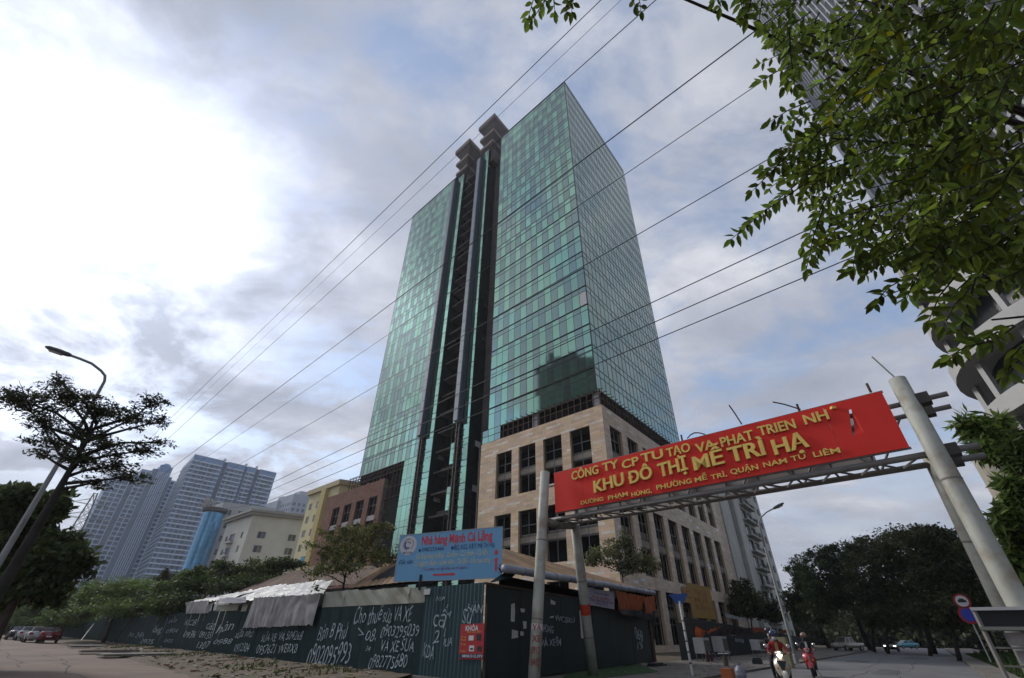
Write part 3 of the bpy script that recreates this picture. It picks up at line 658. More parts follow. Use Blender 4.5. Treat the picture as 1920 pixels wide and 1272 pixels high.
for k in range(NC): balcony(cbk, CC, CU2, n2, 14.0, 19.0, .85 + k * 3.6, m_cream, m_frame); balcony(cbk, CC, CU1, n1, 8.8, 13.2, .85 + k * 3.6, m_cream, m_frame)
rf = MB(); cq = lambda s, r, z: V((CC.x, CC.y, 0)) + CU1 * s + CU2 * r + UP * z
for e, z0, z1 in ((.9, CHh - 1.4, CHh - .7), (1.3, CHh - .69, CHh)):
    rf.hexa([cq(-e, -e, z0), cq(19 + e, -e, z0), cq(19 + e, 20 + e, z0), cq(-e, 20 + e, z0), cq(-e, -e, z1), cq(19 + e, -e, z1), cq(19 + e, 20 + e, z1), cq(-e, 20 + e, z1)])
rf.build('roof', mat('roof_slab', (.38, .37, .33), .85, var=.15), cbk)
# --- white office with a blue glass drum
WC = far(402, 962, 178); WH = WC.z; WC.z = 0; WU1, WU2 = az(-50), az(60)
wb = thing('white_office', 'white office building with a blue glass corner drum and ribbon windows', 'building', tuple(WC))
m_whi = mat('white_panel', (0.50, 0.51, 0.52), .6, var=.06, scale=.2)
wo = [(5.0, 12.5, 1.2 + k * 3.9, 3.0 + k * 3.9) for k in range(9)] + [(2.2, 3.2, 1.2 + k * 3.9, 3.0 + k * 3.9) for k in range(9)]
w_ = MB(); n1, n2 = block_shell(w_, WC + WU2 * 1.5, WU1, 14, WU2, 16, WH + 3.6, [], wo, .25); w_.build('wall', m_whi, wb)
for a, b, c, d in wo: window(wb, WC + WU2 * 1.5, WU2, n2, a, b, c, d, max(1, round((b - a) / 1.5)), 1, m_white_fr, [mat('ribbon_glass', (.06, .10, .12), .1, spec=.7)], depth=.15, fw=.1)
dr = MB(); nseg = 24
m_bl = [mat('drum_glass', (0.17, 0.43, 0.68), .12, metal=.25, var=.08, scale=.2), mat('drum_line', (.05, .12, .2), .4)]
for k in range(22):
    z0, z1 = k * WH / 22, (k + 1) * WH / 22 - .06
    for j in range(nseg):
        t0, t1 = 2 * math.pi * j / nseg, 2 * math.pi * (j + .985) / nseg; r = 2.9; p = lambda t, z: V((WC.x + r * math.cos(t), WC.y + r * math.sin(t), z)); c = random.uniform(.85, 1.1)
        dr.face([p(t0, z0), p(t1, z0), p(t1, z1), p(t0, z1)], (c, c, c))
dr.build('drum_glazing', m_bl[0], wb, kind='stuff')
dk = MB(); dk.lathe(WC, [(2.8, 0), (2.8, WH)], 24); dk.build('drum', m_bl[1], wb)
br_ = MB(); br_.lathe(WC, [(2.9, WH - .2), (3.6, WH + .3), (3.6, WH + 1.2), (3.3, WH + 1.3)], 28); br_.build('drum_brim', mat('dark_brim', (.09, .095, .09), .6), wb)
for k in range(6):
    t = -1.9 + k * .26; p = WC + V((3.6 * math.sin(t - .35), -3.6 * math.cos(t - .35), WH + 1.3)); l = MB()
    l.tube([p + V((-.5, 0, 0)), p + V((.1, 0, 2.6 + .8 * (k % 2))), p + V((.7, 0, 2.0 if k % 3 else 3.2)), p + V((.4, 0, .2)), p + V((1.0, 0, .1))], .22, 6); l.build('roof_lettering', m_white_fr, wb)
# --- two pale blue blocks far behind
m_far = mat('far_pale_wall', (0.40, 0.44, 0.50), .8, var=.06, scale=.1)
m_farw = mat('far_window', (.14, .19, .25), .25, spec=.6)
def far_block(name, label, px, py, hd, u1, w1, u2, w2, m, nc1, nc2):
    c = far(px, py, hd); h = c.z; c.z = 0; t = thing(name, label, 'building', tuple(c)); w_ = MB(); nf = int(h / 3.4)
    o1 = [(w1 * (i + .25) / nc1, w1 * (i + .8) / nc1, 1 + k * 3.4, 3 + k * 3.4) for i in range(nc1) for k in range(nf - 1)]; o2 = [(w2 * (i + .25) / nc2, w2 * (i + .8) / nc2, 1 + k * 3.4, 3 + k * 3.4) for i in range(nc2) for k in range(nf - 1)]
    n1, n2 = block_shell(w_, c, u1, w1, u2, w2, h, o1, o2, .3); w_.build('wall', m, t); g_ = MB()
    for o, u, n in ((o1, u1, n1), (o2, u2, n2)):
        for a, b, cc, d in o: g_.obox(c, u, n, a, b, cc, d, -.3, -.25, (random.uniform(.6, 1.3),) * 3)
    g_.build('window_panes', m_farw, t, kind='stuff'); rr = MB(); mid = c + u1 * w1 * .5 + u2 * w2 * .5
    rr.obox(mid, u1, u2, -w1 * .2, w1 * .2, h + .02, h + 4, -w2 * .2, w2 * .2); rr.build('roof_house', m, t); return t
far_block('distant_apartment', 'pale blue distant apartment block with a stepped top right of the cream block', 552, 926, 330, az(-50), 22, az(50), 22, m_far, 7, 7)
far_block('distant_apartment', 'small pale distant apartment block half hidden by the cream roof', 522, 938, 345, az(-50), 16, az(50), 14, m_far, 5, 5)
# --- twin high-rises
m_hr = mat('highrise_wall', (0.14, 0.245, 0.42), .5, var=.06, scale=.05); m_hrw = mat('highrise_window', (.06, .095, .14), .2, spec=.5, metal=.2); m_hrs = mat('highrise_white', (.58, .66, .77), .7)
HA = far(365, 853, 420); HH = HA.z; HA.z = 0; HB = far(518, 888, 436); HB.z = 0; U1 = (HB - HA).normalized(); W1 = (HB - HA).length; U2 = az(-42)
ha = thing('highrise_slab', 'broad blue grey high-rise slab with white balcony bands and two dark vertical slots', 'high-rise', tuple(HA))
n1 = outward(U1, HA + U1 * 30); n2 = outward(U2, HA + U2 * 30)
w_ = MB(); Q = lambda s, r, z: V((HA.x, HA.y, 0)) + U1 * s + U2 * r + UP * z
w_.hexa([Q(0, 0, 0), Q(W1, 0, 0), Q(W1, 45, 0), Q(0, 45, 0), Q(0, 0, HH), Q(W1, 0, HH), Q(W1, 45, HH), Q(0, 45, HH)]); w_.build('wall', m_hr, ha)
slots = ((W1 * .34, W1 * .385), (W1 * .60, W1 * .625), (W1 * .735, W1 * .78)); bs = MB(); wn = MB(); NFH = 34; fh = (HH - 4) / NFH
edges = [0.0] + [x for s in slots for x in s] + [W1]
for k in range(NFH):
    z = k * fh
    for i in range(0, len(edges), 2):
        a, b = edges[i], edges[i + 1]; bs.obox(HA, U1, n1, a + .2, b - .2, z + fh - .75, z + fh, .0, 1.3)
        x = a + .8; j = 0
        while x + 2.4 < b: wn.obox(HA, U1, n1, x, x + (2.5 if j % 3 else 1.6), z + .35, z + fh - .85, .02, .08, (random.uniform(.5, 1.7),) * 3); x += 3.1; j += 1
    for r in range(9): wn.obox(HA, U2, n2, 2 + r * 4.6, 4.6 + r * 4.6, z + .5, z + fh - .9, .02, .1, (random.uniform(.6, 1.4),) * 3)
    bs.obox(HA, U2, n2, .5, 44, z + fh - .5, z + fh, 0, .5)
bs.build('balcony_bands', m_hrs, ha, kind='stuff'); wn.build('window_panes', m_hrw, ha, kind='stuff')
for a, b in slots:
    sl_ = MB(); sl_.obox(HA, U1, n1, a, b, 0, HH - .2, .01, .12); sl_.build('dark_slot', mat('slot_blue', (.035, .06, .11), .4), ha)
pp = MB()
for i in range(0, len(edges), 2): pp.obox(HA, U1, n1, edges[i], edges[i + 1], HH - 4, HH + .4, .02, .6)
pp.build('parapet', m_hr, ha, kind='stuff')
for s in slots:
    c_ = MB(); c_.lathe(HA + U1 * s[0] + n1 * .3 + UP * (HH + .4), [(1.0, 0), (1.2, .8), (1.0, 1.6), (.3, 2.0)], 10); c_.build('roof_lamp', m_hrs, ha)
# the second high-rise is built from stepped vertical shafts
B0 = far(203, 905, 470); B0.z = 0; B1 = far(345, 885, 476); B1.z = 0; UB = (B1 - B0).normalized(); WB = (B1 - B0).length; nB_ = outward(UB, B0)
hb = thing('highrise_shafts', 'grey blue high-rise of stepped vertical shafts with paired window columns', 'high-rise', tuple(B0))
shafts = [(0, .27, 103, 0, 'grid'), (.27, .36, 100, -1.5, 'solid'), (.36, .52, 110, .5, 'grid'), (.52, .60, 112, 1.2, 'solid'), (.60, .80, 115, 2.5, 'ribs'), (.80, .86, 108, .2, 'solid'), (.86, 1.0, 106, -1, 'grid')]
sw = MB(); rib = MB(); wn = MB()
for a, b, h, d, kd in shafts:
    a, b = a * WB, b * WB; s_ = MB(); s_.obox(B0, UB, nB_, a, b - .02, 0, h, -20, d); s_.build('shaft', m_hr if kd != 'solid' else mat('shaft_blue', (.13, .19, .28), .5), hb)
    if kd == 'grid':
        nc = max(2, int((b - a) / 3.4)); cw = (b - a) / nc
        for i in range(nc + 1): rib.obox(B0, UB, nB_, a + i * cw - .25, a + i * cw + .25, 0, h, d + .01, d + .5)
        for k in range(int(h / 3.3)):
            rib.obox(B0, UB, nB_, a, b, k * 3.3 + 2.7, k * 3.3 + 3.15, d + .02, d + .45)
            for i in range(nc): wn.obox(B0, UB, nB_, a + i * cw + .5, a + (i + 1) * cw - .5, k * 3.3 + .6, k * 3.3 + 2.6, d + .02, d + .1, (random.uniform(.5, 1.6),) * 3)
    elif kd == 'ribs':
        for i in range(7): rib.obox(B0, UB, nB_, a + i * (b - a) / 6.5, a + i * (b - a) / 6.5 + .5, 0, h - 5, d + .01, d + .8)
        for k in range(int(h / 3.3) - 2):
            for i in (1, 4): wn.obox(B0, UB, nB_, a + i * (b - a) / 6.5 + .7, a + (i + 1) * (b - a) / 6.5 - .2, k * 3.3 + .6, k * 3.3 + 2.5, d + .02, d + .1, (random.uniform(.4, 1.2),) * 3)
rib.build('ribs_and_bands', m_hrs, hb, kind='stuff'); wn.build('window_panes', m_hrw, hb, kind='stuff')
rr = MB(); rr.lathe(B0 + UB * (.7 * WB) - nB_ * 4 + UP * 115, [(4, 0), (4, 2), (2.5, 3.4), (.4, 4)], 12); rr.build('roof_cap', m_hr, hb)
# --- grey apartment block behind the podium
GC = PC + RD * 47.2 - NRR * 1.0; GH = 35.0
gb_ = thing('grey_apartment', 'weathered grey concrete apartment block with planted balconies beyond the podium', 'building', tuple(GC))
m_gry = mat('grey_render', (0.50, 0.50, 0.46), .9, var=.12, scale=.3, stain=(0.14, 0.14, 0.125), stain_scale=.15, stain_amt=.5, streak=True)
go = ops_grid([7.5, 16.0], 1.5, 1.4, 3.3, 10, 1.7) + ops_grid([20.0, 25.2], 4.4, .8, 3.3, 10, 2.4) + ops_grid([32.2, 38.0], 2.0, 1.4, 3.3, 10, 1.6)
w_ = MB(); n1, n2 = block_shell(w_, GC, RD, 42, -NRR, 16, GH, go, [], .5); w_.build('wall', m_gry, gb_)
inner(gb_, GC, RD, 42, -NRR, 16, GH - .2, .9)
for a, b, c, d in go: window(gb_, GC, RD, NRR, a, b, c, d, 3 if b - a > 3 else 2, 1, m_frame, m_pane_n, depth=.3, fw=.09)
for (a, b) in ((0, 6.2), (10.5, 14.6)):
    p = MB(); p.obox(GC, RD, NRR, a, b, 0, GH - .1, .003, .9); p.build('stair_bay', m_gry, gb_)
for k in range(10):
    balcony(gb_, GC, RD, NRR, 19.8, 29.8, .75 + k * 3.3, m_gry, m_frame, 1.1)
    if k % 2 == 0 or k > 5:
        lf = MB()
        for j in range(160):
            p = GC + RD * random.uniform(20, 29.6) + NRR * random.uniform(.9, 1.5) + UP * (1.1 + k * 3.3 + random.gauss(0, .35)); s = .28; d = V((random.gauss(0, 1), random.gauss(0, 1), random.gauss(0, 1))).normalized(); e = d.orthogonal().normalized(); c = random.uniform(.5, 1.3)
            lf.face([p, p + d * s * .5 + e * s * .3, p + d * s, p + d * s * .5 - e * s * .3], (c, c, c))
        lf.build('balcony_plants', mat('balcony_leaf', (0.035, 0.055, 0.02), .7, trans=.25), gb_, kind='stuff')
rf = MB(); rf.obox(GC, RD, NRR, -.5, 42.5, GH, GH + .5, -16.5, 1.3); rf.build('roof', m_gry, gb_)
# --- right-hand side of the street: striped glass high-rise, round balconies, beige block
KF = E0 + NR * 22 + RD * 30; kb = thing('striped_highrise', 'tall glass high-rise with pale vertical fins behind the overhanging branches', 'high-rise', tuple(KF))
nK = -NR; w_ = MB(); w_.obox(KF, -RD, nK, 0, 46, 0, 132, -24, 0); w_.build('wall', mat('striped_glass', (.22, .27, .31), .1, metal=.75, var=.08, scale=.1), kb)
fn = MB(); 
for k in range(39): fn.obox(KF, -RD, nK, k * 1.2, k * 1.2 + .28, 20, 132, .01, .5)
for k in range(34): fn.obox(KF, -RD, nK, 0, 46, 20 + k * 3.4, 20.35 + k * 3.4, .01, .25)
for k in range(12): fn.obox(KF, NR, RD, k * 2.0, k * 2.0 + .3, 20, 132, .01, .5)
fn.obox(KF, -RD, nK, -1.2, .6, 0, 132, -1.5, .7)
fn.build('fins', mat('pale_fin', (.38, .39, .41), .5), kb, kind='stuff')
DC = 47.0 * az(62.0); dbk = thing('round_balcony_building', 'building with stacked curved white balconies and slender white columns', 'building', tuple(DC))
m_bw = mat('white_balcony', (.46, .46, .45), .7, var=.1, scale=.4); dr = MB(); dr.lathe(DC, [(8.6, 0), (8.6, 30)], 40); dr.build('drum', mat('shadow_glass', (.035, .035, .04), .3), dbk)
for z, r in ((9.5, 10.0), (13.6, 10.4), (17.7, 10.6), (21.8, 10.4), (25.6, 10.0), (28.6, 9.6)):
    b_ = MB(); b_.lathe(DC + UP * z, [(8.6, 0), (r, 0), (r, 1.15), (r - .15, 1.15), (r - .15, .25), (8.6, .25)], 44); b_.build('curved_balcony', m_bw, dbk)
for k in range(14):
    t = 2 * math.pi * k / 14; b_ = MB(); p = DC + V((9.7 * math.cos(t), 9.7 * math.sin(t), 0)); b_.bar(p, p + UP * 30, .35); b_.build('column', m_bw, dbk)
EC = far(1824, 868, 105); EH = EC.z; EC.z = 0
be = thing('beige_apartment', 'beige apartment block with ribbed balconies low behind the gate leg', 'building', tuple(EC)); m_bg = mat('beige_render', (.44, .40, .31), .85, var=.1, scale=.3)
eu = RD * -1; w_ = MB(); eo = [(1.2 + 3.6 * i, 3.6 + 3.6 * i, 1 + 3.3 * k, 3 + 3.3 * k) for i in range(6) for k in range(int(EH / 3.3) - 1)]
n1, n2 = block_shell(w_, EC, eu, 24, NR, 16, EH, eo, [], .4); w_.build('wall', m_bg, be)
for a, b, c, d in eo: window(be, EC, eu, n1, a, b, c, d, 2, 1, m_frame, m_pane_n, depth=.25, fw=.08, panes=True)
for k in range(int(EH / 3.3) - 1):
    for i in range(6): balcony(be, EC, eu, n1, 1.0 + 3.6 * i, 3.8 + 3.6 * i, .9 + 3.3 * k, m_bg, m_frame, .8)

# --- dark tower across the left road: out of frame, but mirrored in the lower corner of the glass
def mirrored(px, py, dist):
    g_ = onp(px, py, TC, LD); d = ray(px, py); r = d - NL * (2 * d.dot(NL)); return g_ + r * (dist / math.hypot(r.x, r.y))
m0, m1, mt = mirrored(1008, 735, 125), mirrored(1116, 700, 125), mirrored(1112, 668, 125); M0, M1 = V((m0.x, m0.y, 0)), V((m1.x, m1.y, 0)); MU = (M1 - M0).normalized(); MW = (M1 - M0).length + 14; MH = mt.z
mtw = thing('dark_tower', 'tall dark tower with pale floor lines, mirrored in the lower corner of the glass', 'tower', tuple(M0)); nM = V((-MU.y, MU.x, 0)); nM = nM if nM.dot(TC - M0) > 0 else -nM
w_ = MB(); w_.obox(M0, MU, nM, 0, MW, 0, MH, -22, 0); w_.build('wall', mat('dark_facade', (.03, .035, .04), .4), mtw); w_ = MB()
for k in range(int(MH / 3.6)): w_.obox(M0, MU, nM, 0, MW, k * 3.6 + 2.9, k * 3.6 + 3.3, .01, .3)
for k in range(int(MW / 4.5)): w_.obox(M0, MU, nM, k * 4.5, k * 4.5 + .5, 0, MH, .01, .35)
w_.build('floor_lines', mat('floor_line', (.12, .13, .13), .6), mtw, kind='stuff'); w_ = MB(); w_.obox(M0, MU, nM, 4, MW * .5, MH + .02, MH + 6, -14, -3); w_.build('roof_house', MATS['dark_facade'], mtw)
# ------------------------------------------------------------------ hoardings, sheds, signs, gate, lamps
m_hd = mat('hoarding_green', (0.018, 0.042, 0.043), .55, metal=.1, var=.3, scale=.8, stain=(0.065, 0.072, 0.068), stain_scale=.7, stain_amt=.6, streak=True)
m_teal = mat('hoarding_teal', (0.028, 0.066, 0.076), .5, metal=.15, var=.2, scale=.7, stain=(0.02, 0.04, 0.045), stain_scale=.6, stain_amt=.6, streak=True)
m_flash = mat('pale_flashing', (0.30, 0.315, 0.26), .6, var=.15, scale=.8, stain=(0.23, 0.15, 0.06), stain_scale=.5, stain_amt=.5)
m_paint = mat('white_spray_paint', (0.34, 0.41, 0.45), .8, var=.45, scale=5, attr=False)
m_paper = mat('white_paper', (0.55, 0.55, 0.54), .8, var=.15, scale=3)
def corrugated(w, h, pitch, amp, m, name):
    me = bpy.data.meshes.new(name); n = max(8, int(w / pitch * 4)); vs = []
    for i in range(n + 1):
        x = w * i / n; y = amp * math.sin(2 * math.pi * x / pitch); vs += [(x, y, 0), (x, y, h)]
    me.from_pydata(vs, [], [(2 * i, 2 * i + 2, 2 * i + 3, 2 * i + 1) for i in range(n)])
    ca = me.color_attributes.new('Col', 'FLOAT_COLOR', 'CORNER'); ca.data.foreach_set('color', [1.0] * (16 * n)); me.materials.append(m); me.polygons.foreach_set('use_smooth', [True] * n); return me
def place(me, parent, p, u, name, tilt=0.0):
    o = bpy.data.objects.new(name, me); COL.objects.link(o); o.parent = parent; o.location = V(p) - V(parent['_loc']); o.rotation_euler = (tilt, 0, math.atan2(u.y, u.x)); return o
hd1 = thing('site_hoarding', 'long dark corrugated metal hoarding covered in white sprayed phone numbers', 'hoarding', tuple(FA))
me_f = corrugated(1.08, 2.42, .075, .012, m_hd, 'corrugated_sheet'); me_t = corrugated(.86, 2.95, .21, .02, m_teal, 'corrugated_sheet'); me_o = corrugated(1.1, 2.5, .11, .016, m_hd, 'corrugated_sheet')
for k in range(4): place(me_t, hd1, FA + LD * (k * .86) + UP * .1 + NL * .01, LD, 'corrugated_sheet', random.gauss(0, .006))
for k in range(8): place(me_f, hd1, FA + LD * (3.45 + k * 1.07) + UP * .12, LD, 'corrugated_sheet', random.gauss(0, .006))
for k in range(100): place(me_o, hd1, FA + LD * (12.05 + k * 1.09) + UP * (.1 + .04 * math.sin(k)), LD, 'corrugated_sheet', random.gauss(0, .012))
for k in range(8):
    a = 3.45 + k * 1.07; f = MB(); z0, z1 = 2.5, 3.08 + .02 * k + random.uniform(-.03, .03); P = lambda s, z, d: FA + LD * s + NL * d + UP * z; md = random.uniform(-.02, .05)
    f.idx([P(a, z0, .03), P(a + .5, z0, .05), P(a + 1.1, z0, .04), P(a, (z0 + z1) / 2, .05 + md), P(a + .5, (z0 + z1) / 2, .04 - md), P(a + 1.1, (z0 + z1) / 2, .06), P(a, z1, .02), P(a + .5, z1 - .02, .06), P(a + 1.1, z1, .03)], [(0, 1, 4, 3), (1, 2, 5, 4), (3, 4, 7, 6), (4, 5, 8, 7)])
    f.build('flashing_sheet', m_flash, hd1)
for k in range(9):
    pr = MB(); pr.bar(FA + LD * (k * 8.1) - NL * .12, FA + LD * (k * 8.1) - NL * .12 + UP * 2.4, .06); pr.build('post', m_rust, hd1)
foot = MB(); foot.obox(FA, LD, NL, -.1, 121, -.05, .16, -.15, .12); foot.build('concrete_footing', m_pave, hd1)
def paint(s, x0, y0, x1, y1, hpx, plane=(FA, LD, NL), parent=None, m=None, bold=-.008, shear=.22, off=.055, **k):
    a, u, n = plane; A_, B_ = onp(x0, y0, a + n * off, u), onp(x1, y1, a + n * off, u); T_ = onp(x0, y0 - hpx, a + n * off, u)
    return text(s, parent or hd1, m or m_paint, A_, (B_ - A_).normalized(), UP, width=(B_ - A_).length, height=max(.05, T_.z - A_.z), bold=bold, shear=shear, name='graffiti', wob=0.0 if m else .055, **k)
for s, x0, y0, x1, y1, h in (('Cho thuê', 662, 1172, 714, 1167, 30), ('sửa VÁ XE', 717, 1167, 771, 1164, 27), ('0903295039', 713, 1195, 785, 1194, 21), ('08,', 685, 1201, 704, 1201, 22), ('VÁ XE SỬA', 713, 1223, 775, 1221, 21), ('0982775680', 690, 1253, 762, 1253, 24),
        ('Bán B Phú', 594, 1200, 649, 1197, 29), ('0902095993', 573, 1248, 654, 1246, 37), ('SỬA XE', 489, 1203, 517, 1202, 14), ('VÁ 504268', 521, 1201, 566, 1199, 16), ('0957621', 479, 1226, 515, 1226, 17), ('WE8X8', 521, 1225, 556, 1224, 17),
        ('sửa nhà', 440, 1196, 473, 1194, 15), ('0912304', 438, 1222, 465, 1222, 16), ('hàn', 405, 1187, 436, 1182, 18), ('cắt', 386, 1180, 401, 1180, 17), ('09135', 372, 1197, 395, 1197, 12), ('1307', 367, 1216, 391, 1216, 13), ('0988', 400, 1208, 434, 1208, 10), ('0423', 307, 1205, 322, 1205, 7), ('sửa', 315, 1168, 330, 1167, 9), ('0904', 311, 1187, 332, 1187, 8), ('xe 24h', 240, 1194, 268, 1196, 10), ('0975', 262, 1208, 286, 1208, 9), ('ống', 286, 1186, 302, 1186, 12), ('KCB', 345, 1174, 366, 1172, 11), ('0936', 343, 1195, 365, 1196, 12),
        ('cấ', 812, 1176, 838, 1177, 36), ('2', 810, 1207, 823, 1207, 22), ('Sử', 866, 1170, 886, 1171, 28), ('34', 685, 1221, 694, 1221, 10), ('NSĐ', 817, 1127, 834, 1127, 8), ('IUA', 831, 1211, 847, 1211, 15), ('KDA', 792, 1234, 812, 1236, 26), ('HÀN', 876, 1147, 905, 1151, 16), ('4', 838, 1158, 846, 1160, 14)):
    paint(s, x0, y0, x1, y1, h)
st_ = MB(); P_ = lambda px, py: onp(px, py, FA + NL * .04, LD)
for a, b in (((836, 1178), (833, 1194)), ((672, 1178), (682, 1190)), ((682, 1190), (673, 1191))): st_.bar(P_(*a), P_(*b), .03, .03)
st_.build('graffiti', m_paint, hd1, kind='stuff')
for (x0, y0, x1, y1) in ((796, 1104, 809, 1116),):
    pa, pb = P_(x0, y1), P_(x1, y0); b_ = MB(); b_.obox(FA + NL * .09, LD, NL, (pa - FA).dot(LD), (pb - FA).dot(LD), pa.z, pb.z, 0, .004)
    b_.build('paper_notice', m_paper, hd1)
# right-hand hoarding towards the street
NF_ = V((FD.y, -FD.x, 0))
hd2 = thing('site_hoarding', 'flat dark hoarding with torn white posters under the shed eave', 'hoarding', tuple(FA + FD * .3))
m_flat = mat('flat_hoarding', (0.010, 0.019, 0.021), .6, var=.25, scale=.8, stain=(0.028, 0.033, 0.033), stain_scale=.7, stain_amt=.5, streak=True)
FL = (FB - FA).length
for k in range(16):
    a = .12 + k * (FL - .1) / 16; b_ = MB(); b_.obox(FA, FD, NF_, a, a + FL / 16 - .02, .12, 2.98 + random.uniform(-.04, .04), -.03, random.uniform(0, .02)); b_.build('sheet', m_flat, hd2)
b_ = MB(); b_.obox(FA, FD, NF_, 0, FL, 2.99, 3.06, -.05, .05); b_.build('top_rail', m_rust, hd2)
fr_plane = (FA, FD, NF_)
for s, x0, y0, x1, y1, h in (('WC8XU', 1041, 1165, 1078, 1169, 11), ('VÁ XE', 1014, 1211, 1042, 1212, 14), ('84', 1043, 1211, 1053, 1212, 16), ('HỌNG', 1018, 1186, 1038, 1187, 14), ('068', 1192, 1200, 1206, 1202, 22), ('19', 1196, 1218, 1206, 1219, 14)):
    paint(s, x0, y0, x1, y1, h, fr_plane, hd2, shear=.05, bold=.012)
for (x0, y0, x1, y1) in ((958, 1132, 966, 1167), (960, 1183, 971, 1197), (975, 1183, 982, 1193), (976, 1140, 984, 1148), (981, 1165, 987, 1180), (1033, 1127, 1041, 1132), (1089, 1146, 1097, 1197), (1031, 1156, 1038, 1160)):
    pa, pb = onp(x0, y1, FA + NF_ * .03, FD), onp(x1, y0, FA + NF_ * .03, FD); s0, s1 = (pa - FA).dot(FD), (pb - FA).dot(FD); b_ = MB(); P = lambda s, z: FA + NF_ * .03 + FD * s + UP * z; j = lambda: random.uniform(-.04, .04)
    f4 = [P(s0 + j(), pa.z + j()), P(s1 + j(), pa.z + j()), P(s1 + j(), (pa.z + pb.z) / 2), P(s1 + j(), pb.z + j()), P(s0 + j(), pb.z + j())]; b_.face(f4); b_.build('torn_poster', m_paper, hd2)
# leftover: stacked edge boards at the end of the hoarding
b_ = MB()
for k in range(4): b_.obox(FB, FD, NF_, .05 + k * .12, .14 + k * .12, .1, 2.3 - .1 * k, -.5, .1, (.8 + .4 * (k % 2),) * 3)
tag(b_.build('leaning_boards', m_rust, kind='stuff'), 'rusty boards stacked upright at the end of the dark hoarding', 'boards')
# --- shed behind the hoarding: hip roof of rusty tin with a rolled gutter
m_tin = mat('rusty_tin', (0.24, 0.165, 0.095), .8, metal=.1, var=.3, scale=.9, stain=(0.13, 0.055, 0.03), stain_scale=.8, stain_amt=.7)
m_tin2 = mat('brown_tin', (0.115, 0.07, 0.05), .85, metal=.1, var=.25, scale=.8, stain=(0.06, 0.03, 0.02), stain_scale=.6, stain_amt=.6)
m_gut = mat('gutter_blue', (0.28, 0.30, 0.36), .5, var=.15, scale=2)
E1 = onp(945, 1066, FA + NF_ * .5, FD); E2 = onp(1226, 1112, FA + NF_ * .5, FD); R0 = far(862, 1006, 27.5); R1 = far(1140, 1086, 39.0); E3 = FA + LD * 11 - NL * .6 + UP * 3.35; R2 = far(735, 1048, 33.0)
shed = thing('shed', 'low shed with a rusty tin hip roof and a rolled grey gutter above the hoarding', 'shed', (R0.x, R0.y, 0))
b_ = MB(); E0_ = V((-.55, 20.9, 3.62))
def roof_plane(a, b, c, d, n, m, name):
    """roof slope a-b (eave) to d-c (ridge), laid as single overlapping tin sheets"""
    up = (b - a).cross(d - a).normalized(); up = up if up.z > 0 else -up
    for i in range(n):
        t0, t1 = i / n, (i + 1.04) / n; p = [a.lerp(b, t0), a.lerp(b, min(t1, 1)), d.lerp(c, min(t1, 1)), d.lerp(c, t0)]; s = MB(); w = (p[1] - p[0]).length; r = max(3, int(w / .2)); off = up * random.uniform(0, .02)
        for j in range(r):
            u0, u1 = j / r, (j + 1) / r; h0, h1 = up * (.025 if j % 2 else 0), up * (0 if j % 2 else .025); lo0, lo1, hi0, hi1 = p[0].lerp(p[1], u0), p[0].lerp(p[1], u1), p[3].lerp(p[2], u0), p[3].lerp(p[2], u1); c_ = random.uniform(.7, 1.25)
            s.face([lo0 + h0 + off, lo1 + h1 + off, hi1 + h1 + off, hi0 + h0 + off], (c_, c_ * random.uniform(.85, 1.05), c_ * random.uniform(.8, 1.05)))
        s.build(name, m, shed)
roof_plane(E1, E2, R1, R0, 14, m_tin, 'roof_sheet'); roof_plane(E3, E0_, R0, R2, 9, m_tin, 'roof_sheet')
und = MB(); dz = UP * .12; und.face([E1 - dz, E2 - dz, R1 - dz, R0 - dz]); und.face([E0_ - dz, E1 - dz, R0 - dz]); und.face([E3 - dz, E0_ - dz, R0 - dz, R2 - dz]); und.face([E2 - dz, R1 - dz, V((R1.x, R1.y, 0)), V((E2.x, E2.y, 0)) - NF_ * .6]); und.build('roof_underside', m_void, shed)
gt = MB(); gt.tube([E1 + (E2 - E1) * (k / 20) + UP * (.015 * math.sin(k * 1.3)) for k in range(21)], .15, 8); gt.build('gutter', m_gut, shed, smooth=True)
for k in range(1, 14):
    rg = MB(); rg.lathe(E1.lerp(E2, k / 14), [(.158, -.02), (.165, 0), (.158, .02)], 10, axis=(E2 - E1)); rg.build('gutter_band', mat('gutter_band', (.14, .15, .19), .5), shed)
aw_ = MB(); p0, p1 = onp(925, 1075, FA + NL * .3, LD), E1
A4 = [onp(918, 1092, FA + NF_ * .35, FD), onp(960, 1082, FA + NF_ * .35, FD), onp(972, 1070, FA + NF_ * .1, FD), onp(945, 1074, FA + NF_ * .1, FD)]; aw_.face(A4); aw_.face([p - UP * .03 for p in A4]); aw_.build('awning', m_hd, shed)
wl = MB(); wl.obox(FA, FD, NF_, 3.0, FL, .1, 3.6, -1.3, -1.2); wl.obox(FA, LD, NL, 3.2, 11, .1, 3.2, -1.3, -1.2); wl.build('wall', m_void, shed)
# second, brown-roofed shed further along
R3, R4 = far(598, 1058, 44), far(520, 1082, 50); q1 = far(436, 1112, 50); q2 = far(612, 1100, 36)
shed2 = thing('shed', 'shed with a dark brown tin roof behind the white tarpaulin', 'shed', (R3.x, R3.y, 0)); shed_keep = shed; shed = shed2
roof_plane(q1, q2, R3, R4, 8, m_tin2, 'roof_sheet'); q3 = far(760, 1088, 29); R5 = far(700, 1062, 36)
roof_plane(q2, q3, R5, R3, 6, m_tin2, 'roof_sheet')
wl = MB(); wl.face([q1 - UP * .15, q2 - UP * .15, V((q2.x, q2.y, 0)), V((q1.x, q1.y, 0))]); wl.face([q2 - UP * .15, q3 - UP * .15, V((q3.x, q3.y, 0)), V((q2.x, q2.y, 0))]); wl.build('wall', m_void, shed2); shed = shed_keep
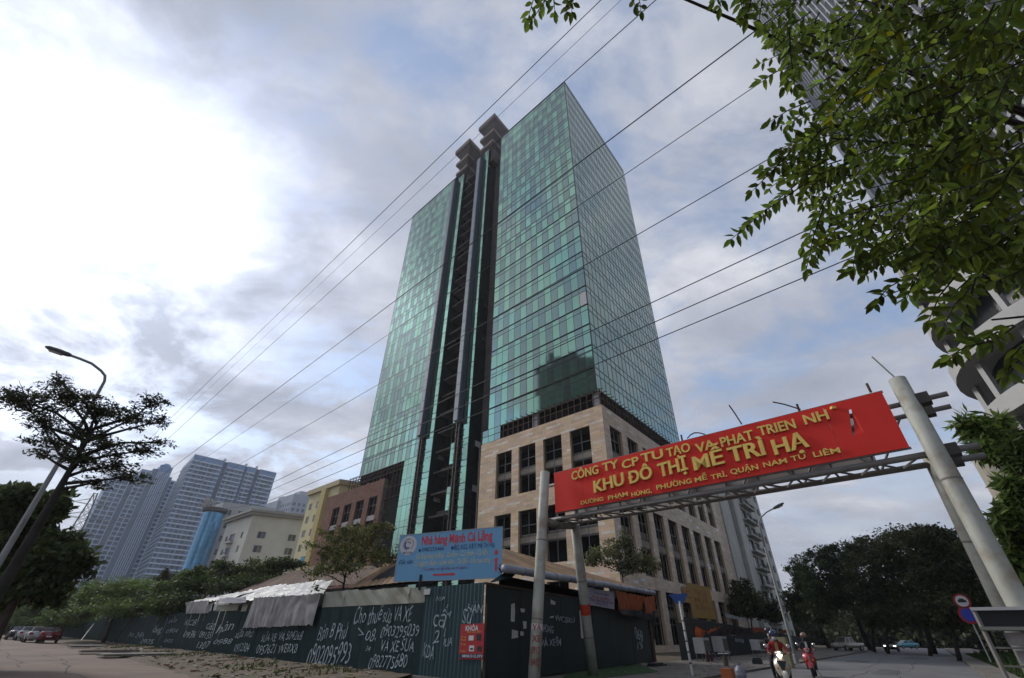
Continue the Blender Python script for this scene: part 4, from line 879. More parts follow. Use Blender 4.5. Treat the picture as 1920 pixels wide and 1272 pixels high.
# --- tarpaulins
from mathutils import noise as mnoise
def cloth(name, label, corners, m, nu=60, nv=30, amp=.05, seed=1, sag=0.0, cat='tarpaulin'):
    rnd = random.Random(seed); a, b, c, d = corners; n = (b - a).cross(d - a).normalized(); ph = [rnd.uniform(0, 6) for _ in range(8)]; vs = []
    for j in range(nv + 1):
        for i in range(nu + 1):
            u, v = i / nu, j / nv; p = a.lerp(b, u).lerp(d.lerp(c, u), v)
            q = V((p.x, p.y, p.z * .7)) * .8 + V((seed * 3.1, 0, 0)); w = 2.8 * (.55 - abs(mnoise.noise(q))) + 1.0 * (.5 - abs(mnoise.noise(q * 2.1))) + .2 * mnoise.noise(q * 5.0) - 2.0 + .35 * math.sin(u * 11 + ph[0])
            vs.append(p + n * (w * amp) - UP * (sag * math.sin(math.pi * u) * v + (rnd.uniform(-.04, .04) if j in (0, nv) else 0)))
    mb = MB(); mb.idx(vs, [(j * (nu + 1) + i, j * (nu + 1) + i + 1, (j + 1) * (nu + 1) + i + 1, (j + 1) * (nu + 1) + i) for j in range(nv) for i in range(nu)])
    return tag(mb.build(name, m, smooth=False), label, cat)
m_tw = mat('white_tarp', (.47, .465, .45), .5, var=.1, scale=1.2); m_ts = mat('silver_tarp', (.30, .295, .30), .6, var=.2, scale=1.5); m_or = mat('orange_tarp', (.42, .10, .025), .6, var=.2, scale=1.5, trans=.15); m_lav = mat('lavender_awning', (.27, .26, .31), .6, var=.15)
pf = lambda x, y, d: onp(x, y, FA + NL * d, LD)
cloth('tarpaulin', 'silver tarpaulin hanging down over the graffiti hoarding', [pf(476, 1121, .30), pf(602, 1113, .30), pf(589, 1172, .16), pf(456, 1178, .16)], m_ts, amp=.05, seed=3)
cloth('tarpaulin', 'crumpled white tarpaulin spread over the shed roof edge', [pf(400, 1130, .2), pf(606, 1113, .28), pf(625, 1085, -2.2), pf(470, 1103, -2.6)], m_tw, amp=.06, seed=5)
cloth('tarpaulin', 'folded grey tarpaulin bundled at the far end of the roof edge', [pf(349, 1130, .2), pf(393, 1126, .2), pf(391, 1150, .14), pf(350, 1151, .14)], m_ts, amp=.05, seed=9)
cloth('tarpaulin', 'pale tarpaulin strip running up to the brown shed roof', [pf(352, 1129, .15), pf(420, 1124, .15), pf(505, 1101, -2.4), pf(400, 1118, -2.2)], m_tw, amp=.05, seed=11)
cloth('awning', 'rolled lavender awning under the white tarpaulin', [pf(412, 1122, .3), pf(462, 1119, .3), pf(462, 1131, .42), pf(410, 1132, .42)], m_lav, amp=.015, seed=2, nu=10, nv=4, cat='awning')
for k, (x0, x1) in enumerate(((404, 449), (452, 466))):
    b_ = MB(); pa, pb = pf(x0, 1147, .05), pf(x1, 1132, .05); b_.obox(FA, LD, NL, (pb - FA).dot(LD), (pa - FA).dot(LD), pa.z, pb.z, .04, .07); tag(b_.build('wall_panel', m_flash), ('wide pale panel above the hoarding under the awning', 'narrow pale panel beside the silver tarpaulin')[k], 'panel')
pr_ = lambda x, y, d: onp(x, y, FA + NF_ * d, FD)
cloth('tarpaulin', 'orange tarpaulin sagging under the gutter at the shed end', [pr_(1155, 1108, .5), pr_(1205, 1118, .5), pr_(1200, 1142, .3), pr_(1158, 1146, .3)], m_or, amp=.07, seed=21, sag=.3, nu=30, nv=16)
cloth('tarpaulin', 'bright orange tarpaulin flap at the corner of the gutter', [pr_(1206, 1120, .6), pr_(1226, 1117, .6), pr_(1229, 1152, .5), pr_(1210, 1150, .5)], m_or, amp=.06, seed=22, nu=24, nv=18)
cloth('tarpaulin', 'dark bundled tarpaulin below the orange one', [pr_(1160, 1143, .4), pr_(1226, 1146, .5), pr_(1222, 1162, .4), pr_(1165, 1152, .4)], mat('dark_tarp', (.02, .022, .03), .6, var=.3), amp=.08, seed=23, nu=30, nv=10)
ban = thing('banner', 'white cloth banner with purple print tied under the gutter', 'banner', tuple(pr_(1103, 1105, .3)))
a_, b2, c2, d2 = pr_(1100, 1100, .3), pr_(1152, 1109, .3), pr_(1153, 1143, .25), pr_(1102, 1134, .25); mb = MB(); vs = []
for j in range(9):
    for i in range(17): u, v = i / 16, j / 8; p = a_.lerp(b2, u).lerp(d2.lerp(c2, u), v); vs.append(p + NF_ * (.03 * math.sin(u * 14 + v * 3)) - UP * .05 * math.sin(math.pi * u) * (1 - v))
mb.idx(vs, [(j * 17 + i, j * 17 + i + 1, (j + 1) * 17 + i + 1, (j + 1) * 17 + i) for j in range(8) for i in range(16)]); mb.build('cloth', mat('banner_cloth', (.50, .47, .58), .8, var=.08), ban, smooth=True)
m_pur = mat('purple_print', (.12, .03, .2), .8); m_red = mat('red_print', (.42, .03, .04), .7)
for s, x0, y0, x1, y1, h, m in (('Sửa xe máy', 1114, 1113, 1142, 1118, 4, m_pur), ('Vá xe lưu động', 1110, 1121, 1145, 1127, 5, m_red), ('Thay săm lốp tại nhà', 1105, 1126, 1150, 1134, 6, m_pur), ('0988 00 25', 1118, 1133, 1140, 1137, 3, m_pur)):
    paint(s, x0, y0, x1, y1, h, (FA, FD, NF_), ban, m, off=.37, shear=0, bold=.01)
# --- red notice on the teal sheets
m_pred = mat('poster_red', (.38, .025, .03), .6, var=.06); m_navy = mat('poster_navy', (.015, .02, .07), .6); m_yel_p = mat('print_yellow', (.62, .38, .05), .6); m_wht = mat('print_white', (.62, .62, .62), .6); m_blk = mat('print_black', (.02, .02, .022), .6)
A0 = P_(861, 1236); A1 = P_(907, 1237); AT = P_(861, 1171); pw_, ph_ = (A1 - A0).length, AT.z - A0.z; pu = (A1 - A0).normalized(); A0 = A0 + NL * .02
po = thing('notice_board', 'red locksmith notice with white heading fixed to the teal sheets', 'notice', tuple(A0))
def pbox(x0, x1, y0, y1, m, name, d=.012, par=None, base=None):
    o_, u_, w_, h_, n_, pt = base; mb = MB(); q = lambda x, y, dd: o_ + u_ * (x * w_) + UP * (y * h_) + n_ * dd
    mb.hexa([q(x0, y0, d - .008), q(x1, y0, d - .008), q(x1, y0, d), q(x0, y0, d), q(x0, y1, d - .008), q(x1, y1, d - .008), q(x1, y1, d), q(x0, y1, d)]); return mb.build(name, m, pt)
def ptxt(s, x0, x1, y0, h, m, base, d=.006, bold=.01, shear=0.0, name='lettering'):
    o_, u_, w_, h_, n_, pt = base; return text(s, pt, m, o_ + u_ * (x0 * w_) + UP * (y0 * h_) + n_ * d, u_, UP, width=(x1 - x0) * w_, height=h * h_, bold=bold, shear=shear, name=name)
bs_ = (A0, pu, pw_, ph_, NL, po)
pbox(0, 1, 0, 1, m_pred, 'board', .008, base=bs_); pbox(.02, .98, .03, .15, m_navy, 'strip', .014, base=bs_)
ptxt('KHÓA', .22, .76, .80, .15, m_wht, bs_, .012, .03); ptxt('0838.512.373', .15, .97, .055, .07, m_wht, bs_, .018, .02); ptxt('Mở khóa 24/7', .32, .9, .745, .035, m_yel_p, bs_, .012)
for y, s in ((.60, 'Ô tô'), (.52, 'Két'), (.40, 'Xe máy'), (.2, 'Cửa')): ptxt(s, .05, .27, y, .05, m_yel_p, bs_, .012)
for x0, x1, y0, y1, m in ((.38, .58, .52, .66, m_wht), (.70, .88, .52, .70, m_blk), (.42, .62, .22, .38, m_wht), (.75, .92, .22, .36, m_blk), (.46, .58, .26, .31, m_blk)): pbox(x0, x1, y0, y1, m, 'printed_picture', .014 if m is not m_blk else .016, base=bs_)
# --- blue restaurant billboard
BL, BR = V((-4.9, 21.6, 3.3)), V((-.27, 19.27, 3.3)); bu = (BR - BL).normalized(); bw = (BR - BL).length; bh = 1.83; bn = V((bu.y, -bu.x, 0))
bb = thing('billboard', 'light blue restaurant billboard with red heading above the hoarding', 'billboard', (BL.x, BL.y, 0)); base = (BL, bu, bw, bh, bn, bb)
pbox(0, 1, 0, 1, mat('billboard_blue', (.17, .40, .62), .45, var=.05, scale=.6), 'panel', .02, base=base)
m_bf = mat('billboard_frame', (.35, .37, .39), .5)
for r in ((-.006, 1.006, -.015, .0), (-.006, 1.006, 1.0, 1.015), (-.006, 0, 0, 1), (1.0, 1.006, 0, 1)): pbox(*r, m_bf, 'frame', .035, base=base)
for x in (.27, .75):
    p = MB(); p.bar(BL + bu * (bw * x) - bn * .08 + UP * -3.3, BL + bu * (bw * x) - bn * .08 + UP * 1.6, .09); p.build('post', m_blk, bb)
p = MB(); p.bar(BL + bu * (bw * .27) + bn * .06 - UP * .35, BL + bu * (bw * .27) + bn * .06 + UP * .22, .09); p.build('bracket', m_blk, bb)
m_pink = mat('print_red', (.62, .07, .09), .6); m_nv = mat('print_navy', (.02, .03, .16), .6); m_crm = mat('print_cream', (.72, .68, .40), .6); m_vi = mat('print_violet', (.22, .08, .25), .6)
ptxt('Nhà hàng Mạnh Cá Lăng', .235, .915, .755, .19, m_pink, base, .03, .03); ptxt('0982255466', .245, .465, .605, .085, m_nv, base, .03, .0); ptxt('Bt2, lô22, KĐT Mễ Trì Hạ', .565, .935, .60, .10, m_nv, base, .03, .0)
ptxt('Cá lăng vàng nướng - Cá tầm - Cá chình - Cá hồi', .195, .875, .455, .105, m_crm, base, .03, .0); ptxt('Cá ngạnh - Baba - Lươn nấm - Gà đồi - Lẩu cua sông', .19, .905, .305, .105, m_crm, base, .03, .0)
ptxt('Đặc sản:', .025, .175, .36, .10, m_nv, base, .03, 0, .3); ptxt('( Có phục vụ tại nhà và cơ quan )', .27, .71, .20, .065, m_vi, base, .03, .005, .2)
def poly(pts, m, base, d=.03, name='printed_mark'):
    o_, u_, w_, h_, n_, pt = base; mb = MB(); mb.face([o_ + u_ * (x * w_) + UP * (y * h_) + n_ * d for x, y in pts]); return mb.build(name, m, pt)
poly([(.385, .085), (.56, .085), (.56, .065), (.60, .105), (.56, .145), (.56, .125), (.385, .125)], m_pink, base); poly([(.945, .13), (.965, .13), (.965, .33), (.975, .33), (.955, .40), (.935, .33), (.945, .33)], m_pink, base); poly([(.94, .45), (.97, .45), (.97, .50), (.975, .50), (.955, .55), (.935, .50), (.94, .50)], m_pink, base)
for cx, cy in ((.225, .635), (.548, .64)): poly([(cx + .012 * math.cos(t * .524), cy + .034 * math.sin(t * .524)) for t in range(12)], m_nv, base)
cx, cy = .098, .765; poly([(cx + .088 * math.cos(t * .2094), cy + .25 * math.sin(t * .2094) * .86) for t in range(30)], m_wht, base, .028, 'emblem')
for a0, a1, r0, r1 in ((1.2, 4.6, .045, .052), (2.4, 5.2, .028, .040), (-.9, .9, .05, .055), (.2, 2.2, .018, .026)):
    n_ = 14; poly([(cx + r1 * math.cos(a0 + (a1 - a0) * k / n_), cy + .02 + 2.45 * r1 * math.sin(a0 + (a1 - a0) * k / n_)) for k in range(n_ + 1)] + [(cx + r0 * math.cos(a0 + (a1 - a0) * k / n_), cy + .02 + 2.45 * r0 * math.sin(a0 + (a1 - a0) * k / n_)) for k in range(n_, -1, -1)], m_nv, base, .034, 'emblem_stroke')
ptxt('Mạnh Cá Lăng', .052, .146, .585, .045, m_nv, base, .034)
# --- the red gate sign over the street
SL, SR = V((1.99, 19.9, 0)), V((10.87, 11.47, 0)); GU = (SR - SL).normalized(); GW = (SR - SL).length; GN = V((GU.y, -GU.x, 0)); GN = GN if GN.dot(SL) < 0 else -GN; ZB, ZT = 5.86, 7.56
gate = thing('entrance_gate', 'red entrance gate sign with raised yellow letters on pale steel legs over the street', 'gate', (SL.x, SL.y, 0))
m_gp = mat('gate_leg_paint', (.42, .425, .37), .55, var=.12, scale=1.5, stain=(.26, .20, .13), stain_scale=1.8, stain_amt=.75); m_gs = mat('gate_steel', (.21, .205, .19), .6, var=.25, scale=2, stain=(.12, .07, .05), stain_scale=2)
m_gr = mat('gate_red', (.72, .040, .028), .6, var=.07, scale=.5, spec=.2); m_gold = mat('gate_letter_yellow', (.85, .60, .14), .5, var=.1, scale=2)
# red face made of sheets; the last one is torn and bent
nsh = 8
for k in range(nsh):
    a, b = GW * k / nsh, GW * (k + 1) / nsh - .008; pn = MB()
    if k < nsh - 1: pn.obox(SL, GU, GN, a, b, ZB, ZT, -.03, random.uniform(0, .006))
    else:
        P = lambda s, z, d: SL + GU * s + GN * d + UP * z; m_ = a + .42; e = a + .60; zt_, zb_ = ZT - .32, ZB + .62
        for f in ([P(a, ZB, 0), P(m_, ZB, 0), P(m_, zb_, 0), P(m_ + .18, zt_, 0), P(m_ + .18, ZT, 0), P(a, ZT, 0)], [P(m_, ZB, 0), P(b, ZB, 0), P(b, zb_, 0), P(m_, zb_, 0)], [P(m_ + .18, zt_, 0), P(b, zt_, 0), P(b, ZT, 0), P(m_ + .18, ZT, 0)],
                  [P(m_ + .05, zb_, 0), P(m_ + .30, zb_, 0), P(m_ + .42, zt_, 0), P(m_ + .24, zt_, 0), P(m_ + .16, (zb_ + zt_) / 2, -.07)], [P(m_ + .30, zb_, 0), P(b, zb_, 0), P(b, zt_, 0), P(m_ + .42, zt_, 0)]): pn.face(f)
    pn.build('face_sheet', m_gr, gate)
bk = MB(); bk.obox(SL, GU, GN, .2, GW - .9, ZB - .02, ZT - .1, -1.36, -1.30); bk.build('back_panel', mat('gate_back_panel', (.50, .50, .48), .6, var=.12, scale=.8), gate)
ed = MB(); 
for z in (ZB - .03, ZT - .02): ed.obox(SL, GU, GN, -.02, GW + .02, z, z + .05, -.12, -.031)
for s in [k * 1.5 for k in range(9)]: ed.obox(SL, GU, GN, s, s + .05, ZB, ZT, -.09, -.04)
ed.build('face_frame', m_gs, gate)
gp = (SL, GU, GN)
def gtext(s, x0, y0, x1, y1, h, ext, bold, m=m_gold):
    A_, B_ = onp(x0, y0, SL + GN * .03, GU), onp(x1, y1, SL + GN * .03, GU); T_ = onp(x0, y0 - h, SL + GN * .03, GU)
    # one word per part, so that each can be told apart
    text(s, gate, m, A_, (B_ - A_).normalized(), UP, width=(B_ - A_).length, height=T_.z - A_.z, ext=ext, bold=min(bold, .014), fat=bold * .55, name='lettering')
l1 = [('CÔNG', 1073, 901, 1123, 888, 15.5), ('TY', 1131, 885, 1161, 877, 15.5), ('CP', 1168, 880, 1199, 871, 15.5), ('TU', 1204, 868, 1245, 858, 16.3), ('TẠO', 1252, 858, 1296, 846, 16.3), ('VA', 1307, 850, 1343, 840, 17.2), ('PHAT', 1354, 839, 1415, 824, 18.1), ('TRIEN', 1425, 818, 1494, 803, 18.1), ('NH', 1511, 797, 1556, 786, 18.9)]
for s, *a in l1: gtext(s, *a, .035, .028)
for s, *a in [('KHU', 1116, 925, 1172, 909, 22.4), ('ĐÔ', 1183, 908, 1225, 896, 23.2), ('THỊ', 1238, 896, 1291, 881, 25.7), ('MỄ', 1304, 883, 1360, 869, 25.7), ('TRÌ', 1371, 868, 1438, 853, 28.2), ('HẠ', 1455, 854, 1519, 838, 29.0)]: gtext(s, *a, .07, .036)
for s, *a in [('ĐƯỜNG', 1090, 947, 1132, 939, 7.0), ('PHẠM', 1141, 938, 1178, 930, 7.9), ('HÙNG,', 1185, 932, 1223, 924, 7.9), ('PHƯỜNG', 1232, 919, 1298, 906, 8.8), ('MỄ', 1304, 905, 1327, 899, 8.8), ('TRÌ,', 1334, 900, 1364, 893, 8.8), ('QUẬN', 1371, 890, 1423, 880, 9.7), ('NAM', 1433, 877, 1477, 868, 9.7), ('TỪ', 1485, 866, 1514, 859, 9.7), ('LIÊM', 1527, 858, 1577, 849, 10.6)]: gtext(s, *a, .02, .012)
# lattice girder behind the sign
tr = MB(); GP = lambda s, z, d: SL + GU * s + GN * d + UP * z; X1 = GW + 1.3
for z, d, e in ((ZB - .22, -.18, X1), (ZB - .22, -1.25, X1 + .1), (ZT - .45, -.18, X1), (ZT - .45, -1.25, X1)):
    c_ = MB(); c_.tube([GP(-.5, z, d), GP(e, z, d)], .085 if z < 6 else .07, 10); c_.build('chord', m_gs, gate, smooth=True)
for k in range(12):
    s0, s1 = k * 1.03, k * 1.03 + 1.03; c_ = MB()
    c_.tube([GP(s0, ZB - .22, -.18), GP((s0 + s1) / 2, ZB - .22, -1.25), GP(s1, ZB - .22, -.18)], .035, 6); c_.tube([GP(s0, ZB - .22, -1.25), GP(s1, ZT - .45, -1.25)] if k % 2 else [GP(s0, ZT - .45, -1.25), GP(s1, ZB - .22, -1.25)], .035, 6)
    c_.tube([GP(s0, ZB - .22, -.18), GP(s0, ZT - .45, -.18)], .035, 6); c_.tube([GP(s0, ZB - .22, -.18), GP(s0, ZB - .22, -1.25)], .035, 6); c_.build('bracing', m_gs, gate)
for z in (ZB - .22, ZT - .45):
    for s in (GW + .75,):
        for d in (-.18, -1.25): c_ = MB(); c_.box(GP(s, z, d), .34, .34, .3, M=Matrix.Rotation(math.atan2(GU.y, GU.x), 3, 'Z')); c_.build('flange', mat('flange_dark', (.06, .055, .05), .7), gate)
# legs: two splayed at either end
PERP = -GN
def leg(b, t, r, cap=True):
    l = MB(); l.tube([b, b.lerp(t, .35), b.lerp(t, .7), t], [r * 1.02, r, r, r * .98], 20); o_ = l.build('leg', m_gp, gate, smooth=False)
    for p in o_.data.polygons: p.use_smooth = len(p.vertices) == 4
    for f in (.26, .62): w_ = MB(); w_.lathe(b.lerp(t, f), [(r * 1.0, -.03), (r * 1.035, -.012), (r * 1.035, .012), (r, .03)], 20, axis=(t - b)); w_.build('weld_ring', m_gs, o_)
    return o_
LT = far(1022, 886, 19.7); LB_ = V((LT.x, LT.y, 0)) - PERP * .95
L2T = far(1078, 984, 21.3); L2B = gnd(1113, 1272)
RT = far(1682, 712, 16.0); RB_ = V((RT.x, RT.y, 0)) - PERP * .75
R2T = RT + PERP * 1.1 - UP * 1.9 - GU * .12; R2B = V((RT.x, RT.y, 0)) + PERP * 2.1 - GU * .30
leg(LB_, LT, .21); leg(L2B, L2T, .21); leg(RB_, RT, .215); o_r2 = leg(R2B, R2T, .205)
for a, b in ((LB_.lerp(LT, .73), L2T - UP * .05), (RB_.lerp(RT, .74), R2T - UP * .1)):
    c_ = MB(); mid = a.lerp(b, .5) - UP * .12; c_.tube([a, mid, b], .15, 12); c_.build('tie_pipe', mat('tie_rust', (.17, .15, .12), .7, var=.4, scale=3), gate, smooth=True)
for bs, (z0, z1), cl, rr in (((LB_, LT), (.215, .24), (.6, .55, .52), .215), ((L2B, L2T), (.40, .47), (.55, .06, .03), .216), ((R2B, R2T), (.325, .345), (.65, .13, .02), .21), ((R2B, R2T), (.35, .375), (.4, .05, .08), .21), ((R2B, R2T), (.295, .32), (.65, .13, .02), .21)):
    c_ = MB(); a, b = bs; c_.tube([a.lerp(b, z0), a.lerp(b, z1)], rr, 20, cap=False); c_.build('sticker', mat('sticker%d%d' % (cl[0] * 100, cl[1] * 100), cl, .6, var=.3, scale=6), gate)
# sprayed words on the near left leg
for k, s in enumerate(('VÁ', 'XE', '0912', '0412')):
    p = LB_.lerp(LT, .215 - .045 * k) ; dirc = V((-p.x, -p.y, 0)).normalized(); ux = V((-dirc.y, dirc.x, 0)); text(s, gate, mat('red_spray', (.28, .05, .045), .8), p + dirc * .222 - ux * .15, ux, (LT - LB_).normalized(), width=.30, height=.2, bold=.01, name='graffiti')
# lamp arms and rods on top of the sign
for (x0, y0, x1, y1) in ((1391, 796, 1367, 760), (1501, 768, 1449, 754), (1322, 815, 1302, 812), (1302, 812, 1289, 822)):
    a, b = onp(x0, y0, SL, GU), onp(x1, y1, SL + GN * .5, GU); c_ = MB(); c_.tube([a, a.lerp(b, .55) + UP * .03, b], .022, 6); c_.build('lamp_arm', m_rust, gate)
for px, py in ((1633, 728), (1280, 822), (1500, 766)): a = onp(px, py + 8, SL - GN * .1, GU); c_ = MB(); c_.bar(a, a + UP * .3, .05); c_.build('frame_stub', m_rust, gate)
c_ = MB(); c_.bar(RT, RT + V((-.12, .28, .95)), .035); c_.build('rod', m_gs, gate)
for k in range(1): c_ = MB(); p = onp(1562, 765, SL + GN * .04, GU); c_.box(p, .13, .1, .07); c_.build('broken_bolt', m_gold, gate)
# --- street lamps
m_lp = mat('lamp_pole_grey', (.26, .27, .26), .55, var=.15, scale=1.5); m_lh = mat('lamp_head', (.10, .105, .11), .5)
def street_lamp(label, base, top_h, arm, head_len, r=.09):
    t = thing('street_lamp', label, 'street lamp', tuple(base), group='street lamps'); p = MB(); B = V(base)
    p.tube([B, B + UP * 1.2, B + UP * top_h * .8], [r * 1.5, r * 1.25, r * .75], 12); p.build('pole', m_lp, t, smooth=True)
    h = MB(); h.tube([B + UP * top_h * .8] + arm, [r * .75] + [r * .6] * len(arm), 10); h.build('arm', m_lp, t, smooth=True)
    e = arm[-1]; d = (arm[-1] - arm[-2]).normalized(); s = d.cross(UP).normalized(); u2 = s.cross(d); hm = MB(); prof = ((0, .10, .07), (.12, .15, .10), (.5, .19, .12), (.85, .15, .09), (1.0, .05, .04)); vs = []
    for f, w, hh in prof:
        for k in range(10): a = 2 * math.pi * k / 10; vs.append(e + d * (f * head_len) + s * (w * math.cos(a)) + u2 * (hh * math.sin(a)))
    hm.idx(vs, [(i * 10 + k, i * 10 + (k + 1) % 10, (i + 1) * 10 + (k + 1) % 10, (i + 1) * 10 + k) for i in range(4) for k in range(10)] + [tuple(range(9, -1, -1)), tuple(40 + k for k in range(10))]); hd = hm.build('lamp_head', m_lh, t, smooth=True)
    l = MB(); l.box(e + d * head_len * .55 - u2 * .115, .2, head_len * .5, .03, M=Matrix((s, d, u2)).transposed()); l.build('lens', mat('lamp_lens', (.4, .4, .38), .2), hd)
    b = MB(); b.lathe(B, [(.22, 0), (.22, .04), (.16, .05), (.16, .5), (.12, .55)], 12); b.build('base', m_lp, t); return t
lb = far(183, 745, 27.2); lb = V((lb.x, lb.y, 0)); H9 = far(196, 715, 27.3)
arm = [far(196, 715, 27.3), far(197, 705, 27.3), far(190, 696, 27.3), far(172, 682, 27.35), far(150, 673, 27.4), far(133, 667, 27.5)]
t = street_lamp('street lamp with a curved arm rising through the flat-tiered tree', lb, H9.z, arm, 1.0, .1)
orn = MB(); zc = far(40, 985, 27.1).z; oc = lb + UP * zc; ox = V((.72, -.69, 0))
for k in range(7):
    a = rad(-60 + 20 * k); pts = [oc + ox * (math.sin(a) * s) * .9 + UP * (math.cos(a) * s * .55) for s in (.05, .35, .6)]; pts += [oc + ox * (math.sin(a + .25) * .5) * .9 + UP * (math.cos(a + .25) * .3), pts[0]]; orn.tube(pts, .016, 5, cap=False)
orn.tube([oc - ox * .75, oc + ox * .75], .025, 6); orn.build('lotus_ornament', m_lp, t)
rb_ = far(1453, 1095, 41.8); rb_ = V((rb_.x, rb_.y, .07)); ar = [far(1423, 981, 41.8), far(1427, 970, 41.8), far(1437, 961, 41.8), far(1450, 954, 41.8)]
street_lamp('street lamp with a long curved arm beside the far hoarding', rb_, ar[0].z, ar, .9, .08)
# --- round traffic signs on a post
sb = gnd(1860, 1245, .12); ts = thing('traffic_sign', 'post with a no-parking disc and a no-cars disc on the right-hand pavement', 'sign', tuple(sb)); sf = (V((0, 0, 0)) - V((sb.x, sb.y, 0))).normalized(); sx = V((-sf.y, sf.x, 0))
p = MB(); p.tube([sb, sb + UP * 4.5], .05, 10); p.build('post', mat('sign_post', (.5, .5, .48), .6, var=.15), ts)
def disc(c, r, m, name, d, par, n=28): mb = MB(); mb.lathe(c + sf * d, [(r, -.01), (r, .01)], n, axis=sf); return mb.build(name, m, par)
s1, s2 = V((sb.x, sb.y, far(1820, 1157, 58.2).z)), V((sb.x, sb.y, far(1808, 1133, 58.2).z)); m_srd, m_sbl = mat('sign_red', (.36, .02, .03), .5), mat('sign_blue', (.03, .05, .42), .5)
a = disc(s1, .60, m_srd, 'no_parking_disc', .07, ts); disc(s1, .44, m_sbl, 'blue_field', .085, a); a = disc(s2, .50, m_srd, 'no_cars_disc', .07, ts); disc(s2, .38, m_wht, 'white_field', .085, a)
c_ = MB(); c_.box(s2 + sf * .11, .5, .02, .16, M=Matrix((sx, sf, UP)).transposed()); c_.box(s2 + sf * .11 + UP * .12, .3, .02, .10, M=Matrix((sx, sf, UP)).transposed()); c_.build('car_symbol', m_blk, a)
# --- small blue sign on a banded post
tb = gnd(1299, 1268, .07); tt_ = far(1274, 1128, 26.7); bsn = thing('blue_sign', 'small blue wedge-shaped sign on a thin white banded post', 'sign', tuple(tb))
p = MB(); p.tube([tb, V((tt_.x, tt_.y, tt_.z))], .055, 10); p.build('post', mat('banded_post', (.52, .51, .49), .6, var=.2, scale=4), bsn)
for k in range(5): q_ = tb.lerp(tt_, .15 + .14 * k); c_ = MB(); c_.lathe(q_, [(.058, -.03), (.06, 0), (.058, .03)], 10, axis=(tt_ - tb)); c_.build('band', m_rust, bsn)
sf2 = (-V((tb.x, tb.y, 0))).normalized(); sx2 = V((-sf2.y, sf2.x, 0)); c_ = MB(); c0 = tt_; c_.hexa([c0 - sx2 * .16 - UP * .1, c0 + sx2 * .16 - UP * .1, c0 + sx2 * .16 - UP * .1 - sf2 * .04, c0 - sx2 * .16 - UP * .1 - sf2 * .04, c0 - sx2 * .46 + UP * .30, c0 + sx2 * .46 + UP * .34, c0 + sx2 * .46 + UP * .34 - sf2 * .04, c0 - sx2 * .46 + UP * .30 - sf2 * .04]); c_.build('plate', mat('sign_plate_blue', (.035, .10, .34), .5), bsn)
# --- yellow notice boards on the podium's street side
m_yb = mat('yellow_board', (.36, .215, .05), .7, var=.12, scale=.6)
for k, (x0, y0, x1, y1, s) in enumerate(((1299, 1102, 1330, 1158, ('THUÊ', 'MUA', 'BÁN')), (1283, 1103, 1296, 1130, ('C',)))):
    a, b = onp(x0, y1, PC + NRR * .15, RD), onp(x1, y0, PC + NRR * .15, RD); yb_ = thing('notice_board', ('large yellow notice board with red lettering on the podium', 'small yellow board with a red ring on the podium')[k], 'notice', tuple(a)); w, h = (V((b.x, b.y, 0)) - V((a.x, a.y, 0))).length, b.z - a.z; bse = (a, RD, w, h, NRR, yb_)
    pbox(0, 1, 0, 1, m_yb, 'board', .03, base=bse)
    for i, wd in enumerate(s): ptxt(wd, .2, .8, .68 - .22 * i if len(s) > 1 else .3, .15 if len(s) > 1 else .5, mat('faded_red_print', (.30, .10, .04), .7), bse, .04, .01)
# --- far hoarding along the street, with carts and orange sheets under it
G0, G1 = gnd(1291, 1240), gnd(1432, 1225); GD = (G1 - G0).normalized(); GNn = V((GD.y, -GD.x, 0))
hd3 = thing('site_hoarding', 'dark green hoarding along the street below the podium', 'hoarding', tuple(G0)); gz = onp(1300, 1159, G0, GD).z
for k in range(56):
    b_ = MB(); b_.obox(G0, GD, GNn, k * 1.22, k * 1.22 + 1.2, .05, gz + random.uniform(-.05, .05) - .02 * k, -.03, random.uniform(0, .03)); b_.build('sheet', m_flat, hd3)
for s, x0, y0, x1, y1, h in (('SỬA', 1366, 1191, 1380, 1193, 6), ('0958', 1379, 1205, 1395, 1205, 7)): paint(s, x0, y0, x1, y1, h, (G0, GD, GNn), hd3, shear=0, bold=.02)
b_ = MB(); b_.obox(G0, GD, GNn, -1.4, -.15, .05, gz - .4, -.05, .02); tag(b_.build('gate_panel', mat('grey_green_sheet', (.03, .042, .045), .5, var=.2, scale=1, streak=True, stain=(.06, .065, .065))), 'grey-green metal sheet standing ajar beside the far hoarding', 'panel')
pg = lambda x, y, d: onp(x, y, G0 + GNn * d, GD)
for k, (c4, lab) in enumerate((([(1303, 1174), (1322, 1183), (1318, 1198), (1304, 1195)], 'orange sheet hanging at the near end of the far hoarding'), ([(1322, 1182), (1352, 1174), (1352, 1181), (1324, 1188)], 'rolled orange sheet tied along the far hoarding'), ([(1408, 1176), (1446, 1178), (1444, 1186), (1410, 1185)], 'bright orange sheet bundled over the far hoarding'), ([(1463, 1181), (1478, 1181), (1478, 1187), (1464, 1187)], 'small red-orange sheet behind the riders'))):
    cloth('tarpaulin', lab, [pg(*c, 1.2 if i < 2 else 1.0) for i, c in enumerate(c4)], m_or, amp=.08, seed=40 + k, nu=26, nv=12)
cloth('tarpaulin', 'dark purple sheet sagging along the far hoarding', [pg(1352, 1174, 1.3), pg(1410, 1180, 1.3), pg(1410, 1190, 1.0), pg(1324, 1190, 1.0)], mat('plum_tarp', (.035, .02, .03), .7, var=.3), amp=.1, seed=50, nu=20, nv=4)
cloth('tarpaulin', 'clear plastic sheet along the top of the far hoarding', [pg(1358, 1150, .1), pg(1398, 1160, .1), pg(1398, 1165, .15), pg(1360, 1158, .15)], mat('clear_plastic', (.28, .28, .29), .35, var=.2), amp=.04, seed=51, nu=12, nv=3)
m_cart = mat('cart_white', (.45, .45, .44), .5, var=.15, scale=2)
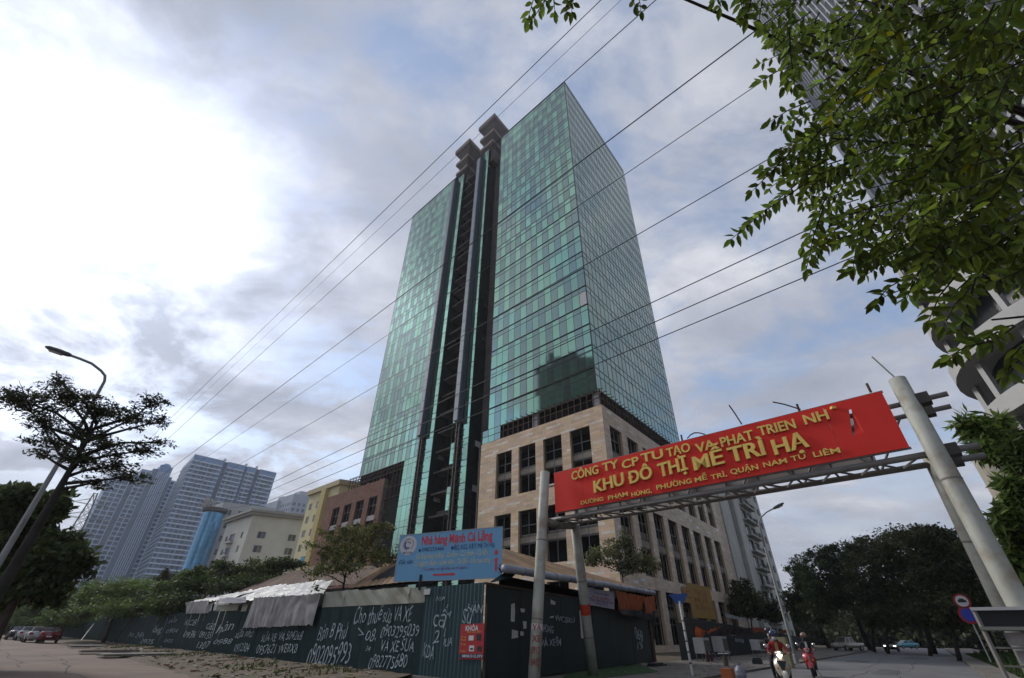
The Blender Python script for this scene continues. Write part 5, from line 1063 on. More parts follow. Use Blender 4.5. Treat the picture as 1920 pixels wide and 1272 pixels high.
def stall_cart(label, px, py, w, h, d, wheels=True):
    b = gnd(px, py, .08); t = thing('stall_cart', label, 'cart', tuple(b), group='carts by the far hoarding'); c_ = MB(); c_.obox(b, GD, GNn, -w / 2, w / 2, .55, .55 + h, -d / 2, d / 2); c_.build('box', m_cart, t)
    c_ = MB(); c_.obox(b, GD, GNn, -w / 2 + .06, w / 2 - .06, .62, .5 + h - .1, d / 2 + .002, d / 2 + .02); c_.build('panel', mat('cart_panel', (.10, .095, .09), .4), t)
    for s in (-1, 1):
        for e in (-1, 1): c_ = MB(); c_.obox(b, GD, GNn, s * (w / 2 - .05) - .025, s * (w / 2 - .05) + .025, .0, .549, e * (d / 2 - .05) - .025, e * (d / 2 - .05) + .025); c_.build('leg', m_gs, t)
    c_ = MB(); c_.obox(b, GD, GNn, -w / 2 - .05, w / 2 + .3, .50, .545, d / 2, d / 2 + .05); c_.build('handle', m_white_fr, t)
    if wheels:
        for s in (-1, 1): c_ = MB(); c_.lathe(b + GD * (s * w * .3) + GNn * (d / 2 + .02) + UP * .3, [(.3, -.03), (.3, .03)], 18, axis=GNn); c_.build('wheel', mat('cart_wheel', (.09, .02, .03), .7), t)
stall_cart('white cart with a red wheel under the orange sheet', 1322, 1241, 1.5, .9, .7); stall_cart('open white display cart beside the red-wheeled one', 1356, 1236, 1.5, 1.0, .8, False); stall_cart('white cart behind the motorbike riders', 1425, 1231, 1.8, .8, .8, False)
# small things on the pavement
b = gnd(1368, 1278, .08); ob_ = thing('crate_stack', 'orange plastic crate with grey bottles on top on the kerb', 'crate', tuple(b)); c_ = MB(); c_.obox(b, GD, GNn, -.28, .28, 0, .48, -.2, .2); c_.build('crate', mat('crate_orange', (.45, .12, .03), .5, var=.15, scale=3), ob_)
for k in range(3):
    c_ = MB(); c_.lathe(b + GD * (-.15 + .15 * k) + UP * .481, [(.06, 0), (.06, .3), (.03, .38), (.03, .46)], 10); c_.build('bottle', mat('dull_bottle', (.12, .10, .08), .3), ob_)
c_ = MB(); c_.obox(b, GD, GNn, -.24, .24, .945, .97, -.18, .18); c_.build('lid', m_cart, ob_)
b = gnd(1390, 1272, .08); c_ = MB(); c_.lathe(b, [(.2, 0), (.24, .1), (.22, .26), (.14, .38), (.07, .44), (.1, .48)], 12); tag(c_.build('rubbish_bag', mat('pale_bag', (.27, .27, .34), .4, var=.25, scale=4, bump=.8, bscale=8)), 'pale grey plastic rubbish bag beside the orange crate', 'bag')
b = gnd(1421, 1245, .08); c_ = MB(); c_.obox(b, GD, GNn, -.35, .35, 0, .3, -.25, .25); c_.obox(b, GD, GNn, -.3, .3, .301, .4, -.2, .2); tag(c_.build('dark_box', m_blk), 'small dark box on the rubble strip by the kerb', 'box')
b = gnd(1478, 1252, .02); c_ = MB(); c_.obox(b, GD, GNn, -.5, .5, .02, 1.55, -.3, .3); c_.obox(b, GD, GNn, -.44, .44, .1, 1.45, .301, .32, (.8, .8, .8)); tag(c_.build('yellow_box', mat('cabinet_yellow', (.40, .35, .19), .6, var=.12)), 'upright pale yellow box standing behind the white motorbike', 'box')
b = gnd(1232, 1249, .08); c_ = MB(); c_.obox(b, GD, GNn, -1.0, 1.0, .0, .14, -.25, .25); c_.obox(b, GD, GNn, -.9, .5, .141, .22, -.2, .2); tag(c_.build('dark_planks', m_blk), 'dark planks lying at the end of the flat hoarding', 'planks')
# --- stall cart at the right edge with a dark hood and paper boards
cbp = far(1853, 1200, 15.5); cb0 = V((cbp.x, cbp.y, .12)); fx = V((-cb0.y, cb0.x, 0)).normalized(); fx = fx if fx.x > 0 else -fx; fn = V((-cb0.x, -cb0.y, 0)).normalized()
kc = thing('news_stall', 'dark framed stall with a hood and weathered paper boards at the street corner', 'stall', tuple(cb0)); z1 = far(1850, 1142, 15.2).z; z2 = far(1850, 1178, 15.2).z; lx = 0.0
for s in (lx, 2.6):
    for d in (-.6, .6): p = MB(); p.bar(cb0 + fx * s + fn * d, cb0 + fx * s + fn * d + UP * (z1 - .12), .06); p.build('post', m_gs, kc)
hh = MB(); hh.obox(cb0, fx, fn, lx, 2.6, z2, z1 - .03, .52, .58); hh.build('hood', mat('hood_black', (.012, .012, .013), .5), kc)
for z in (z1, z2): p = MB(); p.obox(cb0, fx, fn, lx - .05, 2.65, z - .04, z + .02, -.66, .66); p.build('rail', m_white_fr if z == z1 else m_gs, kc)
n_ = 4
for k in range(n_):
    zt_ = z2 - .08 - k * (z2 - .5) / n_; zb_ = zt_ - (z2 - .5) / n_ + .08; a = lx + .28 + .05 * k
    while a < 2.3:
        wd = random.uniform(.35, .7); p = MB(); p.obox(cb0, fx, fn, a, a + wd, zb_ + random.uniform(0, .05), zt_, .45, .47, (random.uniform(.6, 1),) * 3); p.build('paper_board', mat('faded_paper', (.33, .30, .28), .8, var=.45, scale=2.2, stain=(.1, .12, .1), stain_scale=2.5), kc); a += wd + .05
    p = MB(); p.obox(cb0, fx, fn, lx, 2.6, zb_ - .05, zb_ - .02, .40, .52); p.build('shelf', m_gs, kc)
# --- board, pole and props by the far end of the first hoarding
a, b = pf(222, 1152, .1), pf(258, 1127, .1); c_ = MB(); sA, sB = (a - FA).dot(LD), (b - FA).dot(LD); c_.obox(FA, LD, NL, sB, sA, a.z, b.z, .1, .15); c_.obox(FA, LD, NL, sB - .05, sA + .05, a.z - .06, a.z - .005, .09, .18, (1.6, 1.6, 1.6)); tag(c_.build('grey_board', mat('board_grey', (.16, .17, .17), .4, var=.2)), 'grey framed board standing on top of the hoarding', 'board')
a = pf(268, 1141, -.3); c_ = MB(); c_.tube([V((a.x, a.y, 0)), pf(269, 1112, -.3)], .05, 8); tag(c_.build('white_stake', m_lp), 'thin pale stake behind the hoarding by the grey board', 'stake')
a = far(412, 1120, 48); c_ = MB(); tp = far(416, 1072, 48); c_.tube([V((a.x, a.y, 0)), tp], .07, 8); c_.bar(tp - V((.4, .3, 0)), tp + V((.5, .4, 0)), .08); tag(c_.build('dark_post', m_blk), 'dark post with a short crossbar behind the tarpaulins', 'post')
for k, (x0, y0, x1, y1) in enumerate(((150, 1204, 176, 1170), (208, 1208, 246, 1160), (115, 1188, 124, 1154), (50, 1184, 60, 1160), (14, 1193, 26, 1172))):
    a = gnd(x0, y0); b = onp(x1, y1, FA + NL * .05, LD); c_ = MB(); c_.tube([a, V((b.x, b.y, max(b.z, 1.2)))], .055, 8)
    tag(c_.build('prop_pole', m_lp), ('pale prop pole leaning on the hoarding near the red car', 'pale prop pole leaning on the hoarding by the grey board', 'upright pale prop behind the red car', 'pale prop behind the white car', 'pale prop pole beyond the dark car')[k], 'pole', 'props along the hoarding')
# --- lattice pylon and the overhead lines
m_py = mat('galvanised_lattice', (.21, .22, .23), .6, metal=.3)
PB_ = far(180, 925, 240); PH_ = PB_.z; PB_.z = 0; py_ = thing('lattice_pylon', 'grey lattice power pylon standing behind the trees', 'pylon', tuple(PB_)); wv, dv = V((LD.y, -LD.x, 0)), LD
def pc(sx_, sy_, z): w = 3.6 * (1 - z / PH_) + .55; return PB_ + wv * (sx_ * w) + dv * (sy_ * w) + UP * z
for sx_ in (-1, 1):
    for sy_ in (-1, 1): p = MB(); p.bar(pc(sx_, sy_, 0), pc(sx_, sy_, PH_), .26); p.build('leg', m_py, py_)
zs = [0, 6, 11, 15.5, 19.5, 23, 26.5, 29.5, 32.5, 35.5, 38.2, 40.8, PH_ - .2]; p = MB()
for z0, z1 in zip(zs, zs[1:]):
    for (a, b) in (((-1, -1), (1, -1)), ((1, -1), (1, 1)), ((1, 1), (-1, 1)), ((-1, 1), (-1, -1))): p.bar(pc(*a, z0), pc(*b, z1), .13); p.bar(pc(*b, z0), pc(*a, z1), .13); p.bar(pc(*a, z1), pc(*b, z1), .13)
p.build('bracing', m_py, py_, kind='stuff')
for z, l in ((PH_ - 4, 5), (PH_ - 9, 6.5), (PH_ - 15, 7.5)):
    for s in (-1, 1):
        p = MB(); tip = PB_ + wv * (s * l) + UP * z
        for sy_ in (-1, 1): p.bar(pc(s, sy_, z - .2), tip, .14); p.bar(pc(s, sy_, z + 1.8), tip, .12)
        p.bar(tip, tip - UP * 2.2, .18); p.build('cross_arm', m_py, py_)
m_wire = mat('cable', (.022, .024, .03), .5)
WL, WP = az(-46.8), az(43.2)
lines = (('thin', 736, 380, 280, 823.6, 1127, 0, 9.6, .022), ('thin', 763, 380, 301, 813, 1165, 0, 11.0, .012), ('thin', 780, 402, 295, 842, 1230, 0, 11.2, .024), ('thick', 780, 535, 293, 900, 1494, 0, 13.5, .032), ('thin', 726, 629, 395, 852, 1422, 158, 15.0, .02), ('thin', 710, 721, 446, 873, 1430, 305, 17.5, .024), ('thin', 689, 819.5, 522, 900, 1474, 450, 20.0, .028), ('thin', 685, 842, 552, 900, 1585, 447, 21.0, .028), ('thin', 685, 864, 599, 900, 1593, 485, 22.0, .028))
wl_lab = ('highest overhead cable crossing left of the tower crowns', 'fine pale overhead cable between the two highest ones', 'overhead cable touching the roof corner of the glass tower', 'thick overhead cable crossing the middle of the tower roofline', 'overhead cable just below the thick one', 'overhead cable crossing the tower at mid height', 'uppermost of the three cables over the lower tower', 'middle of the three cables over the lower tower', 'lowest of the three cables over the lower tower')
for k, (_, xa, ya, xl, yl, xr, yr, P0, r) in enumerate(lines):
    def on(px, py): d = ray(px, py); return EYE + d * (P0 / d.dot(WP))
    A_, L_, R_ = on(xa, ya), on(xl, yl), on(xr, yr); t = lambda p: p.dot(WL); cf = np.polyfit([t(A_), t(L_), t(R_)], [A_.z, L_.z, R_.z], 2); cf2 = np.polyfit([t(A_), t(R_)], [A_.z, R_.z], 1); pts = []
    t0, t1 = t(R_) - 45, max(t(L_), 60) + 6
    for i in range(41):
        tt = t0 + (t1 - t0) * i / 40; z = np.polyval(cf, tt) if t(R_) <= tt <= t(L_) else (R_.z + (tt - t(R_)) * (2 * cf[0] * t(R_) + cf[1]) if tt < t(R_) else L_.z + (tt - t(L_)) * (2 * cf[0] * t(L_) + cf[1])); pts.append(WP * P0 + WL * tt + UP * float(z))
    zend = min(PH_ - 3, pts[-1].z); pts += [pts[-1].lerp(V((PB_.x, PB_.y, 0)) + wv * (-4 + k) + UP * (PH_ - 4 - 3.6 * (k // 3)), f) for f in (.35, .7, 1.0)]
    c_ = MB(); c_.tube(pts, r, 5); tag(c_.build('overhead_cable', m_wire), wl_lab[k], 'cable', 'overhead power cables')
# ------------------------------------------------------------------ trees
def fast_mesh(name, verts, faces, cols, m, parent, smooth=False):
    o_ = V(parent['_loc']); verts = verts - np.array(o_); me = bpy.data.meshes.new(name); nf, k = faces.shape
    me.vertices.add(len(verts)); me.vertices.foreach_set('co', verts.astype(np.float32).ravel()); me.loops.add(nf * k); me.loops.foreach_set('vertex_index', faces.astype(np.int32).ravel())
    me.polygons.add(nf); me.polygons.foreach_set('loop_start', np.arange(0, nf * k, k, dtype=np.int32)); me.polygons.foreach_set('loop_total', np.full(nf, k, dtype=np.int32)); me.update(calc_edges=True)
    ca = me.color_attributes.new('Col', 'FLOAT_COLOR', 'CORNER'); c4 = np.hstack([cols, np.ones((nf, 1))]); ca.data.foreach_set('color', np.repeat(c4, k, axis=0).astype(np.float32).ravel()); me.materials.append(m)
    ob = bpy.data.objects.new(name, me); COL.objects.link(ob); ob.parent = parent; return ob
def leaf_cloud(clumps, n, size, rng, flat=0.3, aspect=.45, droop=0.0, shell=.5):
    """n leaf-shaped quads through the volume of the clumps"""
    vol = np.array([c[1] * c[2] * c[3] for c in clumps]) ** .8; pick = rng.choice(len(clumps), n, p=vol / vol.sum()); C = np.array([list(c[0]) for c in clumps])[pick]; R = np.array([[c[1], c[2], c[3]] for c in clumps])[pick]
    d = rng.normal(size=(n, 3)); d /= np.linalg.norm(d, axis=1)[:, None]; r = rng.random(n) ** shell; 
    # break the smooth ellipsoid into lobes
    lob = 1 + .28 * np.sin(d[:, 0] * 7 + pick * 1.7) * np.sin(d[:, 1] * 6 + pick) + .22 * np.sin(d[:, 2] * 9 + pick * 2.3)
    p = C + d * R * (r * lob)[:, None]
    a = rng.normal(size=(n, 3)); a[:, 2] *= (1 - flat); a[:, 2] -= droop; a /= np.linalg.norm(a, axis=1)[:, None]
    b = rng.normal(size=(n, 3)); b[:, 2] *= (1 - flat); b -= a * (a * b).sum(1)[:, None]; b /= np.linalg.norm(b, axis=1)[:, None]
    s = size * rng.uniform(.6, 1.35, n)[:, None]; verts = np.stack([p, p + a * s * .45 + b * s * aspect * .5, p + a * s, p + a * s * .45 - b * s * aspect * .5], 1).reshape(-1, 3)
    faces = np.arange(4 * n).reshape(n, 4); tone = rng.uniform(.55, 1.35, n) * (0.8 + .35 * np.sin(pick * 2.1)[:]) ; tone = np.clip(tone, .35, 1.6); hue = rng.uniform(-.12, .16, n)
    return verts, faces, np.stack([tone * (1 + hue), tone, tone * (.8 - hue)], 1)
def px_clump(px, py, hd, rx, ry, dep=1.0):
    c = far(px, py, hd); a = (far(px + rx, py, hd) - c).length; b = (far(px, py + ry, hd) - c).length; return (c, a, a * dep, b)
m_bark = mat('bark', (.075, .06, .048), .9, var=.3, scale=3, bump=.8, bscale=12); m_bark_d = mat('dark_bark', (.03, .026, .022), .9, var=.3, scale=3)
def tree(name, label, cat, base, clumps, nleaf, size, lm, trunk_r, fork_z=None, flat=.3, aspect=.5, seed=1, group=None, droop=0, bark=None, shell=.5, twigs=2, sat=7):
    rng = np.random.default_rng(seed); base = V(base); t = thing(name, label, cat, tuple(base), group=group); cz = sum((c[0] for c in clumps), V((0, 0, 0))) / len(clumps); zt = max(c[0].z for c in clumps); fz = fork_z if fork_z is not None else base.z + (cz.z - base.z) * .55
    tb = MB(); fork = V((base.x + (cz.x - base.x) * .45, base.y + (cz.y - base.y) * .45, fz)); top = V((cz.x, cz.y, base.z + (zt - base.z) * .92)); mid = base.lerp(fork, .5) + V((rng.normal() * .1, rng.normal() * .1, 0)) * trunk_r * 3
    tb.tube([base, mid, fork, fork.lerp(top, .5) + V((rng.normal() * trunk_r, rng.normal() * trunk_r, 0)), top], [trunk_r * 1.25, trunk_r, trunk_r * .8, trunk_r * .45, trunk_r * .12], 10); tr = tb.build('trunk', bark or m_bark, t, smooth=True)
    for c in clumps:
        lb_ = MB(); c0 = c[0]; s = fork.lerp(top, min(1, max(0.0, (c0.z - fork.z) / max(.5, top.z - fork.z) * .7))); m1 = s.lerp(c0, .5) + V((rng.normal(), rng.normal(), rng.normal() * .6)) * (s - c0).length * .07; lb_.tube([s, m1, c0], [trunk_r * .42, trunk_r * .28, trunk_r * .12], 6)
        for k in range(twigs):
            e = c0 + V((rng.normal() * c[1], rng.normal() * c[2], rng.normal() * c[3])) * .6; lb_.tube([m1.lerp(c0, .6), e], [trunk_r * .15, trunk_r * .04], 5)
        lb_.build('limb', bark or m_bark, tr, smooth=True)
    sats = []
    for c in clumps:
        for k in range(sat):
            d = rng.normal(size=3); d /= np.linalg.norm(d); f_ = rng.uniform(.22, .42); sats.append((c[0] + V((d[0] * c[1], d[1] * c[2], d[2] * c[3])) * rng.uniform(.95, 1.2), c[1] * f_, c[2] * f_, c[3] * f_ * .8))
    v, f, c = leaf_cloud(clumps + sats, nleaf, size, rng, flat, aspect, droop, shell); fast_mesh('crown', v, f, c, lm, t)['kind'] = 'stuff'; return t
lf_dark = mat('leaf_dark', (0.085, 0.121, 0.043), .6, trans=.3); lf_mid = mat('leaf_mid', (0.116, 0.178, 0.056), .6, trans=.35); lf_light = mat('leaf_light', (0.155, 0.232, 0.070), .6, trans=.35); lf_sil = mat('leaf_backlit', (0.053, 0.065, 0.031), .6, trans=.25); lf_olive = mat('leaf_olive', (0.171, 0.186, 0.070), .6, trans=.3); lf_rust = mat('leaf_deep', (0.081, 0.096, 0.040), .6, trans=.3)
# flat-tiered tree on the left
T = 24.0; tb_ = far(95, 945, T); cl = [px_clump(*a) for a in ((40, 755, 25, 62, 17), (120, 745, T, 60, 20), (110, 715, 24.5, 22, 10), (185, 770, T, 60, 20), (250, 785, 23.5, 45, 14), (285, 755, 23.2, 32, 13), (300, 790, 23.2, 28, 8), (80, 790, 24.6, 50, 14), (150, 810, T, 50, 13), (100, 830, 24.6, 50, 13), (200, 835, 23.6, 55, 15), (270, 845, 23.2, 38, 9), (300, 830, 23, 28, 5), (150, 860, 24, 55, 14), (215, 875, 23.4, 45, 13), (245, 895, 23, 36, 8), (75, 850, 25, 30, 9), (180, 905, 23.4, 38, 9), (20, 745, 25.5, 30, 13))]
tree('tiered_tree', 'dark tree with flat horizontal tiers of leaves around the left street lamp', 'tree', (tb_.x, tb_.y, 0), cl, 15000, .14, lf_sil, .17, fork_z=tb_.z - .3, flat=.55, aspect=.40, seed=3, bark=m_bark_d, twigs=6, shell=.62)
cl = [px_clump(*a) for a in ((25, 950, 33, 62, 34), (95, 950, 32, 34, 26), (45, 1010, 33, 62, 38), (110, 1035, 32, 52, 34), (40, 1075, 33, 66, 42), (140, 1060, 31, 38, 26), (85, 1100, 32, 50, 26), (10, 1110, 33, 40, 30))]
b = far(20, 1150, 33); tree('broadleaf_tree', 'dense dark broadleaf tree standing behind the tiered tree trunk', 'tree', (b.x, b.y, 0), cl, 26000, .30, lf_dark, .22, seed=4, flat=.25, aspect=.55)
# trees and bushes behind the hoarding
rows = (((235, 1110, 72), [(200, 1112, 74, 62, 20), (260, 1105, 72, 66, 22), (310, 1118, 66, 50, 20), (180, 1135, 76, 58, 18), (240, 1138, 68, 70, 18), (150, 1152, 80, 46, 14)], lf_light, 'bright layered tree spreading over the hoarding behind the grey board', 22000, .28, .6),
        ((60, 1140, 112), [(30, 1150, 114, 45, 18), (75, 1140, 112, 42, 22), (110, 1125, 108, 40, 20), (15, 1135, 116, 30, 18), (60, 1165, 110, 50, 12)], lf_mid, 'low green tree above the parked cars', 14000, .34, .3),
        ((140, 1140, 98), [(140, 1130, 98, 44, 20), (120, 1150, 98, 40, 16), (170, 1120, 96, 40, 18), (110, 1168, 98, 45, 12)], lf_light, 'pale green bushy tree behind the red car', 12000, .3, .4),
        ((360, 1100, 58), [(345, 1100, 58, 42, 24), (390, 1090, 58, 40, 22), (340, 1130, 54, 40, 20), (300, 1140, 56, 36, 18)], lf_mid, 'round dark green tree left of the dark post', 13000, .26, .3),
        ((470, 1080, 56), [(440, 1078, 56, 40, 20), (500, 1066, 55, 44, 17), (540, 1058, 54, 34, 10), (430, 1100, 52, 44, 16), (480, 1092, 52, 40, 14)], lf_dark, 'dark spreading tree below the cream block', 13000, .26, .45),
        ((310, 1085, 66), [(308, 1100, 66, 18, 12), (310, 1085, 66, 12, 10), (310, 1074, 66, 6, 9), (335, 1095, 66, 20, 12)], lf_rust, 'small pointed dark conifer before the high-rise', 5000, .22, .2),
        ((402, 1065, 62), [(395, 1078, 62, 18, 10), (404, 1064, 62, 12, 9), (412, 1056, 62, 8, 6), (375, 1075, 62, 14, 12)], lf_rust, 'small dark conifer before the blue glass drum', 4500, .22, .2))
for k, ((bx, by, hd), cs, lm, lab, n, s, fl) in enumerate(rows):
    b = far(bx, by, hd); tree('hedge_tree', lab, 'tree', (b.x, b.y, 0), [px_clump(*c) for c in cs], n, s, lm, .16, seed=20 + k, flat=fl, group='trees behind the hoarding')
cl = [px_clump(*a) for a in ((632, 1012, 30, 30, 22), (668, 1000, 30, 30, 20), (705, 992, 30.5, 28, 14), (690, 1020, 30, 26, 18), (655, 1035, 29.5, 36, 18), (612, 1040, 29.5, 24, 16), (640, 1065, 29, 44, 16), (705, 1045, 30, 26, 16), (735, 1045, 30.5, 24, 18), (595, 1075, 28.5, 22, 12), (585, 1022, 30, 18, 7), (590, 1100, 28, 10, 8))]
b = far(650, 1090, 30); tree('small_tree', 'small loose-leaved tree in front of the brick annex', 'tree', (b.x, b.y, 0), cl, 6500, .17, lf_olive, .085, seed=31, flat=.2, twigs=4, shell=.6, bark=m_bark_d)
cl = [px_clump(*a) for a in ((1118, 1045, 41, 22, 18), (1150, 1035, 41, 26, 20), (1172, 1015, 41, 18, 18), (1200, 1052, 41, 26, 18), (1226, 1062, 41, 18, 12), (1175, 1060, 41, 34, 16), (1105, 1052, 41, 12, 10))]
b = far(1168, 1090, 41); tree('small_tree', 'small grey-green tree at the corner of the stone podium', 'tree', (b.x, b.y, 0), cl, 6000, .2, mat('leaf_greygreen', (0.178, 0.194, 0.109), .6, trans=.3), .09, seed=32, flat=.2, twigs=3, shell=.6)
# big trees down the street
big = (((1525, 1120, 118), [(1505, 1075, 118, 26, 28), (1520, 1110, 116, 30, 34), (1490, 1130, 116, 24, 30)], lf_mid, 'lighter green tree beside the grey apartment block', 12000, .5),
       ((1590, 1100, 104), [(1545, 1050, 104, 34, 22), (1600, 1040, 104, 46, 26), (1570, 1090, 102, 54, 34), (1620, 1110, 100, 50, 40), (1545, 1130, 102, 44, 36)], lf_dark, 'tall feathery dark tree over the parked pickup', 24000, .46),
       ((1690, 1080, 92), [(1640, 1028, 92, 40, 24), (1690, 1012, 92, 50, 26), (1740, 1012, 90, 48, 26), (1680, 1060, 88, 70, 40), (1740, 1070, 88, 60, 44), (1650, 1110, 90, 60, 40), (1720, 1130, 86, 70, 40)], lf_rust, 'broad dark tree arching over the far end of the street', 34000, .42),
       ((1800, 1090, 70), [(1775, 1030, 70, 50, 34), (1825, 1050, 68, 46, 40), (1780, 1085, 68, 60, 40), (1840, 1110, 66, 50, 44), (1800, 1140, 66, 50, 34), (1880, 1130, 60, 40, 40)], lf_rust, 'large dark tree behind the traffic sign', 30000, .36))
for k, ((bx, by, hd), cs, lm, lab, n, s) in enumerate(big):
    b = far(bx, by, hd); tree('street_tree', lab, 'tree', (b.x, b.y, 0), [px_clump(*c, 1.0) for c in cs], n, s, lm, .32, seed=40 + k, flat=.35, group='trees down the street', bark=m_bark_d)
for k, (px, hd) in enumerate(((1628, 92), (1652, 84), (1728, 78), (1778, 62))):
    b = far(px, 1190, hd); c = [px_clump(px, 1150, hd, 34, 16), px_clump(px + 18, 1165, hd, 26, 12)]; tree('street_tree', ('slim street tree beside the pickup', 'slim street tree by the dark car', 'slim street tree near the far end of the right pavement', 'slim street tree just beyond the traffic sign')[k], 'tree', (b.x, b.y, 0), c, 4500, .35, lf_rust, .17, seed=60 + k, group='trees down the street', bark=m_bark_d)
cl = [px_clump(*a) for a in ((1392, 1108, 88, 24, 18), (1412, 1130, 88, 34, 24), (1440, 1148, 88, 30, 16), (1385, 1140, 86, 18, 18))]; b = far(1405, 1180, 88); tree('shrub', 'dark overgrown shrub at the foot of the grey apartment block', 'shrub', (b.x, b.y, 0), cl, 9000, .4, lf_rust, .12, seed=70)
# long-leaved tree at the right edge
cl = [px_clump(*a) for a in ((1825, 802, 19, 28, 22), (1868, 815, 19, 38, 28), (1908, 850, 18.5, 32, 34), (1852, 842, 19, 28, 20), (1908, 930, 18.5, 26, 36), (1895, 985, 18.5, 32, 36), (1912, 1040, 18.5, 26, 40), (1902, 1070, 18.5, 26, 34), (1910, 1110, 18, 26, 30))]
b = V((18.3, 13.2, 0)); tree('mango_tree', 'leafy tree with long narrow drooping leaves at the right edge', 'tree', tuple(b), cl, 7500, .36, lf_light, .14, seed=80, flat=.1, aspect=.24, droop=.6, shell=.6)
# the overhanging branches of the near tree: pinnate sprays of pointed leaflets
near = thing('overhanging_tree', 'near tree whose sprays of pointed green leaflets hang into the upper right', 'tree', (7.2, 2.0, 0)); rng = np.random.default_rng(90)
LV, LF, LC, tw = [], [], [], MB()
def leaflet(p, d, nrm, ln, w, tone, hue):
    s = d.cross(nrm).normalized(); n = s.cross(d).normalized(); k = len(LV); fold = n * (w * .22); curl = n * (-ln * .12)
    for q in (p, p + d * ln * .28 + s * w * .46 + fold, p + d * ln * .62 + s * w * .40 + fold + curl * .4, p + d * ln + curl, p + d * ln * .62 - s * w * .40 + fold + curl * .4, p + d * ln * .28 - s * w * .46 + fold): LV.append(tuple(q))
    LF.append((k, k + 1, k + 2, k + 3)); LF.append((k, k + 3, k + 4, k + 5)); c = (tone * (1 + hue), tone, tone * (.75 - hue)); LC.append(c); LC.append(c)
def at(px, py, dist): return EYE + ray(px, py) * dist
def spray(a, b, n=None, ln=.115, sag=.0):
    """a twig from a to b with leaflets on both sides"""
    mid = a.lerp(b, .5) + UP * sag; pts = [a, mid, b]; tw.tube(pts, [.007, .005, .003], 5); L_ = (b - a).length; n = n or max(5, int(L_ / .034)); d0 = (b - a).normalized(); view = (a - EYE).normalized()
    tone0 = rng.uniform(.35, 1.1); yel = rng.random() < .04
    for i in range(n):
        f = .12 + .88 * i / (n - 1); p = pts[0].lerp(pts[1], f * 2) if f < .5 else pts[1].lerp(pts[2], f * 2 - 1); side = d0.cross(view).normalized() * (1 if i % 2 else -1)
        d = (side * rng.uniform(.55, .95) + d0 * rng.uniform(.25, .6) - UP * rng.uniform(.25, .8) + V(rng.normal(size=3)) * .12).normalized()
        nr = (view * rng.uniform(.4, 1) + UP * rng.uniform(-.2, .8) + V(rng.normal(size=3)) * .35).normalized(); t = tone0 * rng.uniform(.65, 1.4) * (2.0 if rng.random() < .07 else 1)
        leaflet(p, d, nr, ln * rng.uniform(.8, 1.2) * (.75 if f > .93 else 1), ln * .38, t, .5 if yel and rng.random() < .6 else rng.uniform(-.05, .2))
    leaflet(b, (d0 - UP * .3).normalized(), (view + UP * .3).normalized(), ln, ln * .45, tone0, .05)
for a, b, d in (((1505, 348), (1372, 448), 5.0), ((1545, 385), (1512, 505), 4.8), ((1540, 300), (1432, 318), 5.0), ((1520, 190), (1445, 228), 5.2), ((1500, 120), (1428, 150), 5.2), ((1490, 100), (1432, 55), 5.2), ((1480, 60), (1490, 160), 5.0), ((1620, 400), (1600, 500), 4.9), ((1680, 470), (1590, 510), 4.9), ((1700, 520), (1640, 568), 4.8), ((1820, 540), (1770, 612), 4.6), ((1790, 520), (1742, 600), 4.6), ((1860, 640), (1775, 672), 4.6), ((1900, 610), (1830, 640), 4.6), ((1915, 650), (1890, 700), 4.6), ((1010, -30), (990, 35), 5.5), ((1080, -40), (1072, 22), 5.5), ((1040, -40), (1020, 8), 5.5), ((1385, -30), (1395, 30), 5.3), ((1420, -30), (1400, 36), 5.3), ((1360, -40), (1350, 12), 5.3), ((1180, -40), (1190, 10), 5.5), ((1640, 440), (1560, 450), 5.0), ((1760, 460), (1700, 560), 4.7), ((1600, 330), (1500, 330), 5.0), ((1580, 260), (1440, 320), 5.0), ((1560, 420), (1530, 480), 4.9)):
    spray(at(*a, d), at(*b, d * rng.uniform(.97, 1.03)), ln=.12, sag=.03)
    s2 = at(a[0] + rng.uniform(-12, 30), a[1] + rng.uniform(-25, 10), d + .2); spray(s2, at(b[0] * .75 + a[0] * .25 + rng.uniform(-15, 25), b[1] * .75 + a[1] * .25 + rng.uniform(-15, 30), d + .1), ln=.115)
for k in range(430):   # dense interior of the canopy
    u = rng.random(); x = 1480 + 500 * rng.random() ** .8; y = -40 + rng.random() * (500 + (x - 1640) * .16) 
    if x + .35 * abs(y - 180) < 1540 and rng.random() < .75: continue
    if y > 330 and x < 1560 + (y - 330) * .55: continue
    d = rng.uniform(4.4, 7.2); an = rng.uniform(2.2, 4.4); L_ = rng.uniform(60, 130); a = (x, y); b = (x + math.cos(an) * L_ * .8, y + abs(math.sin(an)) * L_ * .7 + 15); spray(at(*a, d), at(*b, d + rng.uniform(-.3, .2)), ln=rng.uniform(.09, .135))
TP = [V(q) for q in ((8.6, 2.6, 0), (8.5, 2.7, 2.5), (8.2, 2.9, 4.5), (7.8, 3.1, 6.2), (7.3, 3.4, 7.6))]
def trunk_at(z):
    for a, b in zip(TP, TP[1:]):
        if z <= b.z: return a.lerp(b, (z - a.z) / (b.z - a.z))
    return TP[-1]
def to_px(p):
    v = p - EYE; z = v.dot(_f); return (PXW / 2 + FOC * v.dot(_r) / z, PXH / 2 - FOC * v.dot(_u) / z) if z > .1 else (9999, 0)
targets = [at(*q) for q in ((1560, 260, 5.2), (1700, 330, 5.4), (1640, 120, 6.0), (1800, 420, 5.0), (1500, 60, 5.6), (1860, 600, 4.8), (1780, 120, 6.2), (1400, -60, 5.4), (1100, -80, 5.6), (1880, 300, 5.8))]
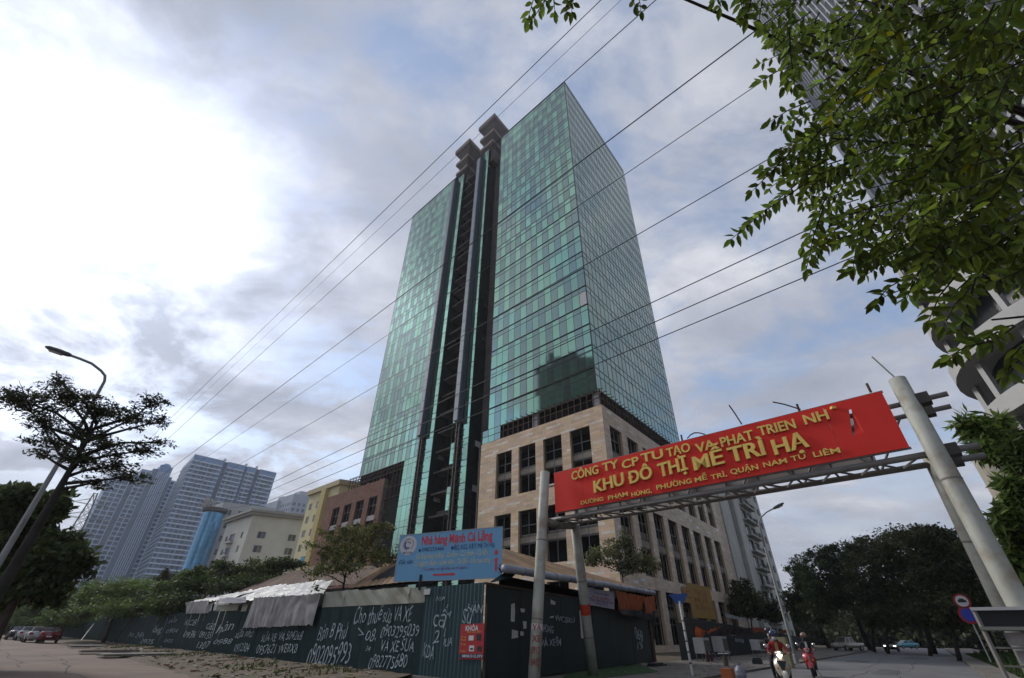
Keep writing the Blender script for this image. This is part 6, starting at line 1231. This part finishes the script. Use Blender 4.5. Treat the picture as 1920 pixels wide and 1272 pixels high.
while len(targets) < 34:
    d = V(rng.normal(size=3)).normalized(); p = V((7.6, 3.2, 6.6)) + V((d.x * 3.0, d.y * 2.6, d.z * 2.0)) * rng.uniform(.6, 1)
    x, y = to_px(p)
    if p.z > 3.8 and (p - EYE).length > 3.6 and (x > 1960 or y < -80): targets.append(p)
near['_loc'] = [8.6, 2.6, 0.0]; near.location = (8.6, 2.6, 0)
tk = MB(); tk.tube(TP, [.2, .16, .13, .09, .05], 12); nk = tk.build('trunk', m_bark, near, smooth=True)
for k, e in enumerate(targets):
    lb_ = MB(); s = trunk_at(min(7.4, max(3.4, e.z - rng.uniform(.3, 1.6)))); md = s.lerp(e, .5) + V((rng.normal() * .12, rng.normal() * .12, .3)); lb_.tube([s, s.lerp(md, .5) + UP * .1, md, md.lerp(e, .5) + UP * .06, e], [.045, .036, .026, .016, .007], 6); lb_.build('limb', m_bark_d, nk, smooth=True)
    if k >= 10:
        for q in range(9):
            a = md.lerp(e, rng.uniform(.1, 1)); b = a + V((rng.normal() * .45, rng.normal() * .45, -rng.uniform(.1, .5)))
            x, y = to_px(b)
            if x > 1900 or y < -20: spray(a, b, ln=rng.uniform(.09, .135))
fast_mesh('leaf_sprays', np.array(LV), np.array(LF), np.array(LC), mat('near_leaf', (.14, .215, .05), .5, trans=.55, spec=.3), near)['kind'] = 'stuff'
tw.build('twigs', m_bark_d, near, kind='stuff')
# far vegetation closing the view at both ends of the streets
fv = thing('distant_wood', 'unbroken mass of dark trees closing the far end of the street', 'trees', (110, 160, 0)); fv['kind'] = 'stuff'; rng = np.random.default_rng(99)
cl = [(az(24 + 32 * k / 39) * (190 - 1.2 * k + rng.normal() * 8) + UP * rng.uniform(2, 6), rng.uniform(6, 10), rng.uniform(5, 8), rng.uniform(4, 7)) for k in range(40)]
v, f, c = leaf_cloud(cl, 42000, 1.2, rng, .2, .7); fast_mesh('foliage', v, f, c, lf_rust, fv)['kind'] = 'stuff'
fv = thing('distant_wood', 'line of green trees closing the far end of the left road', 'trees', (-120, 110, 0)); fv['kind'] = 'stuff'
cl = [(az(-62 + 26 * k / 29) * (165 + rng.normal() * 8) + UP * rng.uniform(1.5, 5), rng.uniform(6, 9), rng.uniform(5, 8), rng.uniform(3, 5.5)) for k in range(30)]
v, f, c = leaf_cloud(cl, 30000, 1.0, rng, .2, .7); fast_mesh('foliage', v, f, c, lf_mid, fv)['kind'] = 'stuff'
# ------------------------------------------------------------------ vehicles and riders
m_tyre = mat('tyre', (.018, .018, .019), .85); m_rim = mat('wheel_rim', (.35, .35, .36), .35, metal=.7); m_cg = mat('car_glass', (.02, .023, .027), .06, spec=.7); m_chr = mat('chrome', (.5, .5, .5), .15, metal=.9); m_tail = mat('tail_light', (.35, .02, .02), .3)
def paintm(n, c): return mat(n, c, .28, metal=.15, coat=.6, spec=.5)
def rot(v, a): return V((v.x * math.cos(a) - v.y * math.sin(a), v.x * math.sin(a) + v.y * math.cos(a), v.z))
def car(name, label, base, heading, paint_, kind='sedan', lights=False, group=None):
    """x forward, built round the middle of the wheelbase"""
    t = thing(name, label, 'pickup' if kind == 'pickup' else 'car', tuple(base), group=group); B = V(base); L = lambda x, y, z: B + rot(V((x, y, z)), heading)
    hl, hw = (2.6, .92) if kind == 'pickup' else (2.2, .87); zr = 1.75 if kind == 'pickup' else 1.46
    belt = {'sedan': [(-2.2, .55, .86), (-2.05, .32, .98), (-1.2, .26, 1.0), (0, .24, .97), (1.0, .26, .92), (1.9, .30, .78), (2.2, .40, .62)], 'hatch': [(-2.1, .45, .95), (-2.0, .32, 1.05), (-1.2, .26, 1.03), (0, .24, .99), (1.0, .26, .94), (1.8, .30, .82), (2.15, .40, .65)], 'pickup': [(-2.6, .55, 1.05), (-2.5, .45, 1.08), (-1.2, .40, 1.08), (0, .40, 1.08), (1.2, .40, 1.06), (2.3, .45, .98), (2.6, .5, .8)]}[kind]
    b = MB(); rings = []
    for x, z0, z1 in belt:
        e = abs(x) / hl; w = hw * (1 - .10 * e ** 4); rings += [L(x, s * w * k, z) for s, k, z in ((1, .80, z0), (1, .98, z0 + .10), (1, 1.0, (z0 + z1) / 2), (1, .95, z1 - .04), (1, .84, z1), (-1, .84, z1), (-1, .95, z1 - .04), (-1, 1.0, (z0 + z1) / 2), (-1, .98, z0 + .10), (-1, .80, z0))]
    nr = 10; b.idx(rings, [(i * nr + j, i * nr + (j + 1) % nr, (i + 1) * nr + (j + 1) % nr, (i + 1) * nr + j) for i in range(len(belt) - 1) for j in range(nr)] + [tuple(range(nr - 1, -1, -1)), tuple((len(belt) - 1) * nr + j for j in range(nr))]); b.build('body', paint_, t, smooth=True)
    cab = {'sedan': (-1.75, -.95, .35, 1.15), 'hatch': (-2.0, -1.55, .35, 1.2), 'pickup': (-.75, -.55, .75, 1.45)}[kind]; zb = 1.07 if kind == 'pickup' else .95; x0, x1, x2, x3 = cab; wb, wt = hw * .86, hw * .68
    c = MB(); lo = [L(x0, wb, zb), L(x3, wb, zb), L(x3, -wb, zb), L(x0, -wb, zb)]; hi = [L(x1, wt, zr), L(x2, wt, zr), L(x2, -wt, zr), L(x1, -wt, zr)]; c.hexa(lo + hi); rf = MB(); c.build('cabin', paint_, t)
    def quad(p, f, nm):
        ce = sum(p, V((0, 0, 0))) / 4; n = (p[1] - p[0]).cross(p[3] - p[0]).normalized(); n = n if n.dot(ce - B - UP) > 0 else -n; g = MB(); q = [ce + (x - ce) * f + n * .012 for x in p]; g.hexa([x - n * .008 for x in q] + q); g.build(nm, m_cg, t)
    quad([lo[1], lo[2], hi[2], hi[1]], .88, 'windscreen'); quad([lo[3], lo[0], hi[0], hi[3]], .86, 'rear_window')
    for s in (0, 1):
        A_, D_, E_, F_ = (lo[0], lo[1], hi[1], hi[0]) if s == 0 else (lo[3], lo[2], hi[2], hi[3])
        quad([A_, A_.lerp(D_, .48), F_.lerp(E_, .48), F_], .84, 'side_window'); quad([A_.lerp(D_, .52), D_, E_, F_.lerp(E_, .52)], .84, 'side_window')
    if kind == 'pickup':
        bd = MB(); bd.hexa([L(-2.4, .78, 1.0), L(-.85, .78, 1.0), L(-.85, -.78, 1.0), L(-2.4, -.78, 1.0), L(-2.4, .78, 1.095), L(-.85, .78, 1.095), L(-.85, -.78, 1.095), L(-2.4, -.78, 1.095)]); bd.build('cargo_bed', m_tyre, t)
    wr = .37 if kind == 'pickup' else .31
    for x in (-hl * .62, hl * .64):
        for s in (-1, 1):
            w = MB(); ax = rot(V((0, s, 0)), heading); w.lathe(L(x, s * (hw - .09), wr), [(wr * .93, -.11), (wr, -.07), (wr, .07), (wr * .93, .11), (wr * .62, .115)], 20, axis=ax); wo = w.build('wheel', m_tyre, t, smooth=True); r = MB(); r.lathe(L(x, s * (hw - .09), wr) + ax * .105, [(wr * .6, 0), (wr * .6, .015), (wr * .2, .03)], 12, axis=ax); r.build('rim', m_rim, wo)
    m_hl = mat('lit_headlight', (.9, .9, .85), .2, emit=(1, .97, .88), estr=3.0) if lights else mat('headlight', (.45, .46, .47), .1)
    for s in (-1, 1):
        h = MB(); h.box(L(hl - .13, s * hw * .68, belt[-2][2] - .06), .22, .34, .12, M=Matrix.Rotation(heading, 3, 'Z')); h.build('headlight', m_hl, t); h = MB(); h.box(L(-hl + .06, s * hw * .7, .84 if kind != 'pickup' else .92), .12, .34, .17, M=Matrix.Rotation(heading, 3, 'Z')); h.build('tail_light', m_tail, t)
        h = MB(); h.box(L(.95 if kind != 'pickup' else 1.3, s * (hw + .08), 1.03), .1, .18, .12, M=Matrix.Rotation(heading, 3, 'Z')); h.build('mirror', paint_, t)
    for x, nm in ((hl + .0, 'number_plate'), (-hl - .0, 'number_plate')): h = MB(); h.box(L(x, 0, .62), .04, .46, .12, M=Matrix.Rotation(heading, 3, 'Z')); h.build(nm, m_wht, t)
    bp = MB(); bp.box(L(hl - .02, 0, .40), .16, hw * 1.7, .16, M=Matrix.Rotation(heading, 3, 'Z')); bp.build('bumper', m_blk if kind != 'pickup' else m_chr, t)
    return t
hL = math.atan2(LD.y, LD.x); hR = math.atan2(RD.y, RD.x)
car('parked_car', 'dark red hatchback parked at the end of the row by the hoarding', gnd(86, 1206), hL - .1, paintm('car_red', (.16, .012, .018)), 'hatch', group='cars parked by the hoarding')
car('parked_car', 'silver car parked behind the red hatchback', gnd(60, 1204.5), hL, paintm('car_silver', (.42, .42, .43)), 'hatch', group='cars parked by the hoarding')
car('parked_car', 'white car parked between the silver and the dark one', gnd(42, 1201), hL, paintm('car_white', (.52, .53, .54)), 'hatch', group='cars parked by the hoarding')
car('parked_car', 'dark blue car at the far end of the parked row', gnd(25, 1199.5), hL, paintm('car_navy', (.02, .022, .05)), 'sedan', group='cars parked by the hoarding')
car('pickup_truck', 'beige double-cab pickup parked beyond the far hoarding', gnd(1593, 1221.5), hR + math.pi - .5, paintm('car_beige', (.50, .47, .40)), 'pickup')
car('oncoming_car', 'dark sedan with lit headlights driving down the street', gnd(1674, 1222), hR + math.pi, paintm('car_black', (.02, .022, .024)), 'sedan', lights=True)
car('parked_car', 'turquoise car on the far left of the street', gnd(1702, 1216.5), hR + math.pi - .9, paintm('car_turquoise', (.06, .30, .38)), 'sedan')
car('parked_car', 'pale car parked at the far end of the street', gnd(1756, 1213), hR + math.pi - .3, paintm('car_pale', (.40, .38, .35)), 'hatch')
# --- people: one skin mesh per body, materials by limb
m_skin = mat('skin', (.42, .24, .17), .55, attr=False); m_hair = mat('hair_black', (.012, .011, .011), .6)
def person(label, base, heading, joints, edges, mats_, zones, group=None):
    """joints {name: (x, y, z, r)}; zones maps an edge to a material index"""
    t = thing('person', label, 'person', tuple(base), rz=0, group=group); B = V(base); nm = list(joints); me = bpy.data.meshes.new('s'); P = [rot(V(joints[k][:3]), heading) for k in nm]; me.from_pydata([tuple(p) for p in P], [(nm.index(a), nm.index(b)) for a, b in edges], [])
    ob = bpy.data.objects.new('s', me); COL.objects.link(ob); sk = ob.modifiers.new('k', 'SKIN'); sk.use_smooth_shade = True; ss = ob.modifiers.new('u', 'SUBSURF'); ss.levels = 1
    for i, k in enumerate(nm): r = joints[k][3]; r = r if isinstance(r, tuple) else (r, r); me.skin_vertices[0].data[i].radius = r; me.skin_vertices[0].data[i].use_root = (k == 'pelvis')
    bpy.context.view_layer.update(); ev = bpy.data.meshes.new_from_object(ob.evaluated_get(bpy.context.evaluated_depsgraph_get())); bpy.data.objects.remove(ob); bpy.data.meshes.remove(me)
    ev.materials.clear(); [ev.materials.append(m) for m in mats_]; ca = ev.color_attributes.new('Col', 'FLOAT_COLOR', 'CORNER'); ca.data.foreach_set('color', [1.0] * (4 * len(ev.loops)))
    segs = [(P[nm.index(a)], P[nm.index(b)], zones.get((a, b), 0)) for a, b in edges]
    for f in ev.polygons:
        c = f.center; best = (9, 0)
        for a, b, z in segs:
            d = b - a; k = max(0, min(1, (c - a).dot(d) / max(1e-6, d.length_squared))); best = min(best, ((c - a - d * k).length, z))
        f.material_index = best[1]; f.use_smooth = True
    o = bpy.data.objects.new('body', ev); COL.objects.link(o); o.parent = t; o['_loc'] = list(base); o['_rz'] = 0.0; return t, lambda x, y, z: B + rot(V((x, y, z)), heading)
def rider(label, base, heading, top, trousers, helmet, mask, x=0.0, z=0.0, reach=True, open_front=None, hair=False, group=None, visor=False):
    """seated on a scooter facing +x; seat height about .78"""
    J = {'pelvis': (x, 0, .86 + z, (.15, .17)), 'waist': (x + .02, 0, 1.02 + z, (.13, .15)), 'chest': (x + .05, 0, 1.24 + z, (.14, .18)), 'neck': (x + .07, 0, 1.40 + z, .06), 'chin': (x + .10, 0, 1.47 + z, .065), 'head': (x + .10, 0, 1.58 + z, (.10, .09)), 'crown': (x + .08, 0, 1.68 + z, .06)}
    E_ = [('pelvis', 'waist'), ('waist', 'chest'), ('chest', 'neck'), ('neck', 'chin'), ('chin', 'head'), ('head', 'crown')]; Z = {('pelvis', 'waist'): 0, ('waist', 'chest'): 0, ('chest', 'neck'): 0, ('neck', 'chin'): 2, ('chin', 'head'): 2, ('head', 'crown'): 2}
    for s, n in ((1, 'l'), (-1, 'r')):
        hx, hz = (x + .50, 1.06 + z) if reach else (x + .30, 1.02 + z); hy = s * (.30 if reach else .16)
        J.update({'sh' + n: (x + .05, s * .19, 1.33 + z, .065), 'el' + n: (x + .24, s * (.30 if reach else .25), 1.12 + z, .052), 'wr' + n: (hx - .06, hy, hz, .036), 'hd' + n: (hx + .02, hy, hz - .005, .042), 'hip' + n: (x + .06, s * .11, .84 + z, .10), 'kn' + n: (x + .47, s * .19, .72 + z * .6, .075), 'an' + n: (x + .38, s * .17, .36, .05), 'to' + n: (x + .54, s * .19, .31, .042)})
        for a, b, zz in (('chest', 'sh' + n, 0), ('sh' + n, 'el' + n, 0), ('el' + n, 'wr' + n, 0), ('wr' + n, 'hd' + n, 2), ('pelvis', 'hip' + n, 1), ('hip' + n, 'kn' + n, 1), ('kn' + n, 'an' + n, 1), ('an' + n, 'to' + n, 3)): E_.append((a, b)); Z[(a, b)] = zz
    t, L = person(label, base, heading, J, E_, [top, trousers, m_skin, m_tyre], Z, group); R3 = Matrix.Rotation(heading, 3, 'Z')
    hm = MB(); c = L(x + .07, 0, 1.60 + z); fx_ = rot(V((1, 0, 0)), heading); prof = [(.145, -.04), (.15, .02), (.135, .08), (.10, .12), (.05, .145), (.01, .15)]; hm.lathe(c, prof, 16); hm.build('helmet', helmet, t, smooth=True)
    vs = MB(); vs.box(L(x + .20, 0, 1.585 + z), .12, .2, .02, M=R3); vs.build('helmet_peak', helmet, t)
    fc = MB(); fc.lathe(L(x + .155, 0, 1.49 + z), [(.075, -.05), (.082, 0), (.06, .045)], 12); fc.build('face_mask', mask, t, smooth=True)
    for s in (-1, 1):
        e = MB(); e.lathe(L(x + .195, s * .035, 1.565 + z), [(.012, -.006), (.012, .006)], 8, axis=fx_); e.build('eye', m_hair, t)
        e = MB(); e.lathe(L(x + .09, s * .096, 1.55 + z), [(.025, -.01), (.03, 0), (.02, .012)], 8, axis=rot(V((0, s, 0)), heading)); e.build('ear', m_skin, t)
        hx, hz = (x + .50, 1.06 + z) if reach else (x + .30, 1.02 + z); hy = s * (.30 if reach else .16)
        for k in range(4): f = MB(); y = hy + s * (-.03 + .022 * k); f.tube([L(hx + .03, y, hz + .02), L(hx + .065, y, hz + .012), L(hx + .07, y, hz - .025), L(hx + .045, y, hz - .04)], [.010, .010, .009, .008], 6); f.build('finger', m_skin, t, smooth=True)
        f = MB(); f.tube([L(hx, hy - s * .045, hz), L(hx + .035, hy - s * .06, hz - .025), L(hx + .05, hy - s * .045, hz - .045)], [.012, .011, .009], 6); f.build('thumb', m_skin, t, smooth=True)
    nz_ = MB(); nz_.lathe(L(x + .20, 0, 1.53 + z), [(.018, -.02), (.02, 0), (.008, .03)], 8); nz_.build('nose', m_skin, t)
    if open_front:
        f = MB(); f.box(L(x + .195, 0, 1.2 + z), .02, .10, .34, M=R3); f.build('shirt_front', open_front, t)
    if hair:
        h = MB(); h.lathe(L(x + .03, 0, 1.42 + z), [(.10, -.14), (.12, 0), (.10, .15)], 10); h.build('hair', m_hair, t, smooth=True)
    return t
def scooter(label, base, heading, body, accent, lit=False, round_=False):
    t = thing('motorbike', label, 'motorbike', tuple(base), group='motorbikes on the street'); B = V(base); L = lambda x, y, z: B + rot(V((x, y, z)), heading); R3 = Matrix.Rotation(heading, 3, 'Z'); sd = rot(V((0, 1, 0)), heading); fw = rot(V((1, 0, 0)), heading)
    for x in (-.62, .64):
        w = MB(); r = .27; w.lathe(L(x, 0, r), [(r * .80, -.05), (r * .95, -.045), (r, 0), (r * .95, .045), (r * .80, .05)], 24, axis=sd); wo = w.build('wheel', m_tyre, t, smooth=True); w = MB(); w.lathe(L(x, 0, r), [(r * .78, -.035), (r * .78, .035)], 20, axis=sd); w.build('rim', m_rim, wo)
    f = MB()
    for s in (-1, 1): f.tube([L(.64, s * .07, .27), L(.50, s * .07, .62), L(.40, s * .05, .92)], .025, 8)
    f.build('fork', m_chr, t, smooth=True)
    fd = MB(); n = 10; pr = []
    for k in range(n + 1): a = rad(20 + 130 * k / n); pr += [L(.64 + .31 * math.cos(a), s * .085, .27 + .31 * math.sin(a)) for s in (-1, 1)] + [L(.64 + .34 * math.cos(a), 0, .27 + .34 * math.sin(a))]
    fd.idx(pr, [q for k in range(n) for q in ((3 * k, 3 * k + 2, 3 * k + 5, 3 * k + 3), (3 * k + 2, 3 * k + 1, 3 * k + 4, 3 * k + 5))]); fd.build('front_fender', body, t, smooth=True)
    # front shield: a curved V-shaped apron
    sh = MB(); rows = ((.58, .48, .15), (.56, .62, .22), (.50, .80, .24), (.42, .96, .20), (.36, 1.03, .13)) if not round_ else ((.54, .42, .20), (.56, .58, .25), (.54, .74, .24), (.46, .90, .20), (.38, .98, .12)); pr = []
    for x, z, w in rows:
        for k in range(9): y = -1 + k / 4; pr.append(L(x - .14 * abs(y) ** 1.6, y * w, z + (.06 if round_ else -.05) * (abs(y) ** 2)))
    sh.idx(pr, [(i * 9 + k, i * 9 + k + 1, (i + 1) * 9 + k + 1, (i + 1) * 9 + k) for i in range(4) for k in range(8)]); sh.build('front_shield', body, t, smooth=True)
    ac = MB()
    if not round_: ac.hexa([L(.585, -.02, .55), L(.585, .02, .55), L(.57, .02, .55), L(.57, -.02, .55), L(.50, -.15, .86), L(.50, .15, .86), L(.48, .15, .86), L(.48, -.15, .86)])
    else: ac.box(L(.575, 0, .66), .02, .04, .34, M=R3)
    ac.build('shield_trim', accent, t)
    hd_ = MB(); hd_.lathe(L(.36, 0, 1.03), [(.05, -.05), (.12, -.03), (.15, .02), (.12, .08), (.05, .11)], 16); hd_.build('handlebar_cowl', body, t, smooth=True)
    hl = MB(); hl.lathe(L(.455, 0, 1.03), [(.085, -.02), (.085, .02), (.04, .045)], 16, axis=fw); hl.build('headlight', mat('lit_bike_light', (.9, .85, .75), .2, emit=(1, .86, .62), estr=5.0) if lit else mat('bike_light', (.5, .5, .48), .15), t)
    hb = MB(); hb.tube([L(.22, -.36, 1.05), L(.33, -.2, 1.05), L(.36, 0, 1.04), L(.33, .2, 1.05), L(.22, .36, 1.05)], .018, 8); hb.build('handlebar', m_blk, t, smooth=True)
    for s in (-1, 1):
        g = MB(); g.tube([L(.29, s * .27, 1.055), L(.22, s * .37, 1.055)], .024, 8); g.build('grip', m_tyre, t); m_ = MB(); m_.tube([L(.30, s * .24, 1.06), L(.30, s * .33, 1.24)], .008, 6); mo = m_.build('mirror_stalk', m_blk, t); m_ = MB(); m_.lathe(L(.31, s * .35, 1.27), [(.05, -.012), (.062, 0), (.05, .012)], 12, axis=fw); m_.build('mirror', m_chr, mo)
        i = MB(); i.lathe(L(.52, s * .15, .66), [(.03, -.015), (.035, .01), (.015, .03)], 10, axis=fw); i.build('indicator', mat('amber_lamp', (.7, .28, .03), .3, emit=(1, .5, .05), estr=2.5 if (lit and s == 1) else 0), t)
    fl = MB(); fl.hexa([L(-.15, -.17, .30), L(.42, -.17, .30), L(.42, .17, .30), L(-.15, .17, .30), L(-.15, -.17, .37), L(.42, -.17, .37), L(.42, .17, .37), L(-.15, .17, .37)]); fl.build('footboard', m_blk, t)
    rbm = MB(); st_ = ((-.10, .34, .68, .14), (-.25, .36, .76, .19), (-.55, .42, .80, .20), (-.85, .52, .78, .14), (-.98, .62, .74, .06)); pr = []
    for x, z0, z1, w in st_: pr += [L(x, y * w, z) for y, z in ((1, z0 + .05), (1.0, (z0 + z1) / 2), (.75, z1), (-.75, z1), (-1, (z0 + z1) / 2), (-1, z0 + .05))]
    rbm.idx(pr, [(i * 6 + k, i * 6 + (k + 1) % 6, (i + 1) * 6 + (k + 1) % 6, (i + 1) * 6 + k) for i in range(4) for k in range(6)] + [tuple(range(5, -1, -1)), tuple(24 + k for k in range(6))]); rbm.build('rear_body', body, t, smooth=True)
    se = MB(); se.tube([L(-.12, 0, .745), L(-.4, 0, .79), L(-.8, 0, .80)], [.10, .13, .10], 10); se.build('seat', m_tyre, t, smooth=True)
    ex = MB(); ex.tube([L(-.3, -.2, .32), L(-.9, -.23, .40)], [.05, .06], 10); ex.build('exhaust', m_chr, t, smooth=True)
    pl = MB(); pl.box(L(-1.0, 0, .6), .02, .18, .14, M=R3); pl.build('number_plate', m_wht, t); sd_ = MB(); sd_.tube([L(-.2, .12, .28), L(-.3, .25, .04)], .012, 6); sd_.build('side_stand', m_blk, t); return t
b1 = gnd(1478, 1297); h1 = math.atan2(-b1.y, -b1.x) + .05; scooter('white motorbike with its headlight on carrying two riders', b1, h1, paintm('scooter_white', (.46, .42, .36)), m_blk, lit=True)
m_jr = mat('jacket_red', (.26, .012, .016), .7, var=.15, scale=6); m_jd = mat('jacket_black', (.012, .012, .014), .75, var=.2, scale=6); m_tr = mat('dark_trousers', (.018, .018, .024), .8, var=.2, scale=6); m_mk = mat('mask_pale', (.5, .49, .5), .8); m_mk2 = mat('mask_black', (.02, .02, .022), .8); m_hb = mat('helmet_navy', (.02, .03, .08), .25, coat=.5); m_hk = mat('helmet_brown', (.20, .14, .09), .3, coat=.4); m_hbk = mat('helmet_black', (.02, .02, .022), .3, coat=.4)
rider('rider in a red jacket and navy helmet steering the white motorbike', b1, h1, m_jr, m_tr, m_hb, m_mk, x=-.18, open_front=mat('lanyard_gold', (.45, .27, .09), .7), group='riders')
rider('passenger in black with a dark helmet behind the red-jacketed rider', b1 + rot(V((0, -.10, 0)), h1), h1, m_jd, m_tr, m_hbk, m_mk, x=-.62, z=.10, reach=False, open_front=m_wht, group='riders')
b2 = gnd(1529, 1270); h2 = math.atan2(-b2.y, -b2.x) - .08; scooter('glossy red motorbike following the white one', b2, h2, paintm('scooter_red', (.33, .012, .02)), m_chr, round_=True)
rider('rider in a black jacket, white top and brown helmet on the red motorbike', b2, h2, m_jd, m_tr, m_hk, m_mk2, x=-.18, open_front=m_wht, hair=True, group='riders')

# ------------------------------------------------------------------ thin haze over the whole place
hz = MB(); hz.hexa([(-1600, -1600, -1.5), (1600, -1600, -1.5), (1600, 1600, -1.5), (-1600, 1600, -1.5), (-1600, -1600, 142), (1600, -1600, 142), (1600, 1600, 142), (-1600, 1600, 142)])
mh = bpy.data.materials.new('haze_air'); mh.use_nodes = True; mh.node_tree.nodes.clear(); pvn = mh.node_tree.nodes.new('ShaderNodeVolumePrincipled'); pvn.inputs['Color'].default_value = (.86, .90, .97, 1); pvn.inputs['Density'].default_value = 0.00028; pvn.inputs['Anisotropy'].default_value = 0.3
mo_ = mh.node_tree.nodes.new('ShaderNodeOutputMaterial'); mh.node_tree.links.new(pvn.outputs[0], mo_.inputs['Volume'])
ho = hz.build('haze', mh); ho['kind'] = 'stuff'; ho['label'] = 'thin pale haze in the air'
for ob in bpy.data.objects:
    for k in ('_loc', '_rz'):
        if k in ob: del ob[k]
